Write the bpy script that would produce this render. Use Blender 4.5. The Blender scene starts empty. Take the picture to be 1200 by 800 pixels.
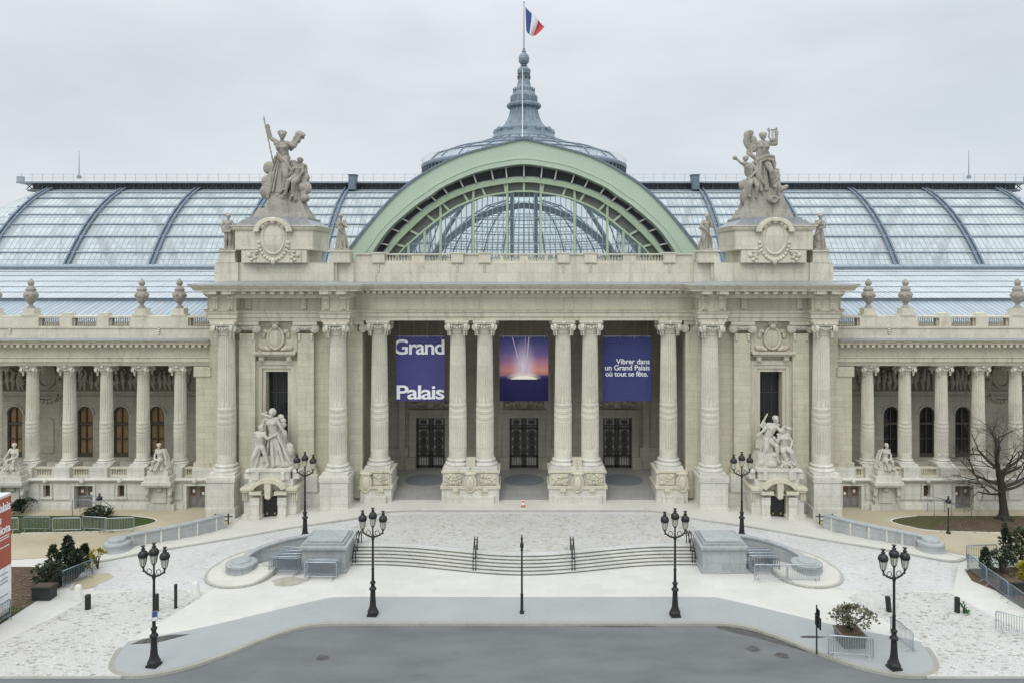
import bpy, bmesh, math, random
from math import pi, sin, cos, radians as rad, hypot
from mathutils import Vector, Matrix, Quaternion, noise

S = bpy.context.scene
COL = S.collection

# ------------------------------------------------------------------ camera
cam_d = bpy.data.cameras.new('camera')
cam = bpy.data.objects.new('camera', cam_d)
COL.objects.link(cam)
cam.location = (0, 0, 20)
cam.rotation_euler = (rad(90), 0, 0)
cam_d.sensor_width = 36
cam_d.lens = 26.1
cam_d.shift_x = -14 / 1200
cam_d.shift_y = -87 / 1200
cam_d.clip_end = 3000
S.camera = cam

# ------------------------------------------------------------------ overcast daylight
SUN_EL, SUN_AZ = rad(52), rad(200)
W = bpy.data.worlds.new('World')
S.world = W
W.use_nodes = True
wn, wl = W.node_tree.nodes, W.node_tree.links
bg = wn['Background']
sky = wn.new('ShaderNodeTexSky')
sky.sky_type = 'NISHITA'
sky.sun_disc = False
sky.sun_elevation = SUN_EL
sky.sun_rotation = SUN_AZ
tc = wn.new('ShaderNodeTexCoord')
sep = wn.new('ShaderNodeSeparateXYZ')
wl.new(tc.outputs['Generated'], sep.inputs[0])
mp = wn.new('ShaderNodeMapping')
mp.inputs['Scale'].default_value = (1.3, 1.3, 3.2)
wl.new(tc.outputs['Generated'], mp.inputs[0])
nz = wn.new('ShaderNodeTexNoise')
nz.inputs['Scale'].default_value = 2.0
nz.inputs['Detail'].default_value = 5
nz.inputs['Roughness'].default_value = .52
wl.new(mp.outputs[0], nz.inputs['Vector'])
cr = wn.new('ShaderNodeValToRGB')                       # the cloud deck: thin and thick places
cr.color_ramp.elements[0].position = .36
cr.color_ramp.elements[0].color = (.615, .665, .71, 1)
cr.color_ramp.elements[1].position = .66
cr.color_ramp.elements[1].color = (.735, .765, .790, 1)
wl.new(nz.outputs['Fac'], cr.inputs[0])
mr = wn.new('ShaderNodeMapRange')                       # an overcast sky is brighter overhead
mr.inputs['From Min'].default_value = .28
mr.inputs['From Max'].default_value = .95
mr.inputs['To Min'].default_value = 7.6
mr.inputs['To Max'].default_value = 18.5
wl.new(sep.outputs['Z'], mr.inputs[0])
cl = wn.new('ShaderNodeVectorMath')
cl.operation = 'SCALE'
wl.new(cr.outputs[0], cl.inputs[0])
wl.new(mr.outputs[0], cl.inputs['Scale'])
mx = wn.new('ShaderNodeMix')
mx.data_type = 'RGBA'
mx.inputs[0].default_value = .93
wl.new(sky.outputs[0], mx.inputs[6])
wl.new(cl.outputs[0], mx.inputs[7])
wl.new(mx.outputs[2], bg.inputs['Color'])
bg.inputs['Strength'].default_value = .1

sd = bpy.data.lights.new('sun', 'SUN')
sd.energy = .8
sd.angle = rad(35)
sd.color = (1, .96, .9)
sun = bpy.data.objects.new('sun', sd)
COL.objects.link(sun)
dv = Vector((sin(SUN_AZ) * cos(SUN_EL), cos(SUN_AZ) * cos(SUN_EL), sin(SUN_EL)))
sun.rotation_euler = dv.to_track_quat('Z', 'Y').to_euler()
S.view_settings.view_transform = 'Standard'
S.view_settings.look = 'None'
S.view_settings.exposure = 0.5
S.view_settings.gamma = 1
S.view_settings.use_curve_mapping = False
S.cycles.max_bounces = 8
S.cycles.transparent_max_bounces = 24
S.cycles.caustics_reflective = False
S.cycles.caustics_refractive = False

# ------------------------------------------------------------------ materials
def srgb(r, g, b):
    f = lambda c: (c / 255 / 12.92) if c / 255 <= .04045 else ((c / 255 + .055) / 1.055) ** 2.4
    return (f(r), f(g), f(b))

class NT:
    def __init__(s, name):
        s.m = bpy.data.materials.new(name)
        s.m.use_nodes = True
        s.t = s.m.node_tree
        s.n, s.l = s.t.nodes, s.t.links
        s.b = s.n['Principled BSDF']
        s.out = s.n['Material Output']
    def new(s, kind, **kw):
        n = s.n.new('ShaderNode' + kind)
        for k, v in kw.items():
            setattr(n, k, v)
        return n
    def pos(s, scale=(1, 1, 1), local=False):
        if local:
            g = s.new('TexCoord').outputs['Object']
        else:
            g = s.new('NewGeometry').outputs['Position']
        m = s.new('Mapping')
        m.inputs['Scale'].default_value = scale
        s.l.new(g, m.inputs[0])
        return m.outputs[0]
    def noise(s, scale, detail=4, stretch=(1, 1, 1), rough=.55, local=False):
        n = s.new('TexNoise')
        n.inputs['Scale'].default_value = scale
        n.inputs['Detail'].default_value = detail
        n.inputs['Roughness'].default_value = rough
        s.l.new(s.pos(stretch, local), n.inputs['Vector'])
        return n.outputs['Fac']
    def ramp(s, fac, *stops):
        r = s.new('ValToRGB')
        e = r.color_ramp.elements
        while len(e) < len(stops):
            e.new(.5)
        for i, (p, c) in enumerate(stops):
            e[i].position = p
            e[i].color = (c, c, c, 1) if not isinstance(c, (tuple, list)) else (*c[:3], 1)
        s.l.new(fac, r.inputs[0])
        return r.outputs[0]
    def math(s, op, a, b=None):
        m = s.new('Math', operation=op)
        for i, x in enumerate((a, b)):
            if x is None:
                continue
            if isinstance(x, (int, float)):
                m.inputs[i].default_value = x
            else:
                s.l.new(x, m.inputs[i])
        return m.outputs[0]
    def mix(s, fac, a, b, blend='MIX'):
        m = s.new('Mix', data_type='RGBA', blend_type=blend)
        for i, x in ((0, fac), (6, a), (7, b)):
            if isinstance(x, (int, float)):
                m.inputs[i].default_value = x
            elif isinstance(x, (tuple, list)):
                m.inputs[i].default_value = (*x[:3], 1)
            else:
                s.l.new(x, m.inputs[i])
        return m.outputs[2]
    def bump(s, h, strength=.3, dist=.02):
        b = s.new('Bump')
        b.inputs['Strength'].default_value = strength
        b.inputs['Distance'].default_value = dist
        s.l.new(h, b.inputs['Height'])
        s.l.new(b.outputs[0], s.b.inputs['Normal'])
    def color(s, c):
        if isinstance(c, (tuple, list)):
            s.b.inputs['Base Color'].default_value = (*c[:3], 1)
        else:
            s.l.new(c, s.b.inputs['Base Color'])
    def set(s, rough=.8, metal=0, spec=.3):
        s.b.inputs['Roughness'].default_value = rough
        s.b.inputs['Metallic'].default_value = metal
        s.b.inputs['Specular IOR Level'].default_value = spec

def mul(c, k):
    return tuple(min(.95, x * k) for x in c)

def stone(name, c, var=.14, joints=None, streak=.25, dirt=None, bump=.35, jd=.83, moss=0):
    """limestone: mottled, with run-off streaks and, if asked, ashlar joints"""
    t = NT(name)
    a = t.noise(.55, 6)
    col = t.mix(t.ramp(a, (.3, 0.), (.7, 1.)), mul(c, 1 - var), mul(c, 1 + var))
    b = t.noise(7, 4)
    col = t.mix(.55, col, t.mix(t.ramp(b, (.35, 0.), (.65, 1.)), mul(c, .86), mul(c, 1.1)))
    if streak:
        st = t.noise(1.0, 5, (2.6, 2.6, .22), .6)
        col = t.mix(t.math('MULTIPLY', t.ramp(st, (.5, 0.), (.72, 1.)), streak), col, dirt or mul(c, .5))
    if moss:
        ms = t.noise(.8, 6, (1.5, 1.5, .8), .65)
        col = t.mix(t.math('MULTIPLY', t.ramp(ms, (.55, 0.), (.75, 1.)), moss), col, (.17, .15, .08))
    h = t.math('ADD', t.math('MULTIPLY', a, .6), t.math('MULTIPLY', b, .4))
    if joints:
        sp = t.new('SeparateXYZ')
        t.l.new(t.new('NewGeometry').outputs['Position'], sp.inputs[0])
        cb = t.new('CombineXYZ')
        t.l.new(t.math('ADD', sp.outputs['X'], sp.outputs['Y']), cb.inputs[0])
        t.l.new(sp.outputs['Z'], cb.inputs[1])
        bk = t.new('TexBrick')
        bk.inputs['Scale'].default_value = 1
        bk.inputs['Brick Width'].default_value = joints[0]
        bk.inputs['Row Height'].default_value = joints[1]
        bk.inputs['Mortar Size'].default_value = joints[2] if len(joints) > 2 else .02
        bk.inputs['Mortar Smooth'].default_value = .3
        bk.inputs['Color1'].default_value = (.94, .94, .935, 1)
        bk.inputs['Color2'].default_value = (1.05, 1.05, 1.04, 1)
        bk.inputs['Mortar'].default_value = (jd, jd, jd * .97, 1)
        t.l.new(cb.outputs[0], bk.inputs['Vector'])
        col = t.mix(1., col, bk.outputs['Color'], 'MULTIPLY')
        h = t.math('SUBTRACT', h, t.math('MULTIPLY', bk.outputs['Fac'], 1.2))
    t.color(col)
    t.bump(h, bump, .03)
    t.set(.88, 0, .2)
    return t.m

def plain(name, c, rough=.6, metal=0, var=.12, scale=3., spec=.4, bump=0., local=False):
    t = NT(name)
    a = t.noise(scale, 4, local=local)
    t.color(t.mix(t.ramp(a, (.3, 0.), (.7, 1.)), mul(c, 1 - var), mul(c, 1 + var)))
    if bump:
        t.bump(a, bump, .02)
    t.set(rough, metal, spec)
    return t.m

MAT = {}
STONE = (.555, .53, .415)
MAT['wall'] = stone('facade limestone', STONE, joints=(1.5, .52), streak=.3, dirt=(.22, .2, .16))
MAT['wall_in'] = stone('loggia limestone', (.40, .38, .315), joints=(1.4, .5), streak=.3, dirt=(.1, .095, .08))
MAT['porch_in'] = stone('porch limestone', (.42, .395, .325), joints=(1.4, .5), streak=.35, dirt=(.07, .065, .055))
MAT['trim'] = stone('moulded limestone', (.58, .545, .435), streak=.45, dirt=(.2, .185, .15))
MAT['frieze'] = stone('frieze limestone', (.54, .51, .405), joints=(2.3, 3.), streak=.3, dirt=(.24, .22, .18))
MAT['column'] = stone('column limestone', (.625, .60, .515), streak=.2, dirt=(.33, .31, .27), joints=(9., 1.7, .012), jd=.85)
MAT['plinth'] = stone('pale plinth stone', (.62, .605, .55), var=.17, joints=(1.7, .62), streak=.45, dirt=(.34, .32, .27))
MAT['attic'] = stone('attic limestone', (.65, .62, .52), joints=(1.9, .75, .014), streak=.3, dirt=(.27, .24, .18), moss=.35, jd=.8)
MAT['lower'] = stone('basement limestone', (.55, .54, .48), var=.18, joints=(1.6, .56), streak=.5, dirt=(.24, .23, .19))
MAT['statue'] = stone('weathered statue stone', (.37, .345, .295), var=.28, streak=.6, dirt=(.14, .13, .11), bump=.5)
MAT['marble'] = stone('clean statue stone', (.53, .505, .445), var=.18, streak=.35, dirt=(.27, .24, .2), bump=.4)
MAT['granite'] = stone('blue grey granite', (.37, .39, .395), var=.16, streak=.4, dirt=(.2, .21, .21), joints=(1.45, .62), jd=.8, bump=.25)
MAT['kerb'] = stone('kerb granite', (.40, .39, .35), var=.2, streak=0, joints=(1.1, 50., .02), jd=.8)
MAT['zinc'] = plain('zinc flashing', (.34, .355, .365), .5, .3, .15)
MAT['steel'] = plain('blue grey roof steel', (.165, .205, .25), .55, .2, .15)
MAT['steel_pale'] = plain('pale roof steel', (.27, .32, .37), .5, .2, .15)
MAT['spire'] = plain('grey blue spire metal', (.20, .25, .29), .6, .2, .22, 1.2)
MAT['dark_steel'] = plain('dark gallery steel', (.13, .155, .175), .6, .2, .2)
MAT['green'] = stone('pale green painted iron', (.465, .56, .45), var=.06, streak=.12, dirt=(.38, .47, .35), bump=.06)
MAT['green_dark'] = plain('mid green painted iron', (.40, .50, .35), .55, 0, .08)
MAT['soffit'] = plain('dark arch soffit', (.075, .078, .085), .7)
MAT['black_iron'] = plain('black cast iron', (.030, .031, .032), .45, .3, .25, 6)
MAT['door_iron'] = plain('wrought iron door', (.06, .057, .05), .5, .3, .2, 5)
MAT['oak'] = plain('brown oak', (.16, .095, .055), .55, 0, .25, 4)
MAT['grey_wood'] = plain('grey door panel', (.20, .195, .18), .6, 0, .15, 4)
MAT['blind'] = plain('ochre blind', (.27, .175, .09), .8, 0, .2, 2)
MAT['bronze'] = plain('bronze window frame', (.09, .08, .065), .5, .3, .2)
MAT['galv'] = plain('galvanised steel', (.45, .49, .52), .38, .7, .14, 8)
MAT['galv_dull'] = plain('dull galvanised steel', (.26, .31, .35), .45, .6, .2, 8)
MAT['white_line'] = plain('white print', (.8, .8, .8), .6)
MAT['concrete'] = stone('white concrete', (.66, .65, .61), streak=.15)
MAT['rubber'] = plain('black bollard paint', (.018, .02, .02), .5)
MAT['door_glass'] = plain('dusty door glass', (.55, .53, .47), .25)
MAT['brass'] = plain('brass', (.45, .32, .12), .35, .9)

def glassy(name, c, rough=.06):
    t = NT(name)
    t.color(c)
    t.set(rough, 0, .6)
    return t.m
MAT['dark_glass'] = glassy('dark window glass', (.018, .02, .022))
MAT['lantern_glass'] = glassy('milky lantern glass', (.62, .60, .50), .15)

def roof_glass(name, c, axis, pitch, clear, rows=None, bar=.16, frost=.35):
    """overlapping glass sheets between thin glazing bars; part of the light goes through"""
    t = NT(name)
    sp = t.new('SeparateXYZ')
    t.l.new(t.new('NewGeometry').outputs['Position'], sp.inputs[0])
    if axis == 'A':                              # radial bars about the dome's axis
        at = t.math('ARCTAN2', t.math('SUBTRACT', sp.outputs['Y'], 98.8), sp.outputs['X'])
        co = t.math('MULTIPLY', at, 1 / pitch)
    elif axis == 'P':
        at = t.math('ARCTAN2', t.math('SUBTRACT', sp.outputs['Y'], 119.), sp.outputs['X'])
        co = t.math('MULTIPLY', at, 1 / pitch)
    else:
        co = t.math('MULTIPLY', sp.outputs[axis], 1 / pitch)
    fr = t.math('FRACT', co)
    barm = t.math('LESS_THAN', fr, bar)
    if rows:
        rr = t.math('FRACT', t.math('MULTIPLY', sp.outputs['Z'], 1 / rows))
        barm = t.math('MAXIMUM', barm, t.math('LESS_THAN', rr, .07))
    wn_ = t.new('TexWhiteNoise', noise_dimensions='2D')
    cb = t.new('CombineXYZ')
    t.l.new(t.math('FLOOR', co), cb.inputs[0])
    t.l.new(t.math('FLOOR', t.math('MULTIPLY', sp.outputs['Z'], .8)), cb.inputs[1])
    t.l.new(cb.outputs[0], wn_.inputs[0])
    pan = t.mix(wn_.outputs[0], mul(c, .82), mul(c, 1.14))
    big = t.noise(.16, 4)
    pan = t.mix(t.ramp(big, (.35, 0.), (.65, 1.)), pan, t.mix(.6, pan, mul(c, 1.12)))
    t.color(t.mix(barm, pan, (.22, .27, .31)))
    t.set(.22, 0, .6)
    tr = t.new('BsdfTransparent')
    tr.inputs[0].default_value = (.9, .96, .97, 1)
    ms = t.new('MixShader')
    k = t.math('MULTIPLY', t.math('SUBTRACT', 1., barm), clear)
    t.l.new(k, ms.inputs[0])
    tl = t.new('BsdfTranslucent')                # frosted sheets pass daylight on to the inside
    tl.inputs[0].default_value = (*mul(c, 1.), 1)
    m2 = t.new('MixShader')
    t.l.new(t.math('MULTIPLY', t.math('SUBTRACT', 1., barm), frost), m2.inputs[0])
    t.l.new(t.b.outputs[0], m2.inputs[1])
    t.l.new(tl.outputs[0], m2.inputs[2])
    t.l.new(m2.outputs[0], ms.inputs[1])
    t.l.new(tr.outputs[0], ms.inputs[2])
    t.l.new(ms.outputs[0], t.out.inputs[0])
    return t.m
MAT['vault_glass'] = roof_glass('vault glazing', (.80, .86, .86), 'X', .62, .40, 1.3, .13)
MAT['barrel_glass'] = roof_glass('short barrel glazing', (.70, .80, .83), 'Y', .7, .55, 1.4)
MAT['dome_glass'] = roof_glass('dome glazing', (.66, .75, .79), 'A', .05, .3)
MAT['apse_glass'] = roof_glass('apse glazing', (.80, .88, .9), 'P', .075, .45, 1.3, .1, .7)
MAT['gable_glass'] = roof_glass('gable glazing', (.36, .40, .41), 'X', .515, .86, None, .1)

def seamed(name, c, pitch, light=.35):
    """standing seam sheet, seams up the slope"""
    t = NT(name)
    sp = t.new('SeparateXYZ')
    t.l.new(t.new('NewGeometry').outputs['Position'], sp.inputs[0])
    co = t.math('MULTIPLY', sp.outputs['X'], 1 / pitch)
    fr = t.math('FRACT', co)
    seam = t.math('LESS_THAN', fr, .22)
    wn_ = t.new('TexWhiteNoise', noise_dimensions='1D')
    t.l.new(t.math('FLOOR', co), wn_.inputs['W'])
    base = t.mix(wn_.outputs[0], mul(c, .88), mul(c, 1.1))
    n = t.noise(.5, 5)
    base = t.mix(t.ramp(n, (.35, 0.), (.7, 1.)), base, t.mix(.5, base, mul(c, 1.25)))
    t.color(t.mix(seam, base, mul(c, .55)))
    t.bump(fr, .4, .05)
    t.set(.38, .1, .5)
    return t.m
MAT['low_roof'] = seamed('pale seamed roof', (.52, .56, .58), .5)
MAT['low_roof_blue'] = seamed('blue seamed roof', (.33, .385, .43), .5)

# ground materials
def paving(name, c, sz=(1.2, .6), var=.07, stain=.25, jd=.9):
    t = NT(name)
    a = t.noise(.28, 6)
    b = t.noise(4., 5)
    col = t.mix(t.ramp(a, (.3, 0.), (.7, 1.)), mul(c, 1 - var), mul(c, 1 + var * .6))
    col = t.mix(.4, col, t.mix(b, mul(c, .86), mul(c, 1.08)))
    st = t.noise(.6, 7, (1, 1, 1), .65)
    col = t.mix(t.math('MULTIPLY', t.ramp(st, (.58, 0.), (.75, 1.)), stain), col, mul(c, .62))
    bk = t.new('TexBrick')
    bk.inputs['Scale'].default_value = 1
    bk.inputs['Brick Width'].default_value = sz[0]
    bk.inputs['Row Height'].default_value = sz[1]
    bk.inputs['Mortar Size'].default_value = .015
    bk.inputs['Color1'].default_value = (.96, .96, .96, 1)
    bk.inputs['Color2'].default_value = (1.03, 1.03, 1.02, 1)
    bk.inputs['Mortar'].default_value = (jd, jd, jd, 1)
    t.l.new(t.pos(), bk.inputs['Vector'])
    t.color(t.mix(1., col, bk.outputs['Color'], 'MULTIPLY'))
    t.bump(b, .15, .01)
    t.set(.85, 0, .2)
    return t.m

def cobbles(name, c, dark, amount, w=.2, h=.13):
    """small setts under a dusting of pale sand, with bare dark setts showing through"""
    t = NT(name)
    bk = t.new('TexBrick')
    bk.inputs['Scale'].default_value = 1
    bk.inputs['Brick Width'].default_value = w
    bk.inputs['Row Height'].default_value = h
    bk.inputs['Mortar Size'].default_value = .018
    bk.inputs['Color1'].default_value = (*mul(c, .86), 1)
    bk.inputs['Color2'].default_value = (*mul(c, 1.08), 1)
    bk.inputs['Mortar'].default_value = (*mul(c, .78), 1)
    ds = t.new('TexNoise')
    ds.inputs['Scale'].default_value = 1.7
    t.l.new(t.pos(), ds.inputs['Vector'])
    vm = t.new('VectorMath', operation='SCALE')
    t.l.new(ds.outputs['Color'], vm.inputs[0])
    vm.inputs['Scale'].default_value = .35
    va = t.new('VectorMath', operation='ADD')
    t.l.new(t.pos(), va.inputs[0])
    t.l.new(vm.outputs[0], va.inputs[1])
    t.l.new(va.outputs[0], bk.inputs['Vector'])
    vo = t.new('TexVoronoi')
    vo.inputs['Scale'].default_value = 4.2
    vo.inputs['Randomness'].default_value = 1.
    t.l.new(t.pos((1, 1.9, 1)), vo.inputs['Vector'])
    sv = t.new('SeparateColor')
    t.l.new(vo.outputs['Color'], sv.inputs[0])
    region = t.ramp(t.noise(.5, 4), (.38, .25), (.62, 1.))
    bare = t.math('LESS_THAN', sv.outputs[0], t.math('MULTIPLY', region, amount))
    fine = t.ramp(t.noise(5, 3), (.40, 0.), (.55, 1.))
    k = t.math('MULTIPLY', t.math('MULTIPLY', bare, fine), .8)
    big = t.noise(.35, 5)
    col = t.mix(t.ramp(big, (.3, 0.), (.7, 1.)), bk.outputs['Color'], t.mix(.5, bk.outputs['Color'], mul(c, 1.12)))
    t.color(t.mix(k, col, t.mix(sv.outputs[1], dark, mul(dark, 2.2))))
    t.bump(bk.outputs['Fac'], -.35, .015)
    t.set(.85, 0, .2)
    return t.m

MAT['forecourt'] = paving('white forecourt paving', (.575, .565, .525), (1.4, .7), .09, .25, .95)
MAT['pavement'] = paving('pale pavement', (.57, .555, .505), (1.6, .8), .06, .2)
MAT['porch_floor'] = paving('grey porch floor', (.30, .295, .28), (1.1, 1.1), .1, .3, .75)
MAT['mosaic_disc'] = paving('blue grey floor disc', (.17, .185, .2), (.25, .25), .1, .3)
MAT['cobble'] = cobbles('sanded setts', (.50, .495, .475), (.25, .225, .19), .8)
MAT['cobble_dark'] = cobbles('worn setts', (.51, .505, .48), (.17, .155, .135), .32)
MAT['cobble_pale'] = cobbles('pale setts', (.535, .535, .52), (.26, .25, .23), .14)
MAT['apron'] = paving('grey asphalt pavement', (.355, .37, .372), (30, 30), .12, .3)

def asphalt():
    t = NT('road asphalt')
    a = t.noise(.22, 6, (1, 2.6, 1))
    b = t.noise(30, 3)
    c = (.142, .15, .151)
    col = t.mix(t.ramp(a, (.32, 0.), (.66, 1.)), mul(c, .72), mul(c, 1.2))
    col = t.mix(.35, col, t.mix(b, mul(c, .7), mul(c, 1.25)))
    s_ = t.noise(.7, 7, (1, 2, 1), .7)
    col = t.mix(t.math('MULTIPLY', t.ramp(s_, (.6, 0.), (.72, 1.)), .35), col, mul(c, .6))
    p = t.noise(1.7, 4)
    col = t.mix(t.math('MULTIPLY', t.ramp(p, (.68, 0.), (.76, 1.)), .3), col, mul(c, 1.6))
    t.color(col)
    t.bump(b, .3, .01)
    t.set(.75, 0, .35)
    return t.m
MAT['road'] = asphalt()
MAT['patch'] = plain('dark asphalt patch', (.075, .073, .068), .7, 0, .35, 3)
MAT['mud'] = plain('wet sand stain', (.36, .34, .28), .7, 0, .2, 2)

def gravel():
    t = NT('sand gravel')
    a = t.noise(.3, 6)
    b = t.noise(14, 4)
    c = (.42, .365, .255)
    col = t.mix(t.ramp(a, (.35, 0.), (.65, 1.)), mul(c, .86), (.50, .455, .345))
    col = t.mix(.35, col, t.mix(b, mul(c, .75), mul(c, 1.2)))
    t.color(col)
    t.bump(b, .25, .01)
    t.set(.95, 0, .1)
    return t.m
MAT['gravel'] = gravel()

def lawn(name, c1, c2):
    t = NT(name)
    a = t.noise(.45, 6)
    b = t.noise(9, 5)
    col = t.mix(t.ramp(a, (.35, 0.), (.65, 1.)), c1, c2)
    t.color(t.mix(.45, col, t.mix(b, mul(c1, .5), mul(c2, 1.3))))
    t.bump(b, .7, .04)
    t.set(.95, 0, .1)
    return t.m
MAT['lawn'] = lawn('winter lawn', (.045, .07, .022), (.075, .095, .032))
MAT['lawn_dry'] = lawn('thin winter lawn', (.07, .075, .03), (.10, .095, .05))
MAT['soil'] = lawn('bare garden soil', (.085, .062, .045), (.13, .095, .065))
MAT['bark'] = stone('dark bark', (.045, .038, .032), streak=.3, dirt=(.02, .018, .015), bump=.8)
MAT['twig'] = plain('dark twigs', (.055, .046, .04), .9)
def leaf(name, c):
    t = NT(name)
    oi = t.new('NewGeometry')
    t.color(t.mix(oi.outputs['Random Per Island'], mul(c, .55), mul(c, 1.5)))
    t.set(.55, 0, .3)
    return t.m
MAT['leaf_dark'] = leaf('dark evergreen leaf', (.034, .05, .03))
MAT['leaf_mid'] = leaf('olive leaf', (.05, .062, .026))
MAT['leaf_yellow'] = leaf('yellow leaf', (.30, .27, .03))
MAT['leaf_dry'] = leaf('bronze green leaf', (.14, .135, .085))
MAT['planter'] = plain('dark planter', (.03, .035, .035), .6)

# ------------------------------------------------------------------ mesh builder
class MB:
    def __init__(s, sx=1):
        s.v, s.f, s.s, s.sx = [], [], [], sx
    def add(s, vs, fs, smooth=False):
        o = len(s.v)
        s.v += [tuple(p) for p in vs]
        s.f += [tuple(i + o for i in q) for q in fs]
        s.s += [smooth] * len(fs)
    def box(s, x0, x1, y0, y1, z0, z1):
        s.add([(x, y, z) for z in (z0, z1) for y in (y0, y1) for x in (x0, x1)],
              [(0, 2, 3, 1), (4, 5, 7, 6), (0, 1, 5, 4), (2, 6, 7, 3), (0, 4, 6, 2), (1, 3, 7, 5)])
        return s
    def cbox(s, c, d, m=None):
        """box of size d at c, turned by the 3x3 matrix m"""
        pts = [Vector((x * d[0] / 2, y * d[1] / 2, z * d[2] / 2)) for z in (-1, 1) for y in (-1, 1) for x in (-1, 1)]
        if m is not None:
            pts = [m @ p for p in pts]
        s.add([p + Vector(c) for p in pts],
              [(0, 2, 3, 1), (4, 5, 7, 6), (0, 1, 5, 4), (2, 6, 7, 3), (0, 4, 6, 2), (1, 3, 7, 5)])
        return s
    def prism(s, pts, a0, a1, axis='y'):
        """a flat outline pushed along one axis"""
        n = len(pts)
        mk = {'y': lambda p, a: (p[0], a, p[1]), 'z': lambda p, a: (p[0], p[1], a), 'x': lambda p, a: (a, p[0], p[1])}[axis]
        s.add([mk(p, a0) for p in pts] + [mk(p, a1) for p in pts],
              [tuple(range(n)), tuple(range(2 * n - 1, n - 1, -1))] + [(i, i + n, (i + 1) % n + n, (i + 1) % n) for i in range(n)])
        return s
    def strip(s, ca, cb, y0, y1):
        """solid band between two XZ curves of equal length, y0..y1"""
        n = len(ca)
        vs = [(p[0], y0, p[1]) for p in ca] + [(p[0], y0, p[1]) for p in cb] + [(p[0], y1, p[1]) for p in ca] + [(p[0], y1, p[1]) for p in cb]
        fs = []
        for i in range(n - 1):
            fs += [(i, i + 1, n + i + 1, n + i), (2 * n + i, 3 * n + i, 3 * n + i + 1, 2 * n + i + 1),
                   (i, 2 * n + i, 2 * n + i + 1, i + 1), (n + i, n + i + 1, 3 * n + i + 1, 3 * n + i)]
        fs += [(0, n, 3 * n, 2 * n), (n - 1, 3 * n - 1, 4 * n - 1, 2 * n - 1)]
        s.add(vs, fs)
        return s
    def lathe(s, c, prof, n=16, mod=None, smooth=True, caps=True, a0=0., a1=2 * pi):
        full = abs(a1 - a0) > 2 * pi - 1e-6
        m = n if full else n + 1
        vs, fs = [], []
        for r, z in prof:
            for i in range(m):
                a = a0 + (a1 - a0) * i / n
                k = mod(i, n, z) if mod else 1
                vs.append((c[0] + r * k * cos(a), c[1] + r * k * sin(a), c[2] + z))
        for j in range(len(prof) - 1):
            for i in range(n):
                i2 = (i + 1) % m
                fs.append((j * m + i, j * m + i2, (j + 1) * m + i2, (j + 1) * m + i))
        s.add(vs, fs, smooth)
        if caps and full:
            s.add(vs[:m], [tuple(range(m - 1, -1, -1))])
            s.add(vs[-m:], [tuple(range(m))])
        return s
    def tube(s, path, r, n=6, smooth=True):
        P = [Vector(p) for p in path]
        R = r if isinstance(r, (list, tuple)) else [r] * len(P)
        vs, fs = [], []
        up = None
        for i, p in enumerate(P):
            d = (P[min(i + 1, len(P) - 1)] - P[max(i - 1, 0)])
            d = d.normalized() if d.length > 1e-9 else Vector((0, 0, 1))
            if up is None:
                up = Vector((0, 0, 1)) if abs(d.z) < .9 else Vector((1, 0, 0))
            x = d.cross(up)
            if x.length < 1e-6:
                x = d.cross(Vector((0, 1, 0)))
            x.normalize()
            y = x.cross(d).normalized()
            up = y
            for k in range(n):
                a = 2 * pi * k / n
                vs.append(p + (x * cos(a) + y * sin(a)) * R[i])
        for j in range(len(P) - 1):
            for k in range(n):
                k2 = (k + 1) % n
                fs.append((j * n + k, (j + 1) * n + k, (j + 1) * n + k2, j * n + k2))
        s.add(vs, fs, smooth)
        s.add(vs[:n], [tuple(range(n))])
        s.add(vs[-n:], [tuple(range(n - 1, -1, -1))])
        return s
    def ell(s, c, r, n=12, rot=None, smooth=True):
        if isinstance(r, (int, float)):
            r = (r, r, r)
        m = max(4, n // 2)
        vs = []
        for j in range(m + 1):
            t = -pi / 2 + pi * j / m
            for i in range(n):
                a = 2 * pi * i / n
                p = Vector((r[0] * cos(t) * cos(a), r[1] * cos(t) * sin(a), r[2] * sin(t)))
                if rot is not None:
                    p = rot @ p
                vs.append(p + Vector(c))
        fs = [(j * n + i, j * n + (i + 1) % n, (j + 1) * n + (i + 1) % n, (j + 1) * n + i) for j in range(m) for i in range(n)]
        s.add(vs, fs, smooth)
        return s
    def cap(s, a, b, r1, r2, n=8):
        """a limb: tapered tube with round ends"""
        a, b = Vector(a), Vector(b)
        d = b - a
        if d.length < 1e-6:
            return s.ell(a, r1, n)
        u = d.normalized()
        path = [a - u * r1 * .95, a - u * r1 * .7, a, a + d * .5, b, b + u * r2 * .7, b + u * r2 * .95]
        s.tube(path, [r1 * .3, r1 * .72, r1, (r1 + r2) / 2, r2, r2 * .72, r2 * .3], n)
        return s
    def ring(s, c, R, r, rx=None, n=20, m=6, axis='y'):
        """a torus; rx makes it an ellipse"""
        rx = rx or R
        pts = []
        vs, fs = [], []
        for i in range(n):
            a = 2 * pi * i / n
            for k in range(m):
                b = 2 * pi * k / m
                u, v, w = (rx + r * cos(b)) * cos(a), (R + r * cos(b)) * sin(a), r * sin(b)
                p = {'y': (u, w, v), 'z': (u, v, w), 'x': (w, u, v)}[axis]
                vs.append((c[0] + p[0], c[1] + p[1], c[2] + p[2]))
        for i in range(n):
            for k in range(m):
                fs.append((i * m + k, i * m + (k + 1) % m, (i + 1) % n * m + (k + 1) % m, (i + 1) % n * m + k))
        s.add(vs, fs, True)
        return s
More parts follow.
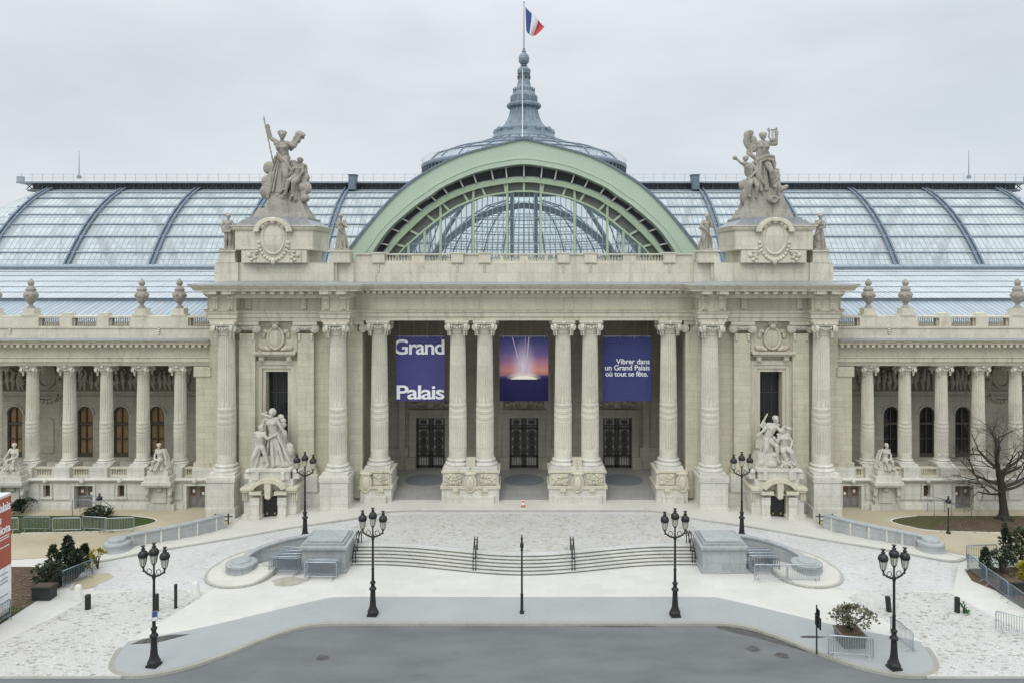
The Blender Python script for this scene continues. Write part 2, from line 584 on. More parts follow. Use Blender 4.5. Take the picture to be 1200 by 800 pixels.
    def sweep(s, path, prof, closed=True):
        """moulding: closed (out, z) outline carried along a plan line, mitred; out is to the right of travel"""
        n, m = len(path), len(prof)
        vs = []
        for i in range(n):
            p = Vector(path[i])
            ns = []
            if i > 0:
                d = (p - Vector(path[i - 1])).normalized()
                ns.append(Vector((d.y, -d.x)))
            if i < n - 1:
                d = (Vector(path[i + 1]) - p).normalized()
                ns.append(Vector((d.y, -d.x)))
            q = ns[0] if len(ns) == 1 else (ns[0] + ns[1]) / max(.2, 1 + ns[0].dot(ns[1]))
            for o, z in prof:
                vs.append((p.x + q.x * o, p.y + q.y * o, z))
        fs = [(i * m + k, (i + 1) * m + k, (i + 1) * m + (k + 1) % m, i * m + (k + 1) % m) for i in range(n - 1) for k in range(m)]
        fs += [tuple(range(m)), tuple((n - 1) * m + k for k in range(m - 1, -1, -1))]
        s.add(vs, fs)
        return s
    def mesh(s, name):
        me = bpy.data.meshes.new(name)
        v = s.v if s.sx == 1 else [(-p[0], p[1], p[2]) for p in s.v]
        f = s.f if s.sx == 1 else [q[::-1] for q in s.f]
        me.from_pydata(v, [], f)
        me.polygons.foreach_set('use_smooth', s.s)
        me.validate()
        me.update()
        return me
    def build(s, name, mat, parent=None, **tags):
        o = bpy.data.objects.new(name, s.mesh(name))
        COL.objects.link(o)
        m = MAT[mat] if isinstance(mat, str) else mat
        o.data.materials.append(m)
        if parent is not None:
            attach(o, parent)
        tag(o, **tags)
        return o

def world_of(o):
    m = Matrix.LocRotScale(o.location, o.rotation_euler, o.scale)
    return m if o.parent is None else world_of(o.parent) @ o.matrix_parent_inverse @ m

def attach(o, parent):
    """keep world-space geometry in place under a parent"""
    o.parent = parent
    o.matrix_parent_inverse = world_of(parent).inverted()

def tag(o, label=None, cat=None, group=None, kind=None):
    if label: o['label'] = label
    if cat: o['category'] = cat
    if group: o['group'] = group
    if kind: o['kind'] = kind
    return o

def empty(name, loc, rz=0., label=None, cat=None, group=None):
    o = bpy.data.objects.new(name, None)
    COL.objects.link(o)
    o.location = loc
    o.rotation_euler = (0, 0, rz)
    o.empty_display_size = .3
    return tag(o, label, cat, group)

def copy_tree(o, parent=None):
    """a thing with its parts and their sub-parts, meshes shared"""
    c = o.copy()
    COL.objects.link(c)
    if parent is not None:
        c.parent = parent
    for ch in list(o.children):
        copy_tree(ch, c)
    return c

def local(mb, name, mat, parent):
    """a part whose mesh is written in its parent's own space"""
    o = mb.build(name, mat)
    o.parent = parent
    return o

def smooth01(x):
    x = max(0., min(1., x))
    return x * x * (3 - 2 * x)

PLATEAU = .8
def ramp_z(x, y):
    """height of the carriage ramp that climbs from both ends to the porch"""
    a = abs(x)
    f = 1 - smooth01((a - 12.5) / 12.5)
    g = smooth01((y - 46.5) / 5)
    k = smooth01((a - 14.2) / 3)
    return PLATEAU * f * (1 - k + k * g)
# ------------------------------------------------------------------ ground, roads, pavements
def mirror(poly):
    """left half outline (x<=0) from the centre line outwards and back -> full outline"""
    return list(poly) + [(-x, y) for x, y in reversed(poly) if x != 0]

def sheet(name, poly, mat, z=0., h=None, skirt=0., step=1., kind='structure', label=None, cat=None):
    from mathutils.geometry import tessellate_polygon
    bm = bmesh.new()
    vs = [bm.verts.new((x, y, 0)) for x, y in poly]
    for tri in tessellate_polygon([[Vector((x, y, 0)) for x, y in poly]]):
        try:
            bm.faces.new([vs[i] for i in tri])
        except ValueError:
            pass
    if h:
        xs = [p[0] for p in poly]; ys = [p[1] for p in poly]
        for lo, hi, no in ((min(xs), max(xs), (1, 0, 0)), (min(ys), max(ys), (0, 1, 0))):
            c = math.ceil(lo / step) * step
            while c < hi:
                bmesh.ops.bisect_plane(bm, geom=bm.verts[:] + bm.edges[:] + bm.faces[:], plane_co=Vector(no) * c, plane_no=no)
                c += step
    for v in bm.verts:
        v.co.z = (h(v.co.x, v.co.y) if h else 0) + z
    bmesh.ops.recalc_face_normals(bm, faces=bm.faces[:])
    for f in bm.faces:
        if f.normal.z < 0:
            f.normal_flip()
        f.smooth = bool(h)
    if skirt:
        ed = [e for e in bm.edges if e.is_boundary]
        r = bmesh.ops.extrude_edge_only(bm, edges=ed)
        for g in r['geom']:
            if isinstance(g, bmesh.types.BMVert):
                g.co.z -= skirt
        for g in r['geom']:
            if isinstance(g, bmesh.types.BMFace):
                g.smooth = False
    me = bpy.data.meshes.new(name)
    bm.to_mesh(me)
    bm.free()
    o = bpy.data.objects.new(name, me)
    COL.objects.link(o)
    me.materials.append(MAT[mat])
    return tag(o, label, cat, kind=kind)

def curve(pts, n=6):
    """Catmull-Rom through plan points"""
    out = []
    P = [Vector((*p, 0)) for p in pts]
    for i in range(len(P) - 1):
        p0, p1, p2, p3 = P[max(i - 1, 0)], P[i], P[i + 1], P[min(i + 2, len(P) - 1)]
        for k in range(n):
            t = k / n
            q = .5 * ((2 * p1) + (p2 - p0) * t + (2 * p0 - 5 * p1 + 4 * p2 - p3) * t * t + (3 * p1 - p0 - 3 * p2 + p3) * t ** 3)
            out.append((q.x, q.y))
    out.append((P[-1].x, P[-1].y))
    return out

KERB = curve([(-10.3, 41.93), (-11.6, 41.82), (-12.84, 41.3), (-14.1, 40.2), (-15.2, 38.95), (-16.7, 37.55), (-18.2, 36.72), (-19.6, 36.6), (-20.5, 37.15), (-20.95, 38.2), (-21.2, 39.6)], 5)
sheet('ground', [(-400, -120), (400, -120), (400, 700), (-400, 700)], 'gravel', -.3)
sheet('road', [(-300, -60), (300, -60), (300, 43), (-300, 43)], 'road', -.12)
front = [(0, 41.93)] + KERB[:36] + [(-19.75, 36.34), (-75, 36.33), (-75, 62.3)]
sheet('forecourt', mirror(front), 'forecourt', 0., skirt=.3)
apron = [(0, 41.98)] + [(x, y + .05) for x, y in KERB] + curve([(-21.2, 39.7), (-20.2, 40.2), (-17.73, 41.35), (-14.63, 43.28), (-12.3, 44.7), (-11.0, 45.08), (-6, 45.1), (0, 45.08)], 4)
sheet('apron_pavement', mirror(apron), 'apron', .006)
# granite kerb stones along the road edge
for sx in (1, -1):
    kb = MB(sx)
    kb.sweep([(0, 41.93)] + KERB[:-2], [(.02, -.25), (.02, .012), (-.24, .012), (-.24, -.25)])
    kb.build('kerb', 'kerb', kind='structure')
drive = [(-19.9, 36.36), (-27.6, 36.36), (-28.0, 39.5), (-26.9, 42.5), (-26.2, 45.6), (-21.3, 46.2), (-19.6, 45.0), (-20.3, 42.6), (-21.3, 39.9), (-21.05, 38.2), (-20.5, 37.05), (-20.0, 36.6)]
sheet('setts_drive', drive, 'cobble_dark', .004)
sheet('setts_drive', [(-x, y) for x, y in drive], 'cobble_dark', .004)
for s_ in (1, -1):
    sheet('side_pavement', [(s_ * x, y) for x, y in ((-27.9, 36.7), (-27.2, 38.2), (-28.2, 39.9), (-45, 40.0), (-45, 36.45), (-28.5, 36.45))], 'apron', .06, skirt=.1)

# ramp and porch plateau
def step_y(x):
    return 48.2 + 1.66 * smooth01(abs(x) / 10)
WALL_ARC = [(-14.8 - 3.8 * sin(a), 48.9 + 2.65 * cos(a)) for a in [pi / 2 * i / 10 for i in range(11)]]
OUT_WALL = curve([(-29.25, 52.3), (-28.3, 53.05), (-26.8, 53.85), (-24.8, 55.0), (-22.9, 56.6)], 4)
top_edge = [(-x, step_y(x) + 1.55) for x in [0, 1, 2, 3, 4, 5, 6, 7, 8, 9, 10, 11.7]]
ramp = top_edge + [(-11.7, 51.3), (-14.7, 51.4)] + WALL_ARC + [(-17.6, 46.4), (-21.5, 46.0), (-26.6, 46.0), (-29.0, 49.6), (-30.2, 51.2)] + OUT_WALL + [(-22.9, 61.8), (0, 61.8)]
sheet('carriage_ramp', mirror(ramp), 'cobble_pale', .012, ramp_z, .35)
worn = [(0, step_y(0) + 1.9)] + [(-x, step_y(x) + 1.9) for x in (2, 4, 6, 8, 10, 11.5)] + [(-13.2, 53.6), (-12.4, 55.6), (-10.6, 57.6), (0, 57.9)]
sheet('worn_setts', mirror(worn), 'cobble', .02, ramp_z)
OUTK = curve([(-30.2, 50.9), (-29.4, 50.45), (-28.4, 50.6), (-26.2, 52.1), (-23.1, 53.6), (-18.0, 55.2), (-14.2, 56.1), (-11.8, 57.3), (-10.2, 58.3), (-6, 58.4), (0, 58.4)], 5)
sheet('raised_pavement', mirror([(0, 61.7), (-22.85, 61.7), (-22.85, 56.7)] + OUT_WALL[::-1] + OUTK), 'pavement', .09, ramp_z, .1)
for sx in (1, -1):
    kb = MB(sx)
    for (x0, y0), (x1, y1) in zip(OUTK[:-1], OUTK[1:]):
        d = Vector((x1 - x0, y1 - y0)); L = d.length; d /= L
        nn = Vector((d.y, -d.x)) * .12
        a, b = ramp_z(x0, y0) + .098, ramp_z(x1, y1) + .098
        p = [(x0 + nn.x, y0 + nn.y), (x1 + nn.x, y1 + nn.y), (x1 - nn.x, y1 - nn.y), (x0 - nn.x, y0 - nn.y)]
        zz = [a, b, b, a]
        kb.add([(q[0], q[1], z - .25) for q, z in zip(p, zz)] + [(q[0], q[1], z) for q, z in zip(p, zz)],
               [(4, 5, 6, 7), (0, 4, 7, 3), (0, 1, 5, 4), (1, 2, 6, 5), (2, 3, 7, 6)])
    kb.build('kerb', 'kerb', kind='structure')
ISL = curve([(-14.9, 52.05), (-17.0, 52.0), (-18.8, 51.4), (-20.1, 50.2), (-20.6, 48.5), (-20.1, 47.1), (-18.9, 46.35), (-17.5, 46.5), (-16.6, 47.4), (-16.3, 48.6)], 4)
for s_ in (1, -1):
    isl = ISL + [(-17.4, 49.2), (-18.3, 49.4), (-18.0, 50.6), (-16.8, 51.25), (-14.9, 51.5)]
    sheet('island_pavement', [(s_ * x, y) for x, y in isl], 'pavement', .1, ramp_z, .1, .5)
    kb = MB(s_ and -s_)
    kb.sx = s_
    for (x0, y0), (x1, y1) in zip(ISL[:-1], ISL[1:]):
        d = Vector((x1 - x0, y1 - y0)); d.normalize()
        nn = Vector((d.y, -d.x)) * .1
        a, b = ramp_z(x0, y0) + .108, ramp_z(x1, y1) + .108
        p = [(x0 + nn.x, y0 + nn.y), (x1 + nn.x, y1 + nn.y), (x1 - nn.x, y1 - nn.y), (x0 - nn.x, y0 - nn.y)]
        zz = [a, b, b, a]
        kb.add([(q[0], q[1], z - .3) for q, z in zip(p, zz)] + [(q[0], q[1], z) for q, z in zip(p, zz)],
               [(4, 5, 6, 7), (0, 4, 7, 3), (0, 1, 5, 4), (1, 2, 6, 5), (2, 3, 7, 6)])
    kb.build('kerb', 'kerb', kind='structure')

# sand paths, lawns and beds beside the ramp
for s_ in (1, -1):
    grav = [(-22.95, 62), (-22.95, 56.8)] + [(x - .15, y + .2) for x, y in OUT_WALL[::-1]] + [(-30.6, 51.6), (-36, 50.6), (-74, 50.4), (-74, 62)]
    sheet('sand_path', [(s_ * x, y) for x, y in grav], 'gravel', .02)
    lw = curve([(-31.6, 59.75), (-29.6, 59.1), (-28.9, 58.3), (-29.7, 57.2), (-31.4, 56.3), (-37.8, 55.8)], 4) + [(-74, 55.6), (-74, 59.8)]
    sheet('lawn', [(s_ * x, y) for x, y in lw], 'lawn' if s_ > 0 else 'lawn_dry', .03)
    kb = MB(s_)
    kb.sweep(lw[:21], [(.06, -.05), (.06, .06), (-.06, .06), (-.06, -.05)])
    kb.build('lawn_edging', 'plinth', kind='structure')
    bed = [(-29.35, 41.6), (-29.2, 46.0), (-28.6, 47.4), (-29.2, 49.2), (-33, 49.6), (-60, 49.4), (-60, 40.2), (-30.2, 40.2)]
    sheet('garden_bed', [(s_ * x, y) for x, y in bed], 'soil', .02)
    lw2 = [(-29.4, 41.6), (-29.35, 43.6), (-32, 44.1), (-60, 44.4), (-60, 40.3), (-30.2, 40.3)]
    sheet('lawn', [(s_ * x, y) for x, y in lw2], 'lawn', .03)
# stains and patches that lie on the ground
def blot(name, cx, cy, rx, ry, mat, z, seed):
    rn = random.Random(seed)
    ph = [rn.uniform(0, 6.3) for _ in range(3)]
    pts = [(cx + rx * cos(a) * (1 + .14 * sin(3 * a + ph[0]) + .1 * sin(5 * a + ph[1])), cy + ry * sin(a) * (1 + .14 * sin(2 * a + ph[2]))) for a in [2 * pi * i / 28 for i in range(28)]]
    sheet(name, pts, mat, z)
blot('mud_stain', -15.0, 47.3, 1.1, .65, 'mud', .009, 1)
blot('sand_stain', -27.6, 47.3, 1.0, 1.3, 'gravel', .022, 2)
sheet('asphalt_patch', [(11.0, 41.88), (12.2, 41.6), (13.4, 40.75), (14.6, 39.55), (15.3, 38.85), (15.0, 38.75), (13.9, 39.5), (12.7, 40.3), (11.6, 40.9), (10.7, 41.5)], 'patch', -.115)
sheet('asphalt_patch', [(2.2, 41.85), (7.4, 41.88), (7.4, 41.62), (5.5, 41.52), (3.6, 41.66), (2.2, 41.7)], 'patch', -.114)
for mx, my in ((-10.4, 38.3),):
    blot('drain_cover', mx, my, .32, .3, 'patch', -.116, 3)
blot('asphalt_patch', 12.1, 39.2, .35, .3, 'patch', -.115, 5)
blot('asphalt_patch', 13.4, 38.5, .35, .3, 'patch', -.115, 6)
blot('asphalt_patch', 15.6, 40.2, .7, .12, 'patch', .012, 7)
sheet('asphalt_patch', [(-20.9, 39.4), (-19.6, 39.55), (-18.2, 40.5), (-19.2, 40.45), (-20.5, 39.95)], 'patch', .012)
blot('bare_soil', 37.2, 57.6, 5.2, 1.6, 'soil', .036, 9)

# ------------------------------------------------------------------ the exhibition palace
B = empty('exhibition_palace', (0, 61, 0))
tag(B, 'long pale stone palace with columned porch, green arched gable, glass vaults and a spire', 'palace')
def P(mb, name, mat, parent=None, label=None):
    return mb.build(name, mat, parent or B, label=label)

def make_column(H, r, hb, hc):
    """fluted shaft with a carved band, moulded base and Ionic capital; foot at z = 0"""
    base = MB()
    base.box(-r * 1.42, r * 1.42, -r * 1.42, r * 1.42, 0, hb * .3)
    base.lathe((0, 0, 0), [(r * 1.38, hb * .3), (r * 1.42, hb * .42), (r * 1.38, hb * .55), (r * 1.2, hb * .6), (r * 1.14, hb * .7), (r * 1.24, hb * .78), (r * 1.24, hb * .88), (r * 1.08, hb * .95), (r * 1.02, hb)], 32)
    sh = MB()
    z0, z1 = hb, H - hc * .8
    L = z1 - z0
    prof = []
    rt = lambda u: r * (1 - .16 * u ** 1.5)
    for u in (0, .012, .03):
        prof.append((rt(u) * (1.04 - u), z0 + u * L))
    us = [.05, .08, .1, .2, .288] + [.29 + .006 * i for i in range(24)] + [.44, .46, .5, .6, .7, .8, .9, .97, 1.]
    for u in us:
        prof.append((rt(u), z0 + u * L))
    def mod(i, n, z):
        u = (z - z0) / L
        q = i % 5
        if u < .05:
            return 1
        if .288 <= u < .43:
            row = int((u - .29) / .012 + .01)
            band = row % 4
            if band == 3:
                return 1.045
            return 1.03 - (.09 if (q in (1, 2)) and band == 1 else 0) - (.045 if q == 4 else 0)
        if .43 <= u < .5:
            return 1 - (.085 if q in (2, 3) and (i // 5) % 2 == 0 else 0)
        return 1 - (.085, .0, .07, .115, .11)[q] if u > .05 else 1
    sh.lathe((0, 0, 0), prof, 120, mod, smooth=False)
    cp = MB()
    zt = H
    a = r * 1.3
    cp.box(-a, a, -a, a, zt - hc * .13, zt)
    cp.box(-a * .93, a * .93, -a * .93, a * .93, zt - hc * .24, zt - hc * .13)
    cp.lathe((0, 0, 0), [(rt(1) * 1.02, zt - hc * .82), (rt(1) * 1.1, zt - hc * .74), (rt(1) * 1.06, zt - hc * .66), (rt(1) * 1.28, zt - hc * .5), (rt(1) * 1.36, zt - hc * .36), (rt(1) * 1.2, zt - hc * .24)], 24,
             lambda i, n, z: 1 + (.06 if i % 2 else -.03) if -.6 < (z - zt) / hc < -.3 else 1)
    rv = hc * .25
    for k in range(4):
        m = Matrix.Rotation(pi / 2 * k, 3, 'Z')
        for sgn in (-1, 1):
            c = Vector((sgn * r * .98, -r * .98, zt - hc * .40))
            for rr, dep in ((1., .10), (.70, .02), (.45, .12), (.2, .16)):
                n = 16
                vs = []
                for yy in (r * .2, -r * dep * 1.3):
                    for i in range(n):
                        t = 2 * pi * i / n
                        vs.append(m @ (c + Vector((rv * rr * cos(t), yy, rv * rr * sin(t)))))
                cp.add(vs, [tuple(range(n)), tuple(range(2 * n - 1, n - 1, -1))] + [(i, i + n, (i + 1) % n + n, (i + 1) % n) for i in range(n)])
            # little garland falling from the volute
            for i in range(3):
                cp.ell(m @ Vector((sgn * r * (.85 - .03 * i), -r * 1.02, zt - hc * (.66 + .12 * i))), r * (.17 - .03 * i), 6)
        for i in range(-2, 3):
            cp.ell(m @ Vector((i * r * .3, -r * 1.2, zt - hc * (.36 + .05 * (2 - abs(i))))), r * .14, 6)
        cp.ell(m @ Vector((0, -r * 1.36, zt - hc * .12)), (r * .26, r * .16, hc * .13), 8)
    return base, sh, cp

def column_master(H, r, hb, hc, x, y, z):
    b, s_, c = make_column(H, r, hb, hc)
    o = s_.build('column', 'column')
    o.location = (x, y, z)
    attach(o, B)
    local(b, 'column_base', 'plinth', o)
    local(c, 'capital', 'column', o)
    return o

def column_copy(m, x, y, z):
    o = copy_tree(m)
    o.location = (x, y, z)
    return o

CZ0, CZ1 = 3.4, 15.6
mast = None
for x, y in ((-24.02, 60.0), (-15.03, 60.0), (-12.02, 61.8), (-5.5, 61.8), (-3.25, 61.8), (3.25, 61.8), (5.5, 61.8), (12.02, 61.8), (15.03, 60.0), (24.02, 60.0)):
    if mast is None:
        mast = column_master(CZ1 - CZ0, .73, .85, 1.3, x, y, CZ0)
    else:
        column_copy(mast, x, y, CZ0)
WCX = [29.05, 32.2, 35.3, 38.42, 41.55, 44.7]
wm = None
for s_ in (-1, 1):
    for x in WCX:
        if wm is None:
            wm = column_master(8.38, .535, .5, .9, s_ * x, 62.8, 3.4)
        else:
            column_copy(wm, s_ * x, 62.8, 3.4)

def half_prof(z0, z1, d, back=-.6):
    return [(back, z0), (d, z0), (d, z1), (back, z1)]

for sx in (-1, 1):
    N = lambda: MB(sx)
    XA = 20.3
    # --- pylon walls: round the tall window
    w = N()
    ww, wb, wt = .93, 3.5, 11.45
    w.box(14.3, XA - ww, 61.0, 69.5, -.4, 15.6)
    w.box(XA + ww, 25.15, 61.0, 69.5, -.4, 15.6)
    w.box(XA - ww, XA + ww, 61.0, 69.5, wt, 15.6)
    w.box(XA - ww, XA + ww, 61.0, 69.5, -.4, wb)
    w.box(13.75, 14.3, 61.35, 69.5, .3, 15.6)
    w.box(25.15, 26.2, 61.9, 70.5, -.4, 15.6)
    P(w, 'wall', 'wall')
    # --- rusticated plinths under columns and pilasters
    p = N()
    for a, b, y in ((22.95, 25.05, 58.75), (13.95, 16.15, 58.75)):
        p.box(a, b, y, 61.0, -.5, 3.0)
        p.box(a - .08, b + .08, y - .08, 61.0, 3.0, 3.4)
        p.box(a - .1, b + .1, y - .1, 61.0, -.5, .95)
    p.box(16.15, 22.95, 60.35, 61.0, -.5, 3.05)
    p.box(16.15, 22.95, 60.2, 61.0, -.5, 1.75)
    for c in (22.86, 17.78):
        p.box(c - 1.05, c + 1.05, 60.1, 61.0, 1.8, 3.2)
    p.box(25.05, 26.3, 61.7, 66, -.5, 3.2)
    P(p, 'plinth', 'plinth')
    # --- pilasters with bases and capitals
    for c in (22.55, 17.78):
        q = N()
        q.box(c - .66, c + .66, 60.45, 61.0, 3.9, 14.6)
        q.box(c - .95, c + .95, 60.28, 61.0, 3.2, 3.55)
        q.box(c - .84, c + .84, 60.34, 61.0, 3.55, 3.9)
        o = P(q, 'pilaster', 'wall')
        k = N()
        k.box(c - .98, c + .98, 60.2, 61.0, 15.3, 15.6)
        k.box(c - .8, c + .8, 60.35, 61.0, 14.85, 15.3)
        for s2 in (-1, 1):
            for rr, yy in ((.36, 60.3), (.24, 60.22), (.11, 60.15)):
                n = 16
                k.prism([(c + s2 * .76 + rr * cos(2 * pi * i / n), 15.0 + rr * sin(2 * pi * i / n)) for i in range(n)], yy, 60.9)
            for i in range(3):
                k.ell((c + s2 * .5, 60.4, 14.5 - i * .2), (.17 - .03 * i, .1, .14), 6)
        for i in range(-2, 3):
            k.ell((c + i * .2, 60.28, 15.08 - .04 * (2 - abs(i))), .12, 6)
        P(k, 'capital', 'column', o)
    # anta beside the porch
    q = N()
    q.box(13.35, 14.5, 61.3, 62.4, 3.4, 14.7)
    q.box(13.2, 14.6, 61.15, 62.5, 1.0, 3.4)
    o = P(q, 'pilaster', 'wall')
    k = N()
    k.box(13.2, 14.6, 61.2, 62.5, 15.25, 15.6)
    for xx in (13.3, 14.3):
        for rr, yy in ((.34, 61.22), (.2, 61.14)):
            k.prism([(xx + rr * cos(2 * pi * i / 16), 14.95 + rr * sin(2 * pi * i / 16)) for i in range(16)], yy, 62.0)
    P(k, 'capital', 'column', o)
    # --- window in the pylon: stepped surround, shelf on consoles, carved panel above
    f = N()
    for d, y, t in ((0., 60.98, .28), (.28, 60.86, .3), (.58, 60.76, .34)):
        x0, x1 = XA - ww - d + .02, XA + ww + d - .02
        f.box(x0 - t, x0, y, 61.6 if d == 0 else 61.0, wb, wt + d)
        f.box(x1, x1 + t, y, 61.6 if d == 0 else 61.0, wb, wt + d)
        f.box(x0 - t, x1 + t, y, 61.6 if d == 0 else 61.0, wt + d, wt + d + t)
    f.box(XA - 1.75, XA + 1.75, 60.2, 61.0, 12.95, 13.12)
    f.box(XA - 1.6, XA + 1.6, 60.4, 61.0, 12.78, 12.95)
    for s2 in (-1, 1):
        f.box(XA + s2 * 1.12 - .2, XA + s2 * 1.12 + .2, 60.5, 61.0, 12.35, 12.78)
        f.ell((XA + s2 * 1.12, 60.5, 12.5), (.17, .14, .2), 8)
        # strings of carved blocks either side
        for i in range(22):
            f.box(XA + s2 * 1.98 - .13, XA + s2 * 1.98 + .13, 60.9, 61.0, 6.6 + i * .2, 6.72 + i * .2)
    wf = P(f, 'window_surround', 'trim')
    g = N()
    g.box(XA - ww, XA + ww, 61.9, 61.95, wb, wt)
    P(g, 'pane', 'dark_glass', wf)
    g = N()
    for zz in (5.6, 7.6, 9.6):
        g.box(XA - ww, XA + ww, 61.84, 61.9, zz - .03, zz + .03)
    for xx in (-.3, .3):
        g.box(XA + xx - .025, XA + xx + .025, 61.84, 61.9, wb, wt)
    P(g, 'glazing_bars', 'bronze', wf)
    r = N()
    r.box(XA - 1.5, XA + 1.5, 60.85, 61.0, 13.12, 15.15)
    r.box(XA - 1.75, XA - 1.5, 60.7, 61.0, 13.12, 15.5)
    r.box(XA + 1.5, XA + 1.75, 60.7, 61.0, 13.12, 15.5)
    r.box(XA - 1.5, XA + 1.5, 60.75, 61.0, 15.15, 15.5)
    pn = P(r, 'relief_panel', 'trim')
    r = N()
    r.ell((XA, 60.75, 14.2), (.62, .25, .85), 16)
    r.ring((XA, 60.65, 14.2), .88, .11, .64, 24)
    r.ell((XA, 60.55, 15.2), (.3, .25, .28), 10)
    r.box(XA - .4, XA + .4, 60.4, 60.9, 15.35, 15.55)
    for s2 in (-1, 1):
        r.ell((XA + s2 * .85, 60.75, 14.75), (.3, .15, .2), 8)
        r.ell((XA + s2 * 1.0, 60.78, 14.45), (.2, .12, .3), 8)
        r.ell((XA + s2 * .95, 60.78, 13.4), (.5, .15, .22), 8)
        r.ell((XA + s2 * .6, 60.72, 13.3), (.25, .15, .15), 8)
    P(r, 'cartouche', 'trim', pn)
    # --- entablature round the pylon
    path = [(0, 61.1), (13.95, 61.1), (13.95, 59.2), (16.15, 59.2), (16.15, 60.15), (22.95, 60.15), (22.95, 59.2), (25.1, 59.2), (25.1, 61.6), (26.3, 61.6), (26.3, 70)]
    e = N()
    e.sweep(path, [(-1.2, 15.6), (0, 15.6), (0, 15.92), (.08, 15.92), (.08, 16.28), (.16, 16.28), (.2, 16.45), (.26, 16.5), (-1.2, 16.5)])
    P(e, 'architrave', 'trim')
    e = N()
    e.sweep(path, [(-1.2, 16.5), (-.02, 16.5), (-.02, 17.5), (-1.2, 17.5)])
    P(e, 'frieze', 'frieze')
    e = N()
    cpath = [(0, 61.1), (13.95, 61.1), (13.95, 59.25), (16.1, 59.25), (16.3, 59.5), (22.7, 59.5), (22.95, 59.25), (25.1, 59.25), (25.1, 61.6), (26.3, 61.6), (26.3, 70)]
    e.sweep(cpath, [(-1.2, 17.5), (.06, 17.5), (.12, 17.62), (.2, 17.7), (.2, 17.82), (.22, 18.05), (.85, 18.08), (.85, 18.24), (.95, 18.3), (1.02, 18.42), (1.14, 18.5), (1.14, 18.56), (-1.2, 18.8)])
    # dentils under the corona, set one by one along each run
    for (ax, ay), (bx, by), stp in (((.18, 61.1), (13.2, 61.1), .5), ((16.6, 59.5), (22.5, 59.5), .76), ((14.1, 59.25), (16.0, 59.25), .62), ((23.0, 59.25), (25.2, 59.25), .7)):
        L = bx - ax
        n = int(L / stp)
        for i in range(n + 1):
            x = ax + stp * i + (L - n * stp) / 2
            dw = .14 if stp < .6 else .17
            e.box(x - dw, x + dw, ay - .72, ay - .2, 17.84, 18.07)
    cor = P(e, 'cornice', 'trim')
    for x, y in ((14.4, 59.25), (15.75, 59.25), (17.8, 60.15), (22.3, 60.15), (23.4, 59.25), (24.6, 59.25)):
        e = N()
        e.box(x - .26, x + .26, y - .3, y, 17.42, 17.72)
        e.box(x - .2, x + .2, y - .18, y + .05, 16.62, 17.42)
        for i in range(3):
            e.ell((x, y - .18, 17.25 - i * .22), (.17 - .03 * i, .1, .12), 6)
        e.box(x - .36, x + .36, y - .85, y - .3, 17.83, 18.06)
        P(e, 'bracket', 'trim', cor)
    e = N()
    e.sweep(cpath, [(-1.1, 18.802), (1.1, 18.565), (1.16, 18.565), (1.16, 18.60), (-1.1, 18.87)])
    P(e, 'cornice_flashing', 'zinc', cor)
    # --- attic
    a = N()
    a.box(0, 14.0, 61.3, 63.0, 18.7, 20.35)
    a.box(14.0, 15.3, 61.0, 63.5, 18.7, 20.35)
    a.box(15.3, 25.2, 60.7, 66.0, 18.7, 20.35)
    a.box(23.3, 25.2, 60.45, 63.0, 18.7, 20.35)
    a.box(15.5, 17.0, 60.45, 63.0, 18.7, 20.35)
    P(a, 'attic', 'attic')
    # statue pedestals on the attic and the low coping
    for c, y0, hw in ((24.2, 60.45, .68), (15.05, 60.5, .85)):
        a = N()
        a.box(c - hw, c + hw, y0 - .02, y0 + 1.6, 20.35, 20.62)
        a.box(c - hw + .05, c + hw - .05, y0 + .05, y0 + 1.5, 20.62, 21.25)
        a.box(c - hw - .05, c + hw + .05, y0 - .06, y0 + 1.65, 21.25, 21.38)
        P(a, 'attic_pedestal', 'attic')
    # --- balustrade above the porch
    a = N()
    for c in (3.25, 5.5, 12.0):
        a.box(c - .5, c + .5, 61.15, 62.2, 20.35, 21.1)
        a.box(c - .55, c + .55, 61.1, 62.25, 21.1, 21.22)
        for i in range(9):
            a.ell((c, 61.24, 20.5 - i * .11), (.1 - .005 * i, .06, .06), 6)
    a.box(0, 14.0, 61.35, 61.95, 20.35, 20.52)
    a.box(0, 14.0, 61.35, 61.95, 21.0, 21.12)
    a.box(3.75, 5.0, 61.45, 61.9, 20.52, 21.0)
    a.box(8.2, 9.3, 61.42, 61.9, 20.52, 21.0)
    a.box(0, .35, 61.42, 61.9, 20.52, 21.0)
    a.box(1.7, 1.95, 61.42, 61.9, 20.52, 21.0)
    a.box(12.5, 13.9, 61.45, 61.9, 20.52, 21.0)
    for x0, x1 in ((.35, 1.7), (1.95, 2.75), (6.0, 8.2), (9.3, 11.5)):
        n = max(2, round((x1 - x0) / .24))
        for i in range(n):
            x = x0 + (i + .5) * (x1 - x0) / n
            a.lathe((x, 61.65, 20.52), [(.07, 0), (.09, .1), (.095, .2), (.05, .34), (.05, .42), (.08, .48)], 8, caps=False)
    P(a, 'balustrade', 'attic')
    # --- great pedestal of the roof group
    a = N()
    c = 20.3
    a.box(c - 2.65, c + 2.65, 60.3, 65, 20.35, 21.35)
    a.box(c - 2.2, c + 2.2, 60.15, 65, 20.35, 21.35)
    a.box(c - 3.2, c + 3.2, 60.4, 65.5, 21.35, 21.42)
    a.box(c - 3.15, c + 3.15, 60.25, 65.4, 21.42, 23.0)
    arch = lambda R, k=0: [(c + R * cos(pi - pi * i / 20), 22.85 + (R * .78) * sin(pi * i / 20)) for i in range(21)]
    pr = [(-.5, 23.0), (.12, 23.0), (.2, 23.14), (.2, 23.2), (.3, 23.3), (.3, 23.38), (-.5, 23.38)]
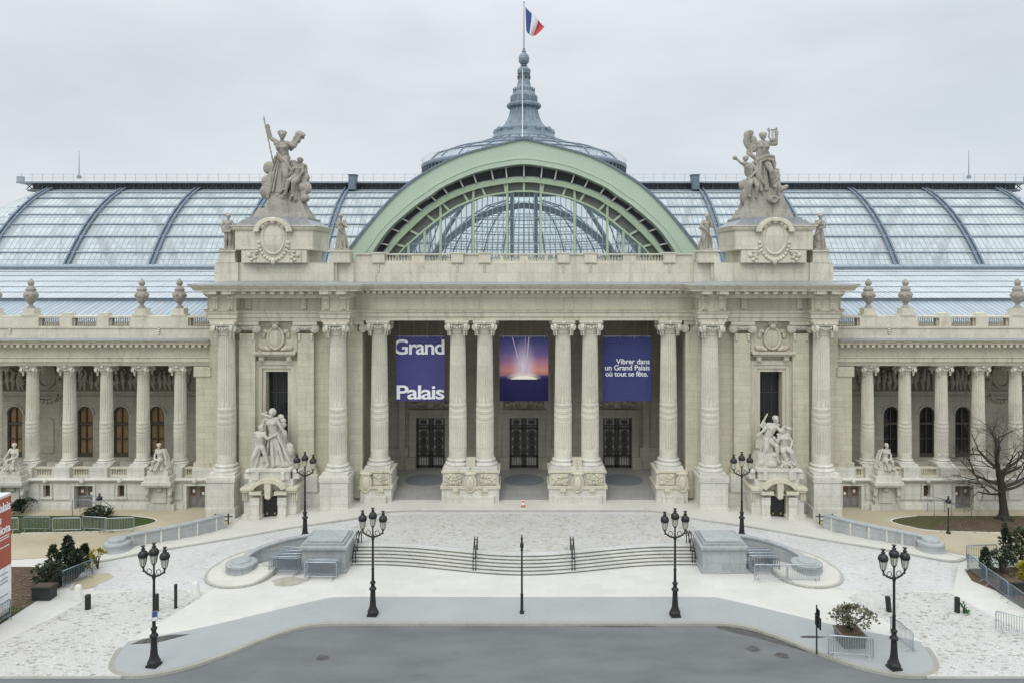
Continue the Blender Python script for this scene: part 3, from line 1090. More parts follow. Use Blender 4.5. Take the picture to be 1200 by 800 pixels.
    a.sweep([(c - 3.15, 65.4), (c - 3.15, 60.25), (c - 1.25, 60.25)], [(o_, z_) for o_, z_ in pr])
    a.sweep([(c + 1.25, 60.25), (c + 3.15, 60.25), (c + 3.15, 65.4)], pr)
    a.strip(arch(1.55), arch(1.22), 59.9, 61.5)
    a.strip(arch(1.36), arch(1.12), 59.8, 61.5)
    a.prism(arch(1.3), 60.3, 62.5)
    pd = P(a, 'great_pedestal', 'attic')
    a = N()
    a.prism([(c - 3.2, 23.38), (c - 2.6, 23.85), (c + 2.6, 23.85), (c + 3.2, 23.38)], 60.4, 65.2)
    a.box(c - 2.55, c + 2.55, 60.9, 64.8, 23.85, 24.1)
    a.strip(arch(1.6), arch(1.56), 59.92, 61.6)
    P(a, 'pedestal_capping', 'zinc', pd)
    a = N()
    a.ell((c, 60.2, 22.35), (.86, .22, 1.28), 28)
    a.ring((c, 60.12, 22.35), 1.3, .12, .9, 32)
    a.ring((c, 60.2, 22.35), 1.46, .1, 1.06, 32)
    for i in range(15):
        t = pi + pi * (i + .5) / 15
        a.ell((c + 1.2 * cos(t), 60.15, 22.15 + 1.6 * sin(t)), (.16, .16, .16), 8)
    for s2 in (-1, 1):
        a.box(c + s2 * 1.5 - .32, c + s2 * 1.5 + .32, 59.95, 60.3, 21.2, 21.36)
        for i in range(5):
            a.ell((c + s2 * (1.5 + .08 * i * (i % 2)), 60.1, 21.1 - i * .17), (.26 - .035 * i, .14, .13), 8)
        a.ell((c + s2 * 1.95, 60.12, 20.95), (.22, .12, .2), 8)
        a.ell((c + s2 * .6, 60.0, 23.55), (.3, .15, .2), 8)
        a.ell((c + s2 * .85, 60.0, 23.3), (.2, .14, .25), 8)
    a.ell((c, 59.95, 23.75), (.26, .2, .3), 8)
    a.ell((c, 60.05, 20.45), (.2, .12, .3), 8)
    P(a, 'cartouche', 'attic', pd)

    # --- porch pedestals
    for x0, x1, x2, x3 in ((1.98, 6.75, 4.375, None), (10.75, 13.4, 12.9, None)):
        a = N()
        a.box(x0 + .1, x1 - .1, 60.75, 63.2, .5, 3.4)
        a.box(x0 + .05, x1 - .05, 60.45, 63.3, .5, 2.0)
        a.box(x0 + .45, min(x1 - .45, 13.0), 60.15, 63.0, .5, 1.45)
        pd = P(a, 'pedestal', 'plinth')
        a = N()
        a.box(x0 - .05, x1 + .05, 60.35, 63.35, 2.0, 2.2)
        a.box(x0, x1, 60.6, 63.3, 3.22, 3.36)
        for xx in ((x0 + 1.2, x1 - 1.2) if x1 < 8 else (x0 + .9,)):
            a.box(xx - .22, xx + .22, 60.28, 60.6, 1.78, 2.0)
            a.box(xx - .14, xx + .14, 60.38, 60.6, 1.45, 1.78)
        P(a, 'pedestal_moulding', 'trim', pd)
        a = N()
        rn = random.Random(int(x0 * 10))
        runs = ((x0 + .25, x2 - .75), (x2 + .75, x1 - .25)) if x1 < 8 else ((x0 + .25, x2 - .6),)
        for u0, u1 in runs:                                  # carved scrolls in the die
            a.box(u0, u1, 60.62, 60.76, 2.28, 3.15)
            for i in range(26):
                a.ell((rn.uniform(u0 + .1, u1 - .1), 60.62, rn.uniform(2.38, 3.05)), (rn.uniform(.08, .2), .1, rn.uniform(.06, .14)), 7, Matrix.Rotation(rn.uniform(-1, 1), 3, 'Y'))
        a.ell((x2, 60.5, 2.45), (.42, .26, .68), 16)
        a.ring((x2, 60.42, 2.45), .7, .09, .44, 20)
        a.ell((x2, 60.5, 3.2), (.55, .2, .16), 10)
        if x1 < 8:
            a.box(x2 - .38, x2 + .38, 60.9, 61.6, 3.36, 4.3)
        P(a, 'cartouche', 'trim', pd)
    # --- porch back wall, side and coffered ceiling
    a = N()
    for x0, x1, z0, z1 in ((0, 1.35, 6.1, 15.6), (1.35, 7.3, .9, 15.6), (7.3, 10.0, 6.1, 15.6), (10.0, 14.0, .9, 15.6)):
        a.box(x0, x1, 69.0, 70.5, z0, z1)
    a.box(1.9, 2.5, 68.75, 69.0, 1.2, 14.6); a.box(5.9, 6.5, 68.75, 69.0, 1.2, 14.6); a.box(11.0, 11.6, 68.75, 69.0, 1.2, 14.6)
    a.box(1.7, 6.7, 68.72, 69.0, 1.2, 3.3); a.box(10.7, 13.7, 68.72, 69.0, 1.2, 3.3)
    a.box(0, 14.0, 68.6, 69.0, 14.6, 15.0)
    a.box(0, 14.0, 61.9, 69.2, 15.62, 15.9)
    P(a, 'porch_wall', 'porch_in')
    a = N()
    a.box(0, 14.0, 61.7, 69.2, .5, 1.36)
    a.box(0, 2.1, 61.4, 61.7, .5, 1.22); a.box(6.7, 10.8, 61.4, 61.7, .5, 1.22)
    a.box(0, 2.1, 61.1, 61.4, .5, 1.08); a.box(6.7, 10.8, 61.1, 61.4, .5, 1.08)
    P(a, 'porch_floor', 'porch_floor')
    P(MB(sx).box(0, 14, 61.3, 69.5, 18.3, 18.7), 'porch_roof', 'zinc')

# doors of the porch
def disc(mb, cx, cy, z, r, th, n=40):
    mb.prism([(cx + r * cos(2 * pi * i / n), cy + r * sin(2 * pi * i / n)) for i in range(n)], z, z + th, 'z')
for cx in (-8.65, 0, 8.65):
    a = MB()
    disc(a, cx, 65.2, 1.362, 1.8, .004)
    P(a, 'floor_disc', 'mosaic_disc')
    a = MB()
    for x0, x1, z0, z1 in ((-1.95, -1.33, 1.36, 6.7), (1.33, 1.95, 1.36, 6.7), (-1.33, 1.33, 6.08, 6.69)):
        a.box(cx + x0, cx + x1, 68.6, 69.1, z0, z1)
    a.box(cx - 2.1, cx + 2.1, 68.45, 69.0, 6.7, 6.85)
    a.box(cx - 2.2, cx - 1.35, 68.4, 69.0, 1.36, 2.5); a.box(cx + 1.35, cx + 2.2, 68.4, 69.0, 1.36, 2.5)
    a.ell((cx, 68.6, 7.45), (.45, .25, .5), 12)
    for s2 in (-1, 1):
        for i in range(6):
            a.ell((cx + s2 * (.5 + .22 * i), 68.7, 7.5 - .06 * i + .12 * (i % 2)), (.2, .14, .26 - .02 * i), 8)
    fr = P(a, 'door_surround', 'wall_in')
    for s2 in (-1, 1):
        d = MB()
        x0, x1 = (cx - 1.35, cx - .03) if s2 < 0 else (cx + .03, cx + 1.35)
        for q0, q1, z0, z1 in ((x0, x0 + .14, 1.4, 6.1), (x1 - .14, x1, 1.4, 6.1), (x0, x1, 1.4, 1.6), (x0, x1, 2.4, 2.55), (x0, x1, 4.95, 5.1), (x0, x1, 5.95, 6.1), (x0, x1, 5.25, 5.32)):
            d.box(q0, q1, 69.1, 69.25, z0, z1)
        xm = (x0 + x1) / 2
        for k in range(5):
            xx = x0 + .2 + (x1 - x0 - .4) * k / 4
            d.box(xx - .025, xx + .025, 69.15, 69.21, 1.6, 5.95)
        for z in (2.95, 3.7, 4.45):
            d.prism([(xm + .26 * cos(2 * pi * i / 14), z + .26 * sin(2 * pi * i / 14)) for i in range(14)], 69.08, 69.2)
            d.ring((xm, 69.12, z), .36, .035, None, 16, 5)
        d.prism([(xm + .3 * cos(2 * pi * i / 14), 5.6 + .17 * sin(2 * pi * i / 14)) for i in range(14)], 69.1, 69.2)
        o = P(d, 'door', 'door_iron')
        h = MB(); h.ell((cx + s2 * .12, 69.06, 3.1), (.04, .05, .14), 8)
        P(h, 'handle', 'brass', o)
        g = MB(); g.box(x0 + .02, x1 - .02, 69.3, 69.33, 1.4, 6.1)
        P(g, 'pane', 'door_glass', o)
# ------------------------------------------------------------------ colonnaded wings
XE = 76.
def arch_pts(cx, hw, z0, z1, n=12):
    """upright opening with a round head, anticlockwise"""
    return [(cx + hw, z0)] + [(cx + hw * cos(pi * i / n), z1 - hw + hw * sin(pi * i / n)) for i in range(n + 1)] + [(cx - hw, z0)]

MAT['mosaic'] = stone('faded mosaic frieze', (.20, .165, .13), var=.35, streak=.3, dirt=(.07, .07, .075), bump=.6)
BAYS = [32.9, 36.1, 39.3, 45.6, 48.8, 52.0]
for sx in (-1, 1):
    N = lambda: MB(sx)
    # ground floor wall with its openings cut out
    doors, wins = (27.15, 36.45), (33.35, 39.5)
    holes = sorted([(c - .78, c + .78, -.1, 1.95) for c in doors] + [(c - .3, c + .3, 1.0, 2.0) for c in wins])
    w = N()
    x = 25.0
    for h0, h1, z0, z1 in holes:
        w.box(x, h0, 61.5, 62.2, -.4, 2.3)
        w.box(h0, h1, 61.5, 62.2, z1, 2.3)
        if z0 > 0:
            w.box(h0, h1, 61.5, 62.2, -.4, z0)
        x = h1
    w.box(x, XE, 61.5, 62.2, -.4, 2.3)
    P(w, 'basement_wall', 'lower')
    t = N()
    x = 25.0
    segs = []
    for h0, h1, z0, z1 in holes:
        if z0 <= 0:
            segs.append((x, h0 - .22)); x = h1 + .22
    segs.append((x, XE))
    for a0, a1 in segs:
        t.box(a0, a1, 61.32, 61.5, -.3, .42)
        t.box(a0, a1, 61.38, 61.5, .42, .52)
        t.box(a0, a1, 61.42, 61.5, .52, .6)
    for a0, a1 in ((28.3, 28.9), (30.9, 32.8), (33.9, 35.4), (37.5, 38.9), (40.1, 41.2), (43.2, 46)):
        t.box(a0, a1, 61.43, 61.5, .8, 2.05)
    t.sweep([(25.0, 61.5), (XE, 61.5)], [(-.1, 2.22), (.06, 2.22), (.16, 2.34), (.3, 2.42), (.3, 2.5), (.1, 2.58), (-.1, 2.58)])
    for c in (28.9 - 1.75, 33.35, 36.45, 39.5):
        t.ell((c, 61.2, 2.4), (.2, .16, .24), 8)
    P(t, 'string_course', 'plinth')
    for c in doors:
        f = N()
        f.box(c - 1.0, c - .77, 61.4, 62.0, -.1, 2.1); f.box(c + .77, c + 1.0, 61.4, 62.0, -.1, 2.1); f.box(c - .77, c + .77, 61.41, 62.0, 1.94, 2.09)
        fr = P(f, 'door_surround', 'plinth')
        for s2 in (-1, 1):
            d = N()
            x0, x1 = (c - .765, c - .005) if s2 < 0 else (c + .005, c + .765)
            d.box(x0, x1, 61.9, 61.98, -.08, .95)
            d.box(x0, x0 + .12, 61.9, 61.98, .95, 1.93); d.box(x1 - .12, x1, 61.9, 61.98, .95, 1.93); d.box(x0 + .12, x1 - .12, 61.9, 61.98, 1.8, 1.93)
            d.box(x0 + .12, x1 - .12, 61.86, 61.9, .2, .8)
            o = P(d, 'door', 'grey_wood')
            g = N(); g.box(x0 + .12, x1 - .12, 61.94, 61.97, .95, 1.8)
            P(g, 'pane', 'oak', o)
            g = N(); g.box((x0 + x1) / 2 - .1, (x0 + x1) / 2 + .1, 61.925, 61.938, 1.15 + .1 * s2, 1.4 + .1 * s2)
            P(g, 'notice', 'white_line', o)
            g = N(); g.ell((c + s2 * .1, 61.86, .88), (.03, .04, .03), 6)
            P(g, 'handle', 'brass', o)
    for c in wins:
        f = N()
        f.box(c - .42, c - .285, 61.42, 61.8, .96, 2.1); f.box(c + .285, c + .42, 61.42, 61.8, .96, 2.1); f.box(c - .285, c + .285, 61.43, 61.8, 1.985, 2.09)
        f.box(c - .5, c + .5, 61.36, 61.8, .85, .97)
        fr = P(f, 'window', 'plinth')
        g = N(); g.box(c - .3, c + .3, 61.86, 61.9, .97, 2.0)
        P(g, 'pane', 'oak', fr)
        g = N()
        for xx in (-.15, 0, .15):
            g.box(c + xx - .012, c + xx + .012, 61.8, 61.83, .97, 2.0)
        for zz in (1.25, 1.6):
            g.box(c - .3, c + .3, 61.8, 61.83, zz - .012, zz + .012)
        P(g, 'grille', 'bronze', fr)
    # loggia floor, column pedestals, low balustrade
    a = N()
    a.box(25.0, XE, 61.8, 66.6, 2.3, 2.6)
    for c in WCX + [47.83, 50.96, 54.1]:
        a.box(c - .72, c + .72, 61.55, 63.5, 2.58, 3.4)
    a.box(25.2, 27.5, 61.55, 63.5, 2.58, 3.35)
    P(a, 'loggia_plinth', 'plinth')
    xs = [27.5] + [c for c in WCX + [47.83, 50.96, 54.1]]
    for i in range(len(xs) - 1):
        a = N()
        x0 = xs[i] + (.72 if i else 0); x1 = xs[i + 1] - .72
        a.box(x0, x1, 61.9, 62.25, 2.6, 2.72); a.box(x0, x1, 61.88, 62.28, 3.2, 3.33)
        a.box(x0, x0 + .2, 61.95, 62.2, 2.72, 3.2); a.box(x1 - .2, x1, 61.95, 62.2, 2.72, 3.2)
        n = max(2, int((x1 - x0 - .4) / .19))
        for k in range(n):
            a.lathe((x0 + .2 + (k + .5) * (x1 - x0 - .4) / n, 62.07, 2.72), [(.05, 0), (.075, .12), (.04, .3), (.04, .36), (.06, .48)], 7, caps=False)
        P(a, 'loggia_balustrade', 'trim')
    # back wall of the loggia with arched openings
    a = N()
    def holed(bays, hw, z0, z1, xa, xb, zt, y0, y1):
        x = xa
        for c in bays:
            a.box(x, c - hw, y0, y1, 2.6, zt)
            a.box(c - hw, c + hw, y0, y1, 2.6, z0)
            n = 12
            top = [(c + hw * cos(pi - pi * i / n), z1 - hw + hw * sin(pi * i / n)) for i in range(n + 1)]
            a.strip([(p[0], zt) for p in top], top, y0, y1)
            x = c + hw
        a.box(x, xb, y0, y1, 2.6, zt)
    holed(BAYS, .68, 3.0, 7.55, 25.2, XE, 11.9, 66.5, 67.1)
    a.box(25.2, XE, 66.36, 66.5, 8.3, 8.45); a.box(25.2, XE, 66.3, 66.5, 8.75, 8.95)
    for c in (31.3, 34.5, 37.7, 41.0, 44.3):
        a.box(c - .28, c + .28, 66.38, 66.5, 2.6, 8.3)
    a.prism(arch_pts(42.7, .62, 3.4, 6.6), 66.42, 66.5)
    a.box(26.25, XE, 62.0, 67.0, 11.79, 12.0)
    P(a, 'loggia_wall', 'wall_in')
    for c in BAYS:
        f = N()
        n = 12
        f.strip([(c + .68 * cos(pi - pi * i / n), 6.87 + .68 * sin(pi * i / n)) for i in range(n + 1)], [(c + .56 * cos(pi - pi * i / n), 6.87 + .56 * sin(pi * i / n)) for i in range(n + 1)], 66.62, 66.8)
        f.box(c - .68, c - .56, 66.62, 66.8, 3.0, 6.87); f.box(c + .56, c + .68, 66.62, 66.8, 3.0, 6.87)
        f.box(c - .56, c + .56, 66.6, 66.82, 5.9, 6.1); f.box(c - .04, c + .04, 66.64, 66.78, 3.0, 7.4)
        f.box(c - .56, c + .56, 66.62, 66.8, 3.0, 3.35); f.box(c - .56, c + .56, 66.66, 66.76, 4.6, 4.68)
        fr = P(f, 'window', 'bronze')
        g = N(); g.prism(arch_pts(c, .6, 3.0, 7.5), 66.8, 66.83)
        P(g, 'pane', 'blind' if sx < 0 else 'dark_glass', fr)
        s_ = N()
        s_.strip([(c + .86 * cos(pi - pi * i / n), 6.87 + .86 * sin(pi * i / n)) for i in range(n + 1)], [(c + .69 * cos(pi - pi * i / n), 6.87 + .69 * sin(pi * i / n)) for i in range(n + 1)], 66.42, 66.6)
        P(s_, 'window_surround', 'wall_in', fr)
    # mosaic frieze with carved figures, medallions and hanging trophies
    g = N(); g.box(30.2, 40.9, 66.4, 66.5, 9.0, 11.5); g.box(44.6, XE, 66.4, 66.5, 9.0, 11.5)
    mz = P(g, 'mosaic_frieze', 'mosaic')
    rn = random.Random(4 if sx < 0 else 9)
    g = N()
    x = 30.6
    while x < 47:
        if x > 42 and len(g.v) and g.v[0][0] < 42:
            P(g, 'relief_figures', 'wall_in', mz)
            g = N()
        if not 41 < x < 44.4:
            h = rn.uniform(.9, 1.5)
            g.cap((x, 66.36, 9.15), (x + rn.uniform(-.2, .2), 66.3, 9.15 + h * .55), .1, .17, 6)
            g.cap((x, 66.3, 9.15 + h * .55), (x + rn.uniform(-.15, .15), 66.3, 9.15 + h), .2, .16, 6)
            g.ell((x + rn.uniform(-.1, .1), 66.28, 9.3 + h + .1), .14, 6)
            g.cap((x, 66.28, 9.0 + h), (x + rn.uniform(-.6, .6), 66.28, 9.0 + h * rn.uniform(.4, 1.2)), .07, .05, 5)
        x += rn.uniform(.34, .62)
    P(g, 'relief_figures', 'wall_in', mz)
    g = N()
    g.ring((42.7, 66.35, 10.35), 1.05, .14, .8, 24)
    g.ell((42.7, 66.45, 10.35), (.8, .12, 1.05), 20)
    for i in range(9):
        t = pi * i / 8
        g.ell((42.7 + .9 * cos(t), 66.4, 8.6 - .6 * sin(t)), .2, 6)
    P(g, 'medallion', 'wall_in')
    for c in (26.6, 29.0, 30.3, 41.4, 44.0):
        g = N()
        g.ell((c, 66.4, 10.6), (.35, .2, .55), 8); g.ell((c, 66.35, 9.6), (.4, .22, .4), 8)
        g.ell((c - .3, 66.4, 10.1), (.2, .15, .5), 6); g.ell((c + .3, 66.4, 10.1), (.2, .15, .5), 6)
        g.prism([(c - .35, 9.2), (c, 8.2), (c + .35, 9.2)], 66.36, 66.5)
        g.box(c - .09, c + .09, 66.38, 66.5, 6.3, 8.6)
        g.ell((c, 66.38, 6.2), (.16, .1, .2), 6)
        P(g, 'trophy_relief', 'wall_in')
    # anta beside the pylon and the dark side doorway
    g = N(); g.box(26.2, 27.35, 61.9, 67.0, 3.35, 11.1); g.box(26.1, 27.5, 61.8, 67, 3.35, 3.75); g.box(26.1, 27.5, 61.8, 67, 10.9, 11.74)
    P(g, 'pilaster', 'wall')
    g = N(); g.box(27.36, 27.42, 64.0, 65.4, 3.4, 7.6)
    P(g, 'doorway', 'dark_glass')
    # entablature and parapet
    path = [(26.2, 62.2), (XE, 62.2)]
    e = N()
    e.sweep(path, [(-1.5, 11.78), (0, 11.78), (0, 12.08), (.07, 12.08), (.07, 12.38), (.14, 12.44), (.14, 12.5), (-1.5, 12.5)])
    P(e, 'architrave', 'trim')
    e = N(); e.sweep(path, [(-1.5, 12.5), (-.02, 12.5), (-.02, 13.22), (-1.5, 13.22)])
    P(e, 'frieze', 'frieze')
    e = N()
    e.sweep(path, [(-1.5, 13.22), (.08, 13.22), (.16, 13.34), (.16, 13.55), (.5, 13.58), (.5, 13.68), (.62, 13.8), (.68, 13.84), (.68, 13.88), (-1.5, 14.02)])
    n = int((XE - 26.3) / .52)
    for i in range(n):
        x = 26.45 + .52 * i
        e.box(x - .13, x + .13, 61.66, 62.04, 13.37, 13.565)
    cor = P(e, 'cornice', 'trim')
    e = N(); e.sweep(path, [(-1.4, 14.022), (.64, 13.885), (.72, 13.885), (.72, 13.93), (-1.4, 14.09)])
    P(e, 'cornice_flashing', 'zinc', cor)
    a = N()
    a.box(26.2, XE, 62.6, 63.3, 13.95, 15.05)
    a.box(26.2, XE, 62.5, 63.4, 14.86, 15.05)
    a.box(26.2, XE, 62.55, 63.4, 15.72, 15.88)
    panels = []
    def panel(x0, x1):
        bal = N()
        panels.append(bal)
        bal.box(x0, x0 + .15, 62.75, 63.2, 15.05, 15.72); bal.box(x1 - .15, x1, 62.75, 63.2, 15.05, 15.72)
        m = max(2, int((x1 - x0 - .3) / .17))
        for k in range(m):
            bal.lathe((x0 + .15 + (k + .5) * (x1 - x0 - .3) / m, 62.98, 15.05), [(.045, 0), (.07, .16), (.035, .42), (.035, .5), (.06, .67)], 7, caps=False)
    solid = []
    for c in (29.15, 32.35, 41.75, 44.9, 54.3, 57.4):
        solid.append((c - .85, c + .85))
    for c in (35.5, 38.6, 48.0, 51.1, 60.5, 63.7):
        solid.append((c - .5, c + .5))
    solid += [(30.0, 31.5), (42.6, 44.05), (55.15, 56.55), (64.2, XE)]
    solid.sort()
    x = 26.2
    for s0, s1 in solid:
        if s0 > x + .4:
            panel(x, s0)
        elif s0 > x:
            a.box(x, s0, 62.7, 63.3, 15.05, 15.72)
        a.box(s0, s1, 62.55, 63.35, 15.05, 15.72)
        x = s1
    for c in (35.5, 38.6, 48.0, 51.1, 60.5):
        a.box(c - .42, c + .42, 62.6, 63.3, 15.88, 16.12)
    for c in (29.15, 32.35, 41.75, 44.9, 54.3):
        a.box(c - .62, c + .62, 62.5, 63.45, 15.88, 16.02)
        a.box(c - .48, c + .48, 62.55, 63.4, 16.02, 16.5)
    for c in (30.75, 43.3):
        for k in range(4):
            a.ell((c, 62.55, 14.95 - .17 * k), (.17 - .03 * k, .1, .1), 6)
    pp = P(a, 'parapet', 'attic')
    for bal in panels:
        P(bal, 'balustrade', 'trim', pp)
    # roofs of the wings: blue lower slope, paler upper slope
    r = N()
    r.add([(25.3, 63.4, 15.2), (XE + 6, 63.4, 15.2), (XE + 6, 68.6, 16.85), (25.3, 68.6, 16.85)], [(0, 1, 2, 3)])
    lo = P(r, 'lower_roof', 'low_roof_blue')
    r = N()
    r.add([(14.5, 68.9, 17.1), (XE + 6, 68.9, 17.1), (XE + 6, 85, 19.78), (14.5, 85, 19.78)], [(0, 1, 2, 3)])
    P(r, 'upper_roof', 'low_roof')
    r = N()
    r.box(14.5, XE + 6, 68.55, 68.95, 16.6, 17.05)
    r.box(14.5, XE + 6, 68.5, 69.05, 17.05, 17.14)
    for yy in (71.5, 74.2, 77.2, 80.4, 83):
        zz = 17.1 + (yy - 68.9) * 2.68 / 16.1
        r.box(14.5, XE + 6, yy, yy + .08, zz, zz + .07)
    r.box(14.5, XE + 6, 84.3, 85, 19.6, 20.0)
    P(r, 'roof_gutter', 'steel')

# ------------------------------------------------------------------ the glass nave
YB, YT, ZB, ZT = 85., 97.3, 20., 30.15
YC = 98.8
def vault(t):
    """section of the vault, t = 0 at the eaves, 1 at the crown"""
    return YB + (YT - YB) * (.84 * t * (1 - t) + t * t), ZB + (ZT - ZB) * (1.44 * t * (1 - t) + t * t)
NV = [i / 16 for i in range(17)]
XN = 62.
for sx in (-1, 1):
    N = lambda: MB(sx)
    g = N()
    for back in (0, 1):
        vs = []
        for t in NV:
            y, z = vault(t)
            if back:
                y = 2 * YC - y
            vs += [(13.5, y, z), (XN, y, z)]
        g.add(vs, [(2 * i, 2 * i + 1, 2 * i + 3, 2 * i + 2) for i in range(16)], True)
    # rounded end of the nave
    vs, n = [], 12
    for t in NV:
        y, z = vault(t)
        R = YC - y
        for k in range(n + 1):
            a = -pi / 2 + pi * k / n
            vs.append((XN + R * cos(a), YC + R * sin(a), z))
    g.add(vs, [(j * (n + 1) + k, j * (n + 1) + k + 1, (j + 1) * (n + 1) + k + 1, (j + 1) * (n + 1) + k) for j in range(16) for k in range(n)], True)
    v = P(g, 'nave_vault', 'vault_glass')
    # purlins that cast the dark level lines
    g = N()
    for t in (.0, .12, .27, .40, .52, .64, .79, .91):
        for back in (0, 1):
            y, z = vault(t)
            y2 = y - .12
            if back:
                y, y2 = 2 * YC - y, 2 * YC - y2
            g.tube([(13.5, y2, z + .03), (XN + 1, y2, z + .03)], .1 if t else .28, 4, False)
    P(g, 'purlins', 'steel_pale', v)
    # diagonal trusswork under the glass
    g = N()
    x = 15.
    while x < XN:
        for back in (0, 1):
            for d in (-1, 1):
                pts = []
                for i in range(7):
                    y, z = vault(i / 6 * .9)
                    R = .955
                    y = YC + (y - YC) * R; z = ZB + (z - ZB) * R
                    if back: y = 2 * YC - y
                    pts.append((x + d * 4.8 * i / 6, y, z))
                g.tube(pts, .1, 4, False)
        x += 4.83
    P(g, 'inner_trusses', 'steel_pale', v)
    for x in [23.1, 32.85, 42.7, 52.4, 62.0]:
        g = N()
        for back in (0, 1):
            for off in (-.27, .27):
                pts = []
                for t in NV:
                    y, z = vault(t)
                    n_ = Vector((y - YC, (z - ZB) * 1.3)).normalized()
                    y += n_.x * .22; z += n_.y * .22
                    if back: y = 2 * YC - y
                    pts.append((x + off, y, z))
                g.tube(pts, .14, 6)
            vs = []
            for t in NV:
                y, z = vault(t)
                n_ = Vector((y - YC, (z - ZB) * 1.3)).normalized()
                y += n_.x * .1; z += n_.y * .1
                if back: y = 2 * YC - y
                vs += [(x - .24, y, z), (x + .24, y, z)]
            g.add(vs, [(2 * i, 2 * i + 1, 2 * i + 3, 2 * i + 2) for i in range(16)])
            # inner truss rib seen through the glass
            vs = []
            for t in NV:
                y, z = vault(t)
                for R in (.97, .88):
                    yy, zz = YC + (y - YC) * R, ZB + (z - ZB) * R
                    if back: yy = 2 * YC - yy
                    vs.append((x, yy, zz))
            g.add(vs, [(2 * i, 2 * i + 1, 2 * i + 3, 2 * i + 2) for i in range(16)])
        P(g, 'rib', 'steel', v)
    # ridge gallery with its lattice band, deck and rail
    g = N()
    g.box(11.5, 65.0, YT - .1, 2 * YC - YT + .1, ZT - .25, ZT)
    g.box(11.5, 65.0, YT + .5, YT + .6, ZT, ZT + .12)
    x = 11.5
    while x < 65:
        g.box(x, x + .14, YT + .1, YT + .3, ZT, ZT + .78)
        g.cbox((x + .68, YT + .25, ZT + .4), (.09, .1, 1.1), Matrix.Rotation(.85, 3, 'Y'))
        g.cbox((x + .68, YT + .25, ZT + .4), (.09, .1, 1.1), Matrix.Rotation(-.85, 3, 'Y'))
        x += 1.2
    rg = P(g, 'ridge_gallery', 'dark_steel')
    g = N(); g.box(11.5, 65.0, YT + .9, YT + 1.0, ZT, ZT + .75)
    P(g, 'gallery_louvre', 'steel', rg)
    g = N()
    g.box(11.5, 66.2, YT - .55, 2 * YC - YT + .55, ZT + .78, ZT + .98)
    P(g, 'gallery_deck', 'steel_pale', rg)
    g = N()
    x = 11.5
    while x < 66.2:
        g.box(x, x + .04, YT - .45, YT - .41, ZT + .98, ZT + 1.95)
        x += 1.35
    for zz in (1.45, 1.93):
        g.box(11.5, 66.2, YT - .45, YT - .42, ZT + zz, ZT + zz + .03)
    g.box(65.6, 66.2, YT - .45, YT + .3, ZT + .98, ZT + 1.7)
    P(g, 'gallery_rail', 'galv', rg)
    g = N()
    c = 22.3
    g.box(c - .45, c + .45, YT - 1.1, YT + .3, ZT - .1, ZT + 1.75)
    g.box(c - .55, c + .55, YT - 1.2, YT + .4, ZT + 1.75, ZT + 1.87)
    g.box(c - .28, c + .28, YT - 1.14, YT - 1.1, ZT + .3, ZT + 1.5)
    P(g, 'roof_cabin', 'steel', rg)
    g = N()
    g.tube([(59.2, 98.8, ZT + 1.6), (59.2, 98.8, ZT + 5.3)], [.07, .03], 6)
    g.box(59.0, 59.4, 98.6, 99.0, ZT + 1.6, ZT + 2.0)
    P(g, 'antenna', 'steel_pale', rg)

# floor inside, so that nothing shines up from below
P(MB().box(-75, 75, 70.6, 128, 14.6, 15.0), 'nave_floor', 'concrete')
P(MB().box(-75, 75, 112.9, 113.4, 15.0, 20.0).box(-75, -16, 84.6, 84.9, 15.0, 19.6).box(16, 75, 84.6, 84.9, 15.0, 19.6), 'nave_side_wall', 'steel_pale')

# ------------------------------------------------------------------ green arched gable
YG = 72.
KG = YG / 870
def gcurve(pts, n=7, dy=0.):
    """half outline measured from the axis -> full smooth curve in metres, left foot to right foot"""
    c = curve([(-dx * KG, 20 - (py - 313) * KG) for dx, py in pts], 12)
    acc = [0.]
    for p, q in zip(c[:-1], c[1:]):
        acc.append(acc[-1] + hypot(q[0] - p[0], q[1] - p[1]))
    h, j = [], 0
    for i in range(57):                                   # even steps, the same number on every curve
        u = acc[-1] * i / 56
        while j < len(acc) - 2 and acc[j + 1] < u:
            j += 1
        t = (u - acc[j]) / (acc[j + 1] - acc[j])
        h.append((c[j][0] + (c[j + 1][0] - c[j][0]) * t, c[j][1] + (c[j + 1][1] - c[j][1]) * t))
    return h + [(-x, z) for x, z in h[-2::-1]]
C0 = gcurve([(222, 322), (206, 297), (184, 268), (158, 238), (134, 216), (104, 197), (74, 183), (44, 174.5), (14, 167), (0, 164.5)])
C1 = gcurve([(200, 322), (185, 297), (164, 268), (134, 240), (114, 226), (94, 213), (54, 196), (14, 188), (0, 187)])
C2 = gcurve([(193, 322), (178, 297), (158, 269), (129, 243), (110, 230), (92, 218), (54, 202), (14, 194), (0, 193)])
C3 = gcurve([(180, 322), (166, 297), (148, 272), (120, 246), (104, 235.5), (88, 226), (54, 214), (14, 207.5), (0, 207)])
C4 = gcurve([(174, 322), (160, 297), (142, 276), (115, 251), (100, 241), (84, 231.5), (52, 220), (14, 213.5), (0, 213)])
C5 = gcurve([(163, 322), (149, 297), (131, 279), (106, 258), (92, 248), (78, 239.5), (50, 229), (14, 223), (0, 222.5)])
C6 = gcurve([(161, 322), (147, 297), (129, 280), (104, 259.5), (90.5, 249.7), (76.5, 241.2), (49, 230.8), (14, 224.8), (0, 224.3)])
g = MB(); g.strip(C0, C1, YG, YG + 1.6)
GA = P(g, 'gable_arch', 'green')
g = MB(); g.strip(C1, C2, YG - .25, YG + 1.2)
g.strip([(x * 1.003, z + .05) for x, z in C1], [(x, z) for x, z in C1], YG - .3, YG)
P(g, 'arch_rim', 'green', GA)
g = MB(); g.strip([(x * 1.012, z + .16) for x, z in C0], C0, YG - .15, YG + 3.0)
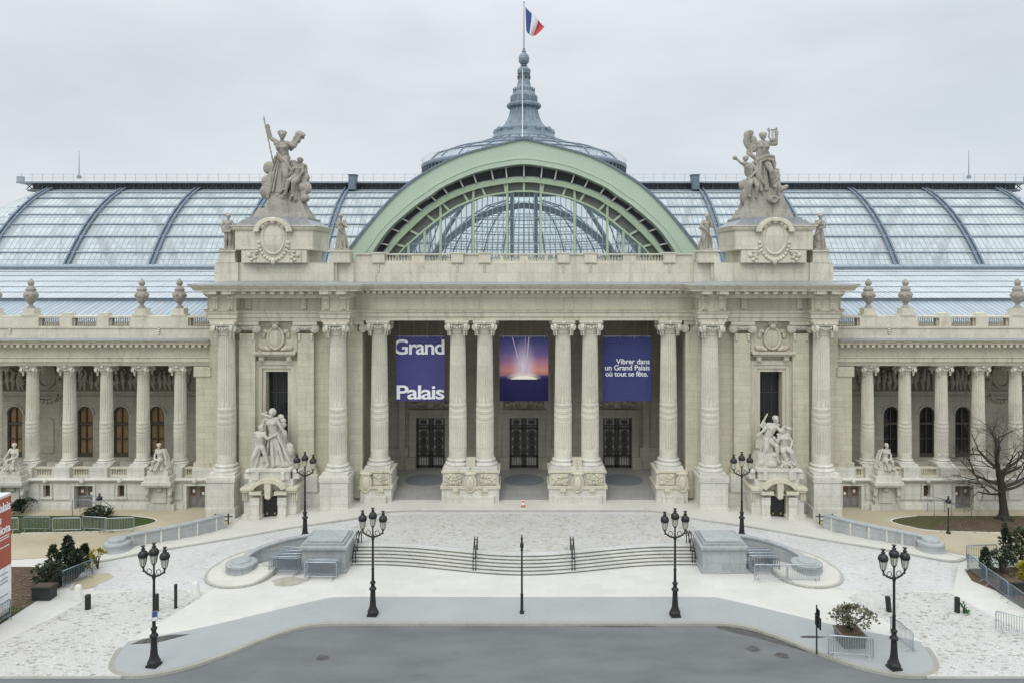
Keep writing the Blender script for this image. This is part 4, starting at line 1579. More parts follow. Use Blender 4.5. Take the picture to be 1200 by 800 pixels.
g.box(-.9, .9, YG - .2, YG + 2, C0[len(C0) // 2][1] + .02, C0[len(C0) // 2][1] + .3)
P(g, 'arch_flashing', 'steel', GA)
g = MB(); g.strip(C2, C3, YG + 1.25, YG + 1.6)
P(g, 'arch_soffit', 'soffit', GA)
MAT['bracket'] = plain('pale painted bracket', (.5, .52, .48), .6)
for k in range(-11, 12):
    i = k / 11.5
    j = int(round((len(C2) - 1) * (.5 + .47 * i)))
    p, q = Vector((C2[j][0], C2[j][1])), Vector((C3[j][0], C3[j][1]))
    q = p + (q - p).normalized() * min(1.25, (q - p).length)
    m, d = (p + q) / 2, q - p
    g = MB()
    g.cbox((m.x, YG + .75, m.y), (.14, .8, d.length * .95), Matrix.Rotation(math.atan2(d.x, d.y), 3, 'Y'))
    P(g, 'bracket', 'bracket', GA)
g = MB(); g.strip([(x * 1.01, z + .12) for x, z in C3], C3, YG + .9, YG + 1.25)
P(g, 'arch_gutter', 'steel_pale', GA)
g = MB(); g.strip(C3, C4, YG + .6, YG + 1.6)
P(g, 'inner_arch', 'green_dark', GA)
g = MB(); g.strip(C4, C5, YG + 1.1, YG + 1.3)
MAT['arch_panel'] = plain('grey green arch panel', (.13, .145, .13), .6)
P(g, 'arch_panels', 'arch_panel', GA)
g = MB(); g.strip(C5, C6, YG + .8, YG + 1.3)
L5 = len(C5)
for k in range(-8, 9):
    j = int(round((L5 - 1) * (.5 + .058 * k)))
    p, q = Vector(C4[j]), Vector(C5[j])
    m, d = (p + q) / 2, q - p
    g.cbox((m.x, YG + .98, m.y), (.22, .22, d.length), Matrix.Rotation(math.atan2(d.x, d.y), 3, 'Y'))
P(g, 'inner_arch_ties', 'green_dark', GA)
def z_at(C, x):
    for (x0, z0), (x1, z1) in zip(C[:-1], C[1:]):
        if x0 <= x <= x1:
            return z0 + (z1 - z0) * (x - x0) / max(1e-6, x1 - x0)
    return 19.
g = MB()
for dx in (20, 60, 99, 118, 137):
    for s_ in (-1, 1):
        x = s_ * dx * KG
        g.box(x - .11, x + .11, YG + .85, YG + 1.2, 18.5, z_at(C4, x) if dx < 110 else z_at(C5, x))
P(g, 'mullion', 'green_dark', GA)
g = MB()
for k in range(-27, 28):
    x = k * .515
    g.box(x - .03, x + .03, YG + .95, YG + 1.05, 18.5, z_at(C6, x))
for py in (255, 286):
    z = 20 - (py - 313) * KG
    hw = max(x for x, zz in C6 if zz > z - .3)
    g.box(-hw, hw, YG + .92, YG + 1.02, z - .05, z + .05)
P(g, 'glazing_bars', 'steel_pale', GA)
g = MB()
n = len(C6)
g.add([(x, YG + 1.15, z) for x, z in C6], [tuple(range(n))])
P(g, 'gable_pane', 'gable_glass', GA)

# short barrel behind the gable, the crossing and the far gable
def barrel_curve(f, dz=0.):
    return [(x * f, 20 + (z - 20) * f + dz) for x, z in C2]
g = MB()
BCs = barrel_curve(.985)
n = len(BCs)
for y0, y1 in ((YG + 1.6, 86.), (111.5, 119.)):
    g.add([(x, y0, z) for x, z in BCs] + [(x, y1, z) for x, z in BCs], [(i, i + 1, n + i + 1, n + i) for i in range(n - 1)], True)
BV = P(g, 'short_barrel', 'barrel_glass')
for y in (75.5, 80.2, 85.0, 112.5, 117.5):
    g = MB(); g.strip(barrel_curve(.975), barrel_curve(.89 if y in (85.0, 112.5) else .93), y, y + .35)
    P(g, 'rib', 'steel_pale', BV)
g = MB()
for k in range(2, n - 2, 6):
    x, z = BCs[k]
    for y0, y1 in ((YG + 1.6, 86.), (111.5, 119.)):
        g.tube([(x * .985, y0, 20 + (z - 20) * .985), (x * .985, y1, 20 + (z - 20) * .985)], .12, 4, False)
P(g, 'purlins', 'steel_pale', BV)
# rounded far end of the short barrel, ribbed and ringed
ap = [(14.2, 15.), (14.0, 20.), (13.1, 23.), (11.6, 25.6), (9.3, 28.), (6.2, 29.9), (3.0, 30.8), (.05, 31.)]
AC = (0, 119., 0)
g = MB(); g.lathe(AC, ap, 40, caps=False, a0=0., a1=pi)
AP = P(g, 'apse_glass', 'apse_glass')
for k in range(11):
    a = pi * (k + .5) / 11
    g = MB()
    g.tube([((r - .25) * cos(a), 119 + (r - .25) * sin(a), z) for r, z in ap[:-1]], .13, 5)
    P(g, 'rib', 'steel_pale', AP)
g = MB()
for r, z in ((14., 20.), (13.6, 21.6), (13.1, 23.), (12.4, 24.3), (11.6, 25.6), (10.5, 26.8), (9.3, 28.), (7.8, 29.), (6.2, 29.9)):
    g.tube([((r - .2) * cos(pi * i / 30), 119 + (r - .2) * sin(pi * i / 30), z) for i in range(31)], .09, 4)
P(g, 'glazing_rings', 'steel_pale', AP)
# four great piers arching up to the dome, with hanging hooped ribs of the far nave
g = MB()
for sx in (-1, 1):
    for yy in (86.5, 111):
        pts = [(sx * (15.5 - 9.5 * sin(pi / 2 * i / 10) ** 1.6), yy + (YC - yy) * .55 * (1 - cos(pi / 2 * i / 10)), 15 + 17.6 * sin(pi / 2 * i / 10)) for i in range(11)]
        g.tube(pts, .36, 6)
    g.box(sx * 1.75 - .3, sx * 1.75 + .3, 110.6, 111.2, 15, 31.5)
P(g, 'crossing_pier', 'steel_pale')

# ------------------------------------------------------------------ dome and spire
DC = (0, YC, 0)
RD = 13.45
g = MB(); g.lathe(DC, [(RD - .5, 30.5), (RD - .5, 32.75)], 72, caps=False)
for i in range(90):
    a = 2 * pi * i / 90
    g.cbox((DC[0] + (RD - .25) * cos(a), DC[1] + (RD - .25) * sin(a), 32.55), (.55, .2, .6), Matrix.Rotation(a, 3, 'Z'))
DM = P(g, 'dome_drum', 'dark_steel')
g = MB(); g.lathe(DC, [(RD - .6, 32.75), (RD, 32.8), (RD + .12, 33.0), (RD + .12, 33.22), (RD - .2, 33.4), (RD - .8, 33.42)], 72, caps=False, smooth=False)
P(g, 'dome_cornice', 'steel_pale', DM)
g = MB()
for i in range(72):
    a = 2 * pi * i / 72
    g.tube([(DC[0] + RD * cos(a), DC[1] + RD * sin(a), 33.2), (DC[0] + RD * cos(a), DC[1] + RD * sin(a), 34.0)], .014, 4)
g.ring((0, YC, 34.0), RD, .018, None, 72, 4, 'z'); g.ring((0, YC, 33.65), RD, .012, None, 72, 4, 'z')
P(g, 'dome_rail', 'galv', DM)
dprof = [(RD - .6, 33.42), (11.8, 34.4), (9.8, 35.15), (7.6, 35.65), (5.8, 36.25), (4.4, 36.8)]
g = MB(); g.lathe(DC, dprof, 72, caps=False)
DG = P(g, 'dome_glass', 'dome_glass')
g = MB()
for r, z in dprof[1:5]:
    g.ring((0, YC, z + .05), r, .1, None, 72, 4, 'z')
for i in range(24):
    a = 2 * pi * (i + .5) / 24
    g.tube([(r * cos(a), YC + r * sin(a), z + .06) for r, z in dprof], .09, 4)
P(g, 'dome_ribs', 'steel', DG)
k8 = YC / 870
zz = lambda py: 20 - (py - 313) * k8
rr = lambda px: px * k8
sp = [(39, 168), (38, 163), (36, 160.5), (35.5, 158), (31, 156.5), (30.5, 152.5), (28, 151), (27, 150)]
fl = [(26.5, 150), (23, 146.5), (20, 141.5), (17.8, 136), (16.4, 130), (15.6, 127)]
tp = [(16, 127), (18.3, 126), (18.6, 123), (17, 121.5), (15.2, 121), (15.2, 113.5), (14, 112.6), (13.2, 110), (12.4, 108.5), (12, 105.5), (11, 104.3), (10.6, 104), (8.2, 101), (7.2, 97), (6.6, 93), (6.3, 88), (7.6, 87), (7.8, 82.5), (6.8, 81), (5.2, 79.5), (2.8, 78.5), (4.2, 77.5), (2.6, 76), (4.6, 75), (6.0, 72.5), (6.4, 69.5), (5.8, 66.3), (4.2, 63.8), (2.2, 62), (2.6, 60.5), (1.4, 59), (1.6, 57.5), (.8, 56)]
g = MB(); g.lathe(DC, [(rr(a), zz(b)) for a, b in sp], 40, smooth=False, caps=False)
SPI = P(g, 'spire', 'spire')
g = MB(); g.lathe(DC, [(rr(a), zz(b)) for a, b in fl], 120, lambda i, n, z: 1 - (.0, .05, .07, .05, .0)[i % 5], smooth=False, caps=False)
P(g, 'spire_flutes', 'spire', SPI)
g = MB(); g.lathe(DC, [(rr(a), zz(b)) for a, b in tp], 32, smooth=False)
for i in range(16):
    a = 2 * pi * i / 16
    g.ell((rr(18) * cos(a), YC + rr(18) * sin(a), zz(124.5)), (.28, .28, .35), 6)
    g.cbox((rr(15.3) * cos(a), YC + rr(15.3) * sin(a), zz(117)), (.14, .22, .75), Matrix.Rotation(a, 3, 'Z'))
for i in range(20):
    a = 2 * pi * i / 20
    g.tube([(rr(12.6) * cos(a), YC + rr(12.6) * sin(a), zz(108)), (rr(12.6) * cos(a), YC + rr(12.6) * sin(a), zz(104))], .05, 4)
for i in range(12):
    a = 2 * pi * i / 12
    g.ell((rr(33) * cos(a), YC + rr(33) * sin(a), zz(155.5)), (.4, .4, .5), 7)
P(g, 'spire_lantern', 'spire', SPI)
g = MB()
for i in range(8):
    a = 2 * pi * i / 8 + pi / 8 - pi / 2
    for aa in (a,):
        x, y = rr(6.55) * cos(aa), YC + rr(6.55) * sin(aa)
        g.ell((x, y, zz(91)), (.2, .2, .32), 8)
P(g, 'lantern_opening', 'soffit', SPI)
g = MB()
g.tube([(-.2, YC - 13.9, 33), (-.2, YC - 6.4, 36.6), (-.2, YC - 4.6, 38.4), (-.2, YC - 2.2, 41.6), (-.2, YC - 1.75, 43.5), (-.2, YC - .9, 46)], .05, 5)
P(g, 'lightning_cable', 'white_line', SPI)
g = MB(); g.tube([(0, YC, zz(57)), (0, YC, zz(3.5))], [.09, .05], 8); g.ell((0, YC, zz(3)), .12, 8)
g.sx = 1
POLE = g.build('flagpole', 'steel_pale')
tag(POLE, 'thin pole standing on the ball at the tip of the spire, flying the tricolour', 'flagpole')
# ------------------------------------------------------------------ sculpture
# figures are modelled in units of one hundredth or so of the group: u right, v up, w away from the street
def finish(mb, name, mat, loc, k, voxel, rough=.12, rot=0., mirror=False, seed=0):
    """fuse the modelled limbs, drapery and rock into one continuous carved body"""
    mb.v = [(p[0] * (-1 if mirror else 1), p[2], p[1]) for p in mb.v]
    o = bpy.data.objects.new(name, mb.mesh(name))
    COL.objects.link(o)
    r = o.modifiers.new('fuse', 'REMESH')
    r.mode = 'VOXEL'
    r.voxel_size = voxel * .85
    s_ = o.modifiers.new('smooth', 'SMOOTH')
    s_.factor = .5
    s_.iterations = 1
    dg = bpy.context.evaluated_depsgraph_get()
    dg.update()
    me = bpy.data.meshes.new_from_object(o.evaluated_get(dg))
    o.modifiers.clear()
    old = o.data
    o.data = me
    bpy.data.meshes.remove(old)
    off = Vector((seed * 17.3, seed * 5.1, 0))
    co = [v.co.copy() for v in me.vertices]
    nn = [v.vector.copy() for v in me.vertex_normals]
    out = []
    for c, m in zip(co, nn):
        n = noise.noise(c * .42 + off) + noise.noise(c * 1.1 + off) * .5
        n += 1.5 - 4.2 * abs(noise.noise(Vector((c.x * .5, c.y * .5, c.z * .13)) + off))      # chiselled folds
        q = (c + m * n * rough) * k
        out += [q.x, q.y, q.z]
    me.vertices.foreach_set('co', out)
    me.polygons.foreach_set('use_smooth', [True] * len(me.polygons))
    me.update()
    me.materials.append(MAT[mat])
    o.location = loc
    o.rotation_euler = (0, 0, rot)
    return o

def V3(*p):
    return Vector(p)

def chain(b, pts, rs, n=8):
    for i in range(len(pts) - 1):
        b.cap(pts[i], pts[i + 1], rs[i], rs[i + 1], n)

def hand(b, p, d, s):
    """palm, four unequal fingers and a thumb from the side, slightly curled"""
    p, d = Vector(p), Vector(d).normalized()
    side = d.cross(Vector((0, 0, 1)))
    if side.length < .2:
        side = Vector((1, 0, 0))
    side.normalize()
    b.cap(p, p + d * s * .9, s * .5, s * .55, 6)
    for i, L in enumerate((.85, 1.0, .95, .7)):
        q = p + d * s * .9 + side * s * (.45 - .3 * i)
        b.cap(q, q + d * s * L * .55, s * .2, s * .19, 5)
        b.cap(q + d * s * L * .55, q + d * s * L * .85 + Vector((0, 0, -.25)) * s, s * .19, s * .15, 5)
    b.cap(p + d * s * .2 + side * s * .45, p + d * s * .7 + side * s * .95, s * .22, s * .16, 5)

def head(b, p, s, look=(0, 0, -1), hair='bun', tilt=0.):
    """p is the middle of the head, s its half height; look is where the face points"""
    p, f = Vector(p), Vector(look).normalized()
    up = Vector((tilt, 1, 0)).normalized()
    sd = up.cross(f).normalized()
    b.ell(p, (s * .78, s * .98, s * .88), 12)
    b.ell(p + f * s * .3 - up * s * .35, (s * .55, s * .6, s * .55), 10)
    b.cap(p + f * s * .88 + up * s * .12, p + f * s * 1.08 - up * s * .22, s * .1, s * .17, 5)      # nose
    b.cap(p + f * s * .8 + up * s * .2 - sd * s * .4, p + f * s * .8 + up * s * .2 + sd * s * .4, s * .12, s * .12, 5)   # brow
    b.cap(p + f * s * .82 - up * s * .48 - sd * s * .2, p + f * s * .82 - up * s * .48 + sd * s * .2, s * .09, s * .09, 5)   # lips
    b.ell(p + f * s * .72 - up * s * .78, (s * .26, s * .2, s * .24), 6)                            # chin
    for q in (-1, 1):
        b.ell(p + sd * q * s * .78, (s * .12, s * .24, s * .16), 6)
    b.ell(p - f * s * .22 + up * s * .25, (s * .92, s * .9, s * .88), 10)
    if hair == 'bun':
        b.ell(p - f * s * .95 + up * s * .1, s * .45, 8)
    elif hair == 'curls':
        for i in range(9):
            a = i * .7 - .4
            b.ell(p + sd * cos(a) * s * .8 + up * (sin(a) * .35 + .5) * s, s * .32, 6)
    elif hair == 'beard':
        b.ell(p + f * s * .5 - up * s * .95, (s * .45, s * .55, s * .4), 8)
    b.cap(p - up * s * .7, p - up * s * 1.7, s * .42, s * .5, 8)

def torso(b, pelvis, chest, s, female=True):
    """s = head half height; trunk from hips to collar"""
    pe, ch = Vector(pelvis), Vector(chest)
    b.cap(pe, ch, s * 1.12, s * 1.25, 12)
    b.ell(pe, (s * 1.5, s * 1.1, s * 1.15), 12)
    b.ell(ch, (s * 1.6, s * 1.25, s * 1.1), 12)
    ax = (ch - pe).normalized()
    b.cap(ch + ax * s * .85 + V3(-s * 1.25, 0, 0), ch + ax * s * .85 + V3(s * 1.25, 0, 0), s * .6, s * .6, 8)
    if female:
        for q in (-1, 1):
            b.ell(ch + V3(q * s * .65, -s * .1, -s * .9), s * .5, 8)
    else:
        for q in (-1, 1):
            b.ell(ch + V3(q * s * .65, s * .15, -s * .75), (s * .65, s * .45, s * .4), 8)

def arm(b, sh, el, ha, s):
    chain(b, [sh, el, ha], [s * .55, s * .42, s * .3])
    d = Vector(ha) - Vector(el)
    hand(b, ha, d if d.length > .1 else (0, -1, 0), s * .55)

def leg(b, hip, kn, ft, s, toe=(0, 0, -1)):
    chain(b, [hip, kn, ft], [s * .95, s * .62, s * .38])
    mid = Vector(kn).lerp(Vector(ft), .3)
    b.ell(mid + V3(0, 0, s * .2), (s * .5, s * .8, s * .5), 8)
    t = Vector(toe).normalized()
    b.cap(Vector(ft) - t * s * .2, Vector(ft) + t * s * 1.2 - V3(0, s * .15, 0), s * .38, s * .28, 6)

def folds(b, top, hem, r0, r1, n, seed, wob=.25, depth=.9, thick=1.):
    """hanging drapery: a bundle of fluted folds from waist to hem"""
    rn = random.Random(seed)
    T, H = Vector(top), Vector(hem)
    b.cap(T, H, r0 * .8, r1 * .8, 10)
    for i in range(n):
        a = 2 * pi * i / n + rn.uniform(-.15, .15)
        p = T + V3(cos(a) * r0 * .8, 0, sin(a) * r0 * .8 * depth)
        q = H + V3(cos(a + rn.uniform(-wob, wob)) * r1, rn.uniform(-.5, .5), sin(a) * r1 * depth)
        m = p.lerp(q, .5) + V3(cos(a), 0, sin(a)) * rn.uniform(-.1, .12) * r1
        w = (r0 + r1) * .5 * 2.3 / n * thick
        chain(b, [p, m, q], [w * .7, w * rn.uniform(.8, 1.1), w * rn.uniform(.9, 1.3)], 6)

def sash(b, pts, r, seed, n=3):
    rn = random.Random(seed)
    for k in range(n):
        o = V3(rn.uniform(-r, r), rn.uniform(-r, r), rn.uniform(-r, r)) * .9
        chain(b, [Vector(p) + o for p in pts], [r * rn.uniform(.5, .9) for _ in pts], 6)

def rock(b, x0, x1, w0, w1, v0, v1, n, seed, taper=.75):
    rn = random.Random(seed)
    cx, cw = (x0 + x1) / 2, (w0 + w1) / 2
    hx, hw = (x1 - x0) / 2, (w1 - w0) / 2
    for i in range(n):
        t = rn.random()
        f = 1 - (1 - taper) * t
        a = rn.uniform(0, 2 * pi)
        r = math.sqrt(rn.random())
        sz = rn.uniform(.14, .3) * min(hx, hw) * 1.5
        b.ell((cx + cos(a) * r * (hx * f - sz * .6), v0 + (v1 - v0) * t, cw + sin(a) * r * (hw * f - sz * .6)), (sz * rn.uniform(.8, 1.4), sz * rn.uniform(.5, .9), sz), 7,
              Matrix.Rotation(rn.uniform(-.6, .6), 3, 'Z'))
    pr = [(-hx, v0), (hx, v0), (hx * taper, v1), (-hx * taper, v1)]
    b.add([(cx + s_ * hx * f, v, cw + q * hw * f) for v, f in ((v0, .96), (v1, taper * .9)) for q in (-1, 1) for s_ in (-1, 1)],
          [(0, 2, 3, 1), (4, 5, 7, 6), (0, 1, 5, 4), (2, 6, 7, 3), (0, 4, 6, 2), (1, 3, 7, 5)])

# --- roof group with the spear
b = MB()
rock(b, -36, 33, -12, 24, 0, 12, 20, 1, .85)
rock(b, -22, 27, -9, 18, 10, 30, 34, 2, .7)
head(b, (-2, 98, -1), 5.0, (.25, -.05, -1), 'curls')
torso(b, (-1, 71, 2), (-2, 83.5, 0), 5.2)
arm(b, (-8, 89, 0), (-15, 94, -1), (-17.5, 105, -2), 5.2)
b.tube([(-12, 66, -3), (-22.5, 116, -3)], .8, 6)
b.add(*[[(-22.5, 121, -3), (-23.8, 115, -3), (-21.2, 115, -3), (-22.5, 115, -4.2), (-22.5, 115, -1.8)], [(0, 1, 3), (0, 3, 2), (0, 2, 4), (0, 4, 1), (1, 4, 2, 3)]])
arm(b, (5, 88, 0), (13, 84, -3), (17, 92, -3), 5.2)
sash(b, [(8, 84, 3), (13, 90, 2), (17, 99, 1), (22, 97, 1)], 3.0, 5, 5)
b.ell((14.5, 93, 1), (5, 5.5, 3), 10); b.ell((20, 97, 1), (3, 3, 2.4), 8)
folds(b, (-1, 76, 2), (-5, 31, 3), 6.5, 11, 15, 3)
leg(b, (2, 69, -2), (4, 50, -8), (2, 34, -5), 5.2)
sash(b, [(-4, 74, -5), (4, 66, -7), (10, 58, -4), (12, 45, 0)], 2.6, 7, 4)
# billowing cloth and cloud on the left
b.ell((-16, 60, 3), (6.5, 7.5, 5), 10); b.ell((-14, 52, 3), (6, 5, 5), 10); b.ell((-19, 39, 2), (7, 5.5, 5), 10); b.ell((-12, 44, 4), (6, 8, 5), 10); b.ell((-17, 30, 2), (7, 5, 6), 10)
sash(b, [(-8, 70, 2), (-13, 56, 3), (-14, 40, 2), (-16, 26, 0)], 3, 8, 4)
for u, v, w, rr in ((-19, 60, 4, 7), (-21, 44, 3, 7), (-21, 32, 2, 8), (-9, 46, 7, 9), (9, 62, 6, 7), (21, 60, 4, 5), (23, 48, 3, 6), (25, 36, 1, 7), (9, 40, 6, 9)):
    b.ell((u, v, w), (rr, rr * 1.15, rr * .75), 10)
# companion figures on the right
head(b, (18, 68, 1), 3.8, (-.5, .3, -1), 'curls')
torso(b, (15, 49, 1), (17, 59, 1), 4.2)
arm(b, (21, 63, 0), (22.5, 55, -3), (17, 46, -5), 4.2)
arm(b, (13, 62, 0), (9, 54, -4), (6, 48, -6), 4.0)
leg(b, (13, 48, -2), (8, 43, -10), (4, 28, -9), 4.4)
leg(b, (16, 47, -1), (14, 41, -11), (13, 26, -9), 4.4)
sash(b, [(22, 62, 4), (23, 50, 3), (22, 38, 0), (23, 27, -2)], 3.2, 9, 4)
b.ell((21, 36, -2), (5, 6, 5), 9); b.ell((25, 24, -3), (6, 5, 6), 9)
folds(b, (14, 42, 2), (16, 22, 0), 6, 9, 9, 10)
o = finish(b, 'statue_group', 'statue', (-20.15, 62.4, 24.02), .0722, .45, .14, seed=1)
tag(o, 'tall weathered stone group on the roof whose standing woman raises a long spear', 'statue', 'statue groups crowning the pylons')

# --- roof group with the lyre
b = MB()
rock(b, -34, 33, -12, 24, 0, 12, 20, 11, .85)
rock(b, -28, 28, -9, 18, 8, 36, 40, 12, .72)
b.ell((-24, 25, -2), (4.5, 10, 6), 9); b.ell((8, 22, -8), (7, 5, 4), 10); b.ring((8, 22, -12), 3.4, 1.3, None, 16, 6, 'z'); b.ell((21, 35, -3), (8, 3, 4), 9, Matrix.Rotation(.5, 3, 'Z'))
head(b, (-1, 96.5, -1), 4.5, (.2, 0, -1), 'curls')
torso(b, (-3.5, 69, 1), (-1, 84, 0), 5.1)
arm(b, (5, 88, 0), (13.5, 87, -2), (14, 97, -3), 4.9)
arm(b, (-7, 87, 0), (-10, 80, 2), (-12, 88, 3), 4.9)
# lyre
for q in (-1, 1):
    chain(b, [(9 + q * 1.0, 91, -3), (9 + q * 4.2, 95, -3), (9 + q * 3.4, 101, -3), (9 + q * 4.6, 105, -3)], [1.1, 1.0, .9, 1.1], 6)
b.cap((3.5, 103, -3), (14.5, 104, -3), .8, .8, 6)
for i in (-1, 0, 1):
    b.cap((9 + i * 1.3, 92, -3), (9 + i * 1.3, 103, -3), .35, .35, 5)
b.ell((9, 91.5, -3), (3, 2.2, 2), 8)
# swirling cloak behind the shoulder
for i in range(9):
    t = i / 8
    b.ell((-14 - 5 * sin(t * 3), 82 + 19 * t, 3), (4.6, 3.6, 2.6), 8)
b.ell((-19, 98, 3), (3.6, 5.5, 2.4), 8); b.ell((-11, 92, 3), (4, 6, 2.4), 8)
sash(b, [(-8, 88, 2), (-15, 84, 3), (-16, 76, 2), (-8, 70, 0)], 2.6, 14, 4)
leg(b, (-6, 66, -2), (-8, 50, -6), (-5, 33, -4), 5.0)
leg(b, (2, 66, -2), (6, 55, -9), (10, 37, -5), 5.0)
folds(b, (-2, 68, 2), (-1, 34, 4), 7, 11, 13, 15)
sash(b, [(-10, 66, -4), (0, 71, -7), (8, 70, -5), (11, 60, -2)], 2.4, 16, 4)
sash(b, [(-7, 66, -5), (-8, 52, -6), (-3, 42, -6)], 2.2, 17, 3)
for u, v, w, rr in ((-15, 56, 6, 6), (-22, 40, 4, 6), (-9, 60, 6, 7), (8, 50, 7, 9), (15, 46, 5, 6), (17, 34, 3, 7), (-12, 34, 6, 9), (4, 76, 5, 5)):
    b.ell((u, v, w), (rr, rr * 1.2, rr * .75), 10)
head(b, (-21.5, 70, -1), 3.6, (-.8, .4, -.8), 'curls')
torso(b, (-14, 47, 1), (-17, 60, 0), 4.0, False)
arm(b, (-20, 64, -1), (-27, 65, -2), (-33, 70.5, -2), 3.8)
b.ell((-34, 71, -2), (3, 2.6, 2.4), 8)
arm(b, (-13, 63, -1), (-10, 56, -5), (-15, 50, -6), 3.8)
leg(b, (-15, 46, -2), (-18, 40, -8), (-19, 26, -6), 4.2)
leg(b, (-12, 46, -2), (-10, 38, -8), (-11, 25, -6), 4.2)
folds(b, (-14, 46, 2), (-17, 24, 2), 5, 8, 9, 18)
head(b, (11, 63, -2), 3.2, (.3, -.2, -1), 'curls')
torso(b, (13, 45, -1), (12, 54, -1), 3.4, False)
arm(b, (15.5, 57, -1), (17, 50, -4), (13, 45, -6), 3.2)
leg(b, (12, 44, -2), (12, 36, -6), (10, 24, -5), 3.6)
leg(b, (14, 44, -2), (16, 37, -6), (15, 24, -5), 3.6)
o = finish(b, 'statue_group', 'statue', (20.15, 62.4, 24.02), .0722, .45, .14, seed=2)
tag(o, 'tall weathered stone group on the roof whose figure lifts a lyre beside its head', 'statue', 'statue groups crowning the pylons')

# --- street groups in front of the pylons
b = MB()
rock(b, -26, 26, -10, 16, -4, 12, 34, 21, .85)
rock(b, -6, 19, -4, 14, 8, 34, 22, 61, .55)
b.ell((12, 34, 3), (4, 8, 4), 9); b.ell((19, 18, 0), (6, 9, 5), 9); b.ell((-20, 24, 3), (5, 10, 5), 9)
head(b, (-1, 62, -2), 3.9, (.2, -.1, -1), 'bun')
b.ell((-1, 62.5, 1), (4.6, 5.0, 3.6), 10)
torso(b, (1.5, 37, 0), (-1, 50.5, -1), 4.6)
arm(b, (-6, 55, -1), (-11, 61, -3), (-5, 59, -4), 4.2)
arm(b, (4, 55, -1), (9, 48, -4), (14, 40, -5), 4.2)
sash(b, [(-9, 60, 1), (-12, 52, 0), (-14, 44, -1)], 2.0, 22, 3)
for i in range(8):
    b.ell((8 + 3 * sin(i), 56 - 4.4 * i, 3), (4.2 - .1 * i, 3.8, 3), 8)
folds(b, (1.5, 38, 1), (8, 3, 0), 7, 14, 15, 23)
sash(b, [(6, 36, -4), (12, 24, -6), (18, 10, -7), (23, 2, -7)], 2.4, 24, 4)
leg(b, (3, 34, -2), (7, 20, -7), (8, 4, -6), 4.4)
head(b, (-13, 44.5, -3), 3.5, (.9, .1, -.6), 'curls')
torso(b, (-14, 23, -2), (-14, 35, -3), 4.1, False)
arm(b, (-10, 38, -5), (-4, 33, -8), (4, 37, -8), 3.9)
arm(b, (-18, 38, -3), (-20, 30, -5), (-17, 22, -7), 3.9)
leg(b, (-12, 22, -5), (-8, 23, -12), (-2, 4, -12), 4.3)
leg(b, (-15, 22, -5), (-20, 12, -10), (-22, -2, -10), 4.3)
sash(b, [(-19, 36, 1), (-21, 26, 0), (-22, 14, -2), (-20, 3, -4)], 2.6, 25, 4)
sash(b, [(-14, 20, -6), (-16, 8, -9), (-20, -4, -10), (-22, -18, -11)], 1.8, 26, 3)
b.ell((-18, 6, -6), (6, 4, 5), 8); b.ell((16, 3, -7), (7, 4, 5), 8)
o = finish(b, 'statue_group', 'marble', (-20.1, 59.5, 4.15), .068, .38, .1, seed=3)
tag(o, 'pale marble group of a hooded woman over a seated man above the left small door', 'statue', 'statue groups before the pylons')

b = MB()
rock(b, -27, 26, -10, 16, -3, 15, 38, 31, .85)
rock(b, -20, 16, -3, 14, 12, 30, 24, 62, .7)
b.ell((-15, 24, 2), (5, 9, 4), 9); b.ell((17, 14, 0), (5, 8, 5), 9)
head(b, (0, 54, -3), 3.8, (.5, -.2, -1), 'curls')
torso(b, (-9, 31, 0), (-4.5, 44, -2), 4.3, False)
for i in range(8):                                                   # raised wing
    t = i / 7
    chain(b, [(-7 - 2 * t, 44 - 3 * t, 3), (-12 - 3 * t, 50 - 5 * t, 4), (-7 - 8 * t, 58.5 - 16 * t, 5)], [1.3, 1.5, .8], 6)
arm(b, (-9, 47, -1), (-14, 41, -3), (-19, 37, -3), 4.0)
arm(b, (0, 47, -3), (4, 41, -6), (8, 45, -6), 4.0)
leg(b, (-10, 30, -2), (-12, 20, -6), (-15, 7, -3), 4.2)
leg(b, (-6, 30, -2), (0, 24, -8), (1, 8, -8), 4.2)
folds(b, (-8, 32, 1), (-10, 12, 3), 6, 9, 10, 33)
sash(b, [(-14, 34, 2), (-19, 28, 2), (-20, 20, 1)], 2, 34, 3)
head(b, (7, 41, -5), 3.4, (-.7, .3, -.8), 'bun')
torso(b, (9, 22, -3), (8.5, 33, -4), 4.1)
arm(b, (13, 36, -4), (18, 29, -6), (15, 22, -9), 3.8)
arm(b, (4, 36, -4), (1, 29, -8), (-3, 33, -9), 3.8)
b.ell((14.5, 43.5, -3), (5.2, 2.4, 4), 10, Matrix.Rotation(-.35, 3, 'Z'))
leg(b, (7, 20, -6), (5, 19, -13), (10, 6, -13), 4.2)
leg(b, (12, 20, -6), (15, 18, -13), (16, 6, -12), 4.2)
folds(b, (10, 20, -2), (12, 3, -3), 7, 10, 11, 35)
head(b, (9, 9.5, -13), 2.6, (0, 0, -1), 'curls')
torso(b, (9, -1, -11), (9, 4.5, -12), 3.0, False)
arm(b, (6, 6, -12), (3, 2, -14), (6, -1, -15), 2.7)
arm(b, (12, 6, -12), (15, 2, -14), (13, -1, -15), 2.7)
b.ell((-18, 4, -5), (6, 5, 5), 8); b.ell((20, 3, -4), (5, 4, 5), 8); b.ell((-6, 3, -9), (6, 4, 4), 8)
o = finish(b, 'statue_group', 'marble', (20.1, 59.5, 4.15), .069, .38, .1, seed=4)
tag(o, 'pale marble group with a raised wing and seated companion above the right small door', 'statue', 'statue groups before the pylons')

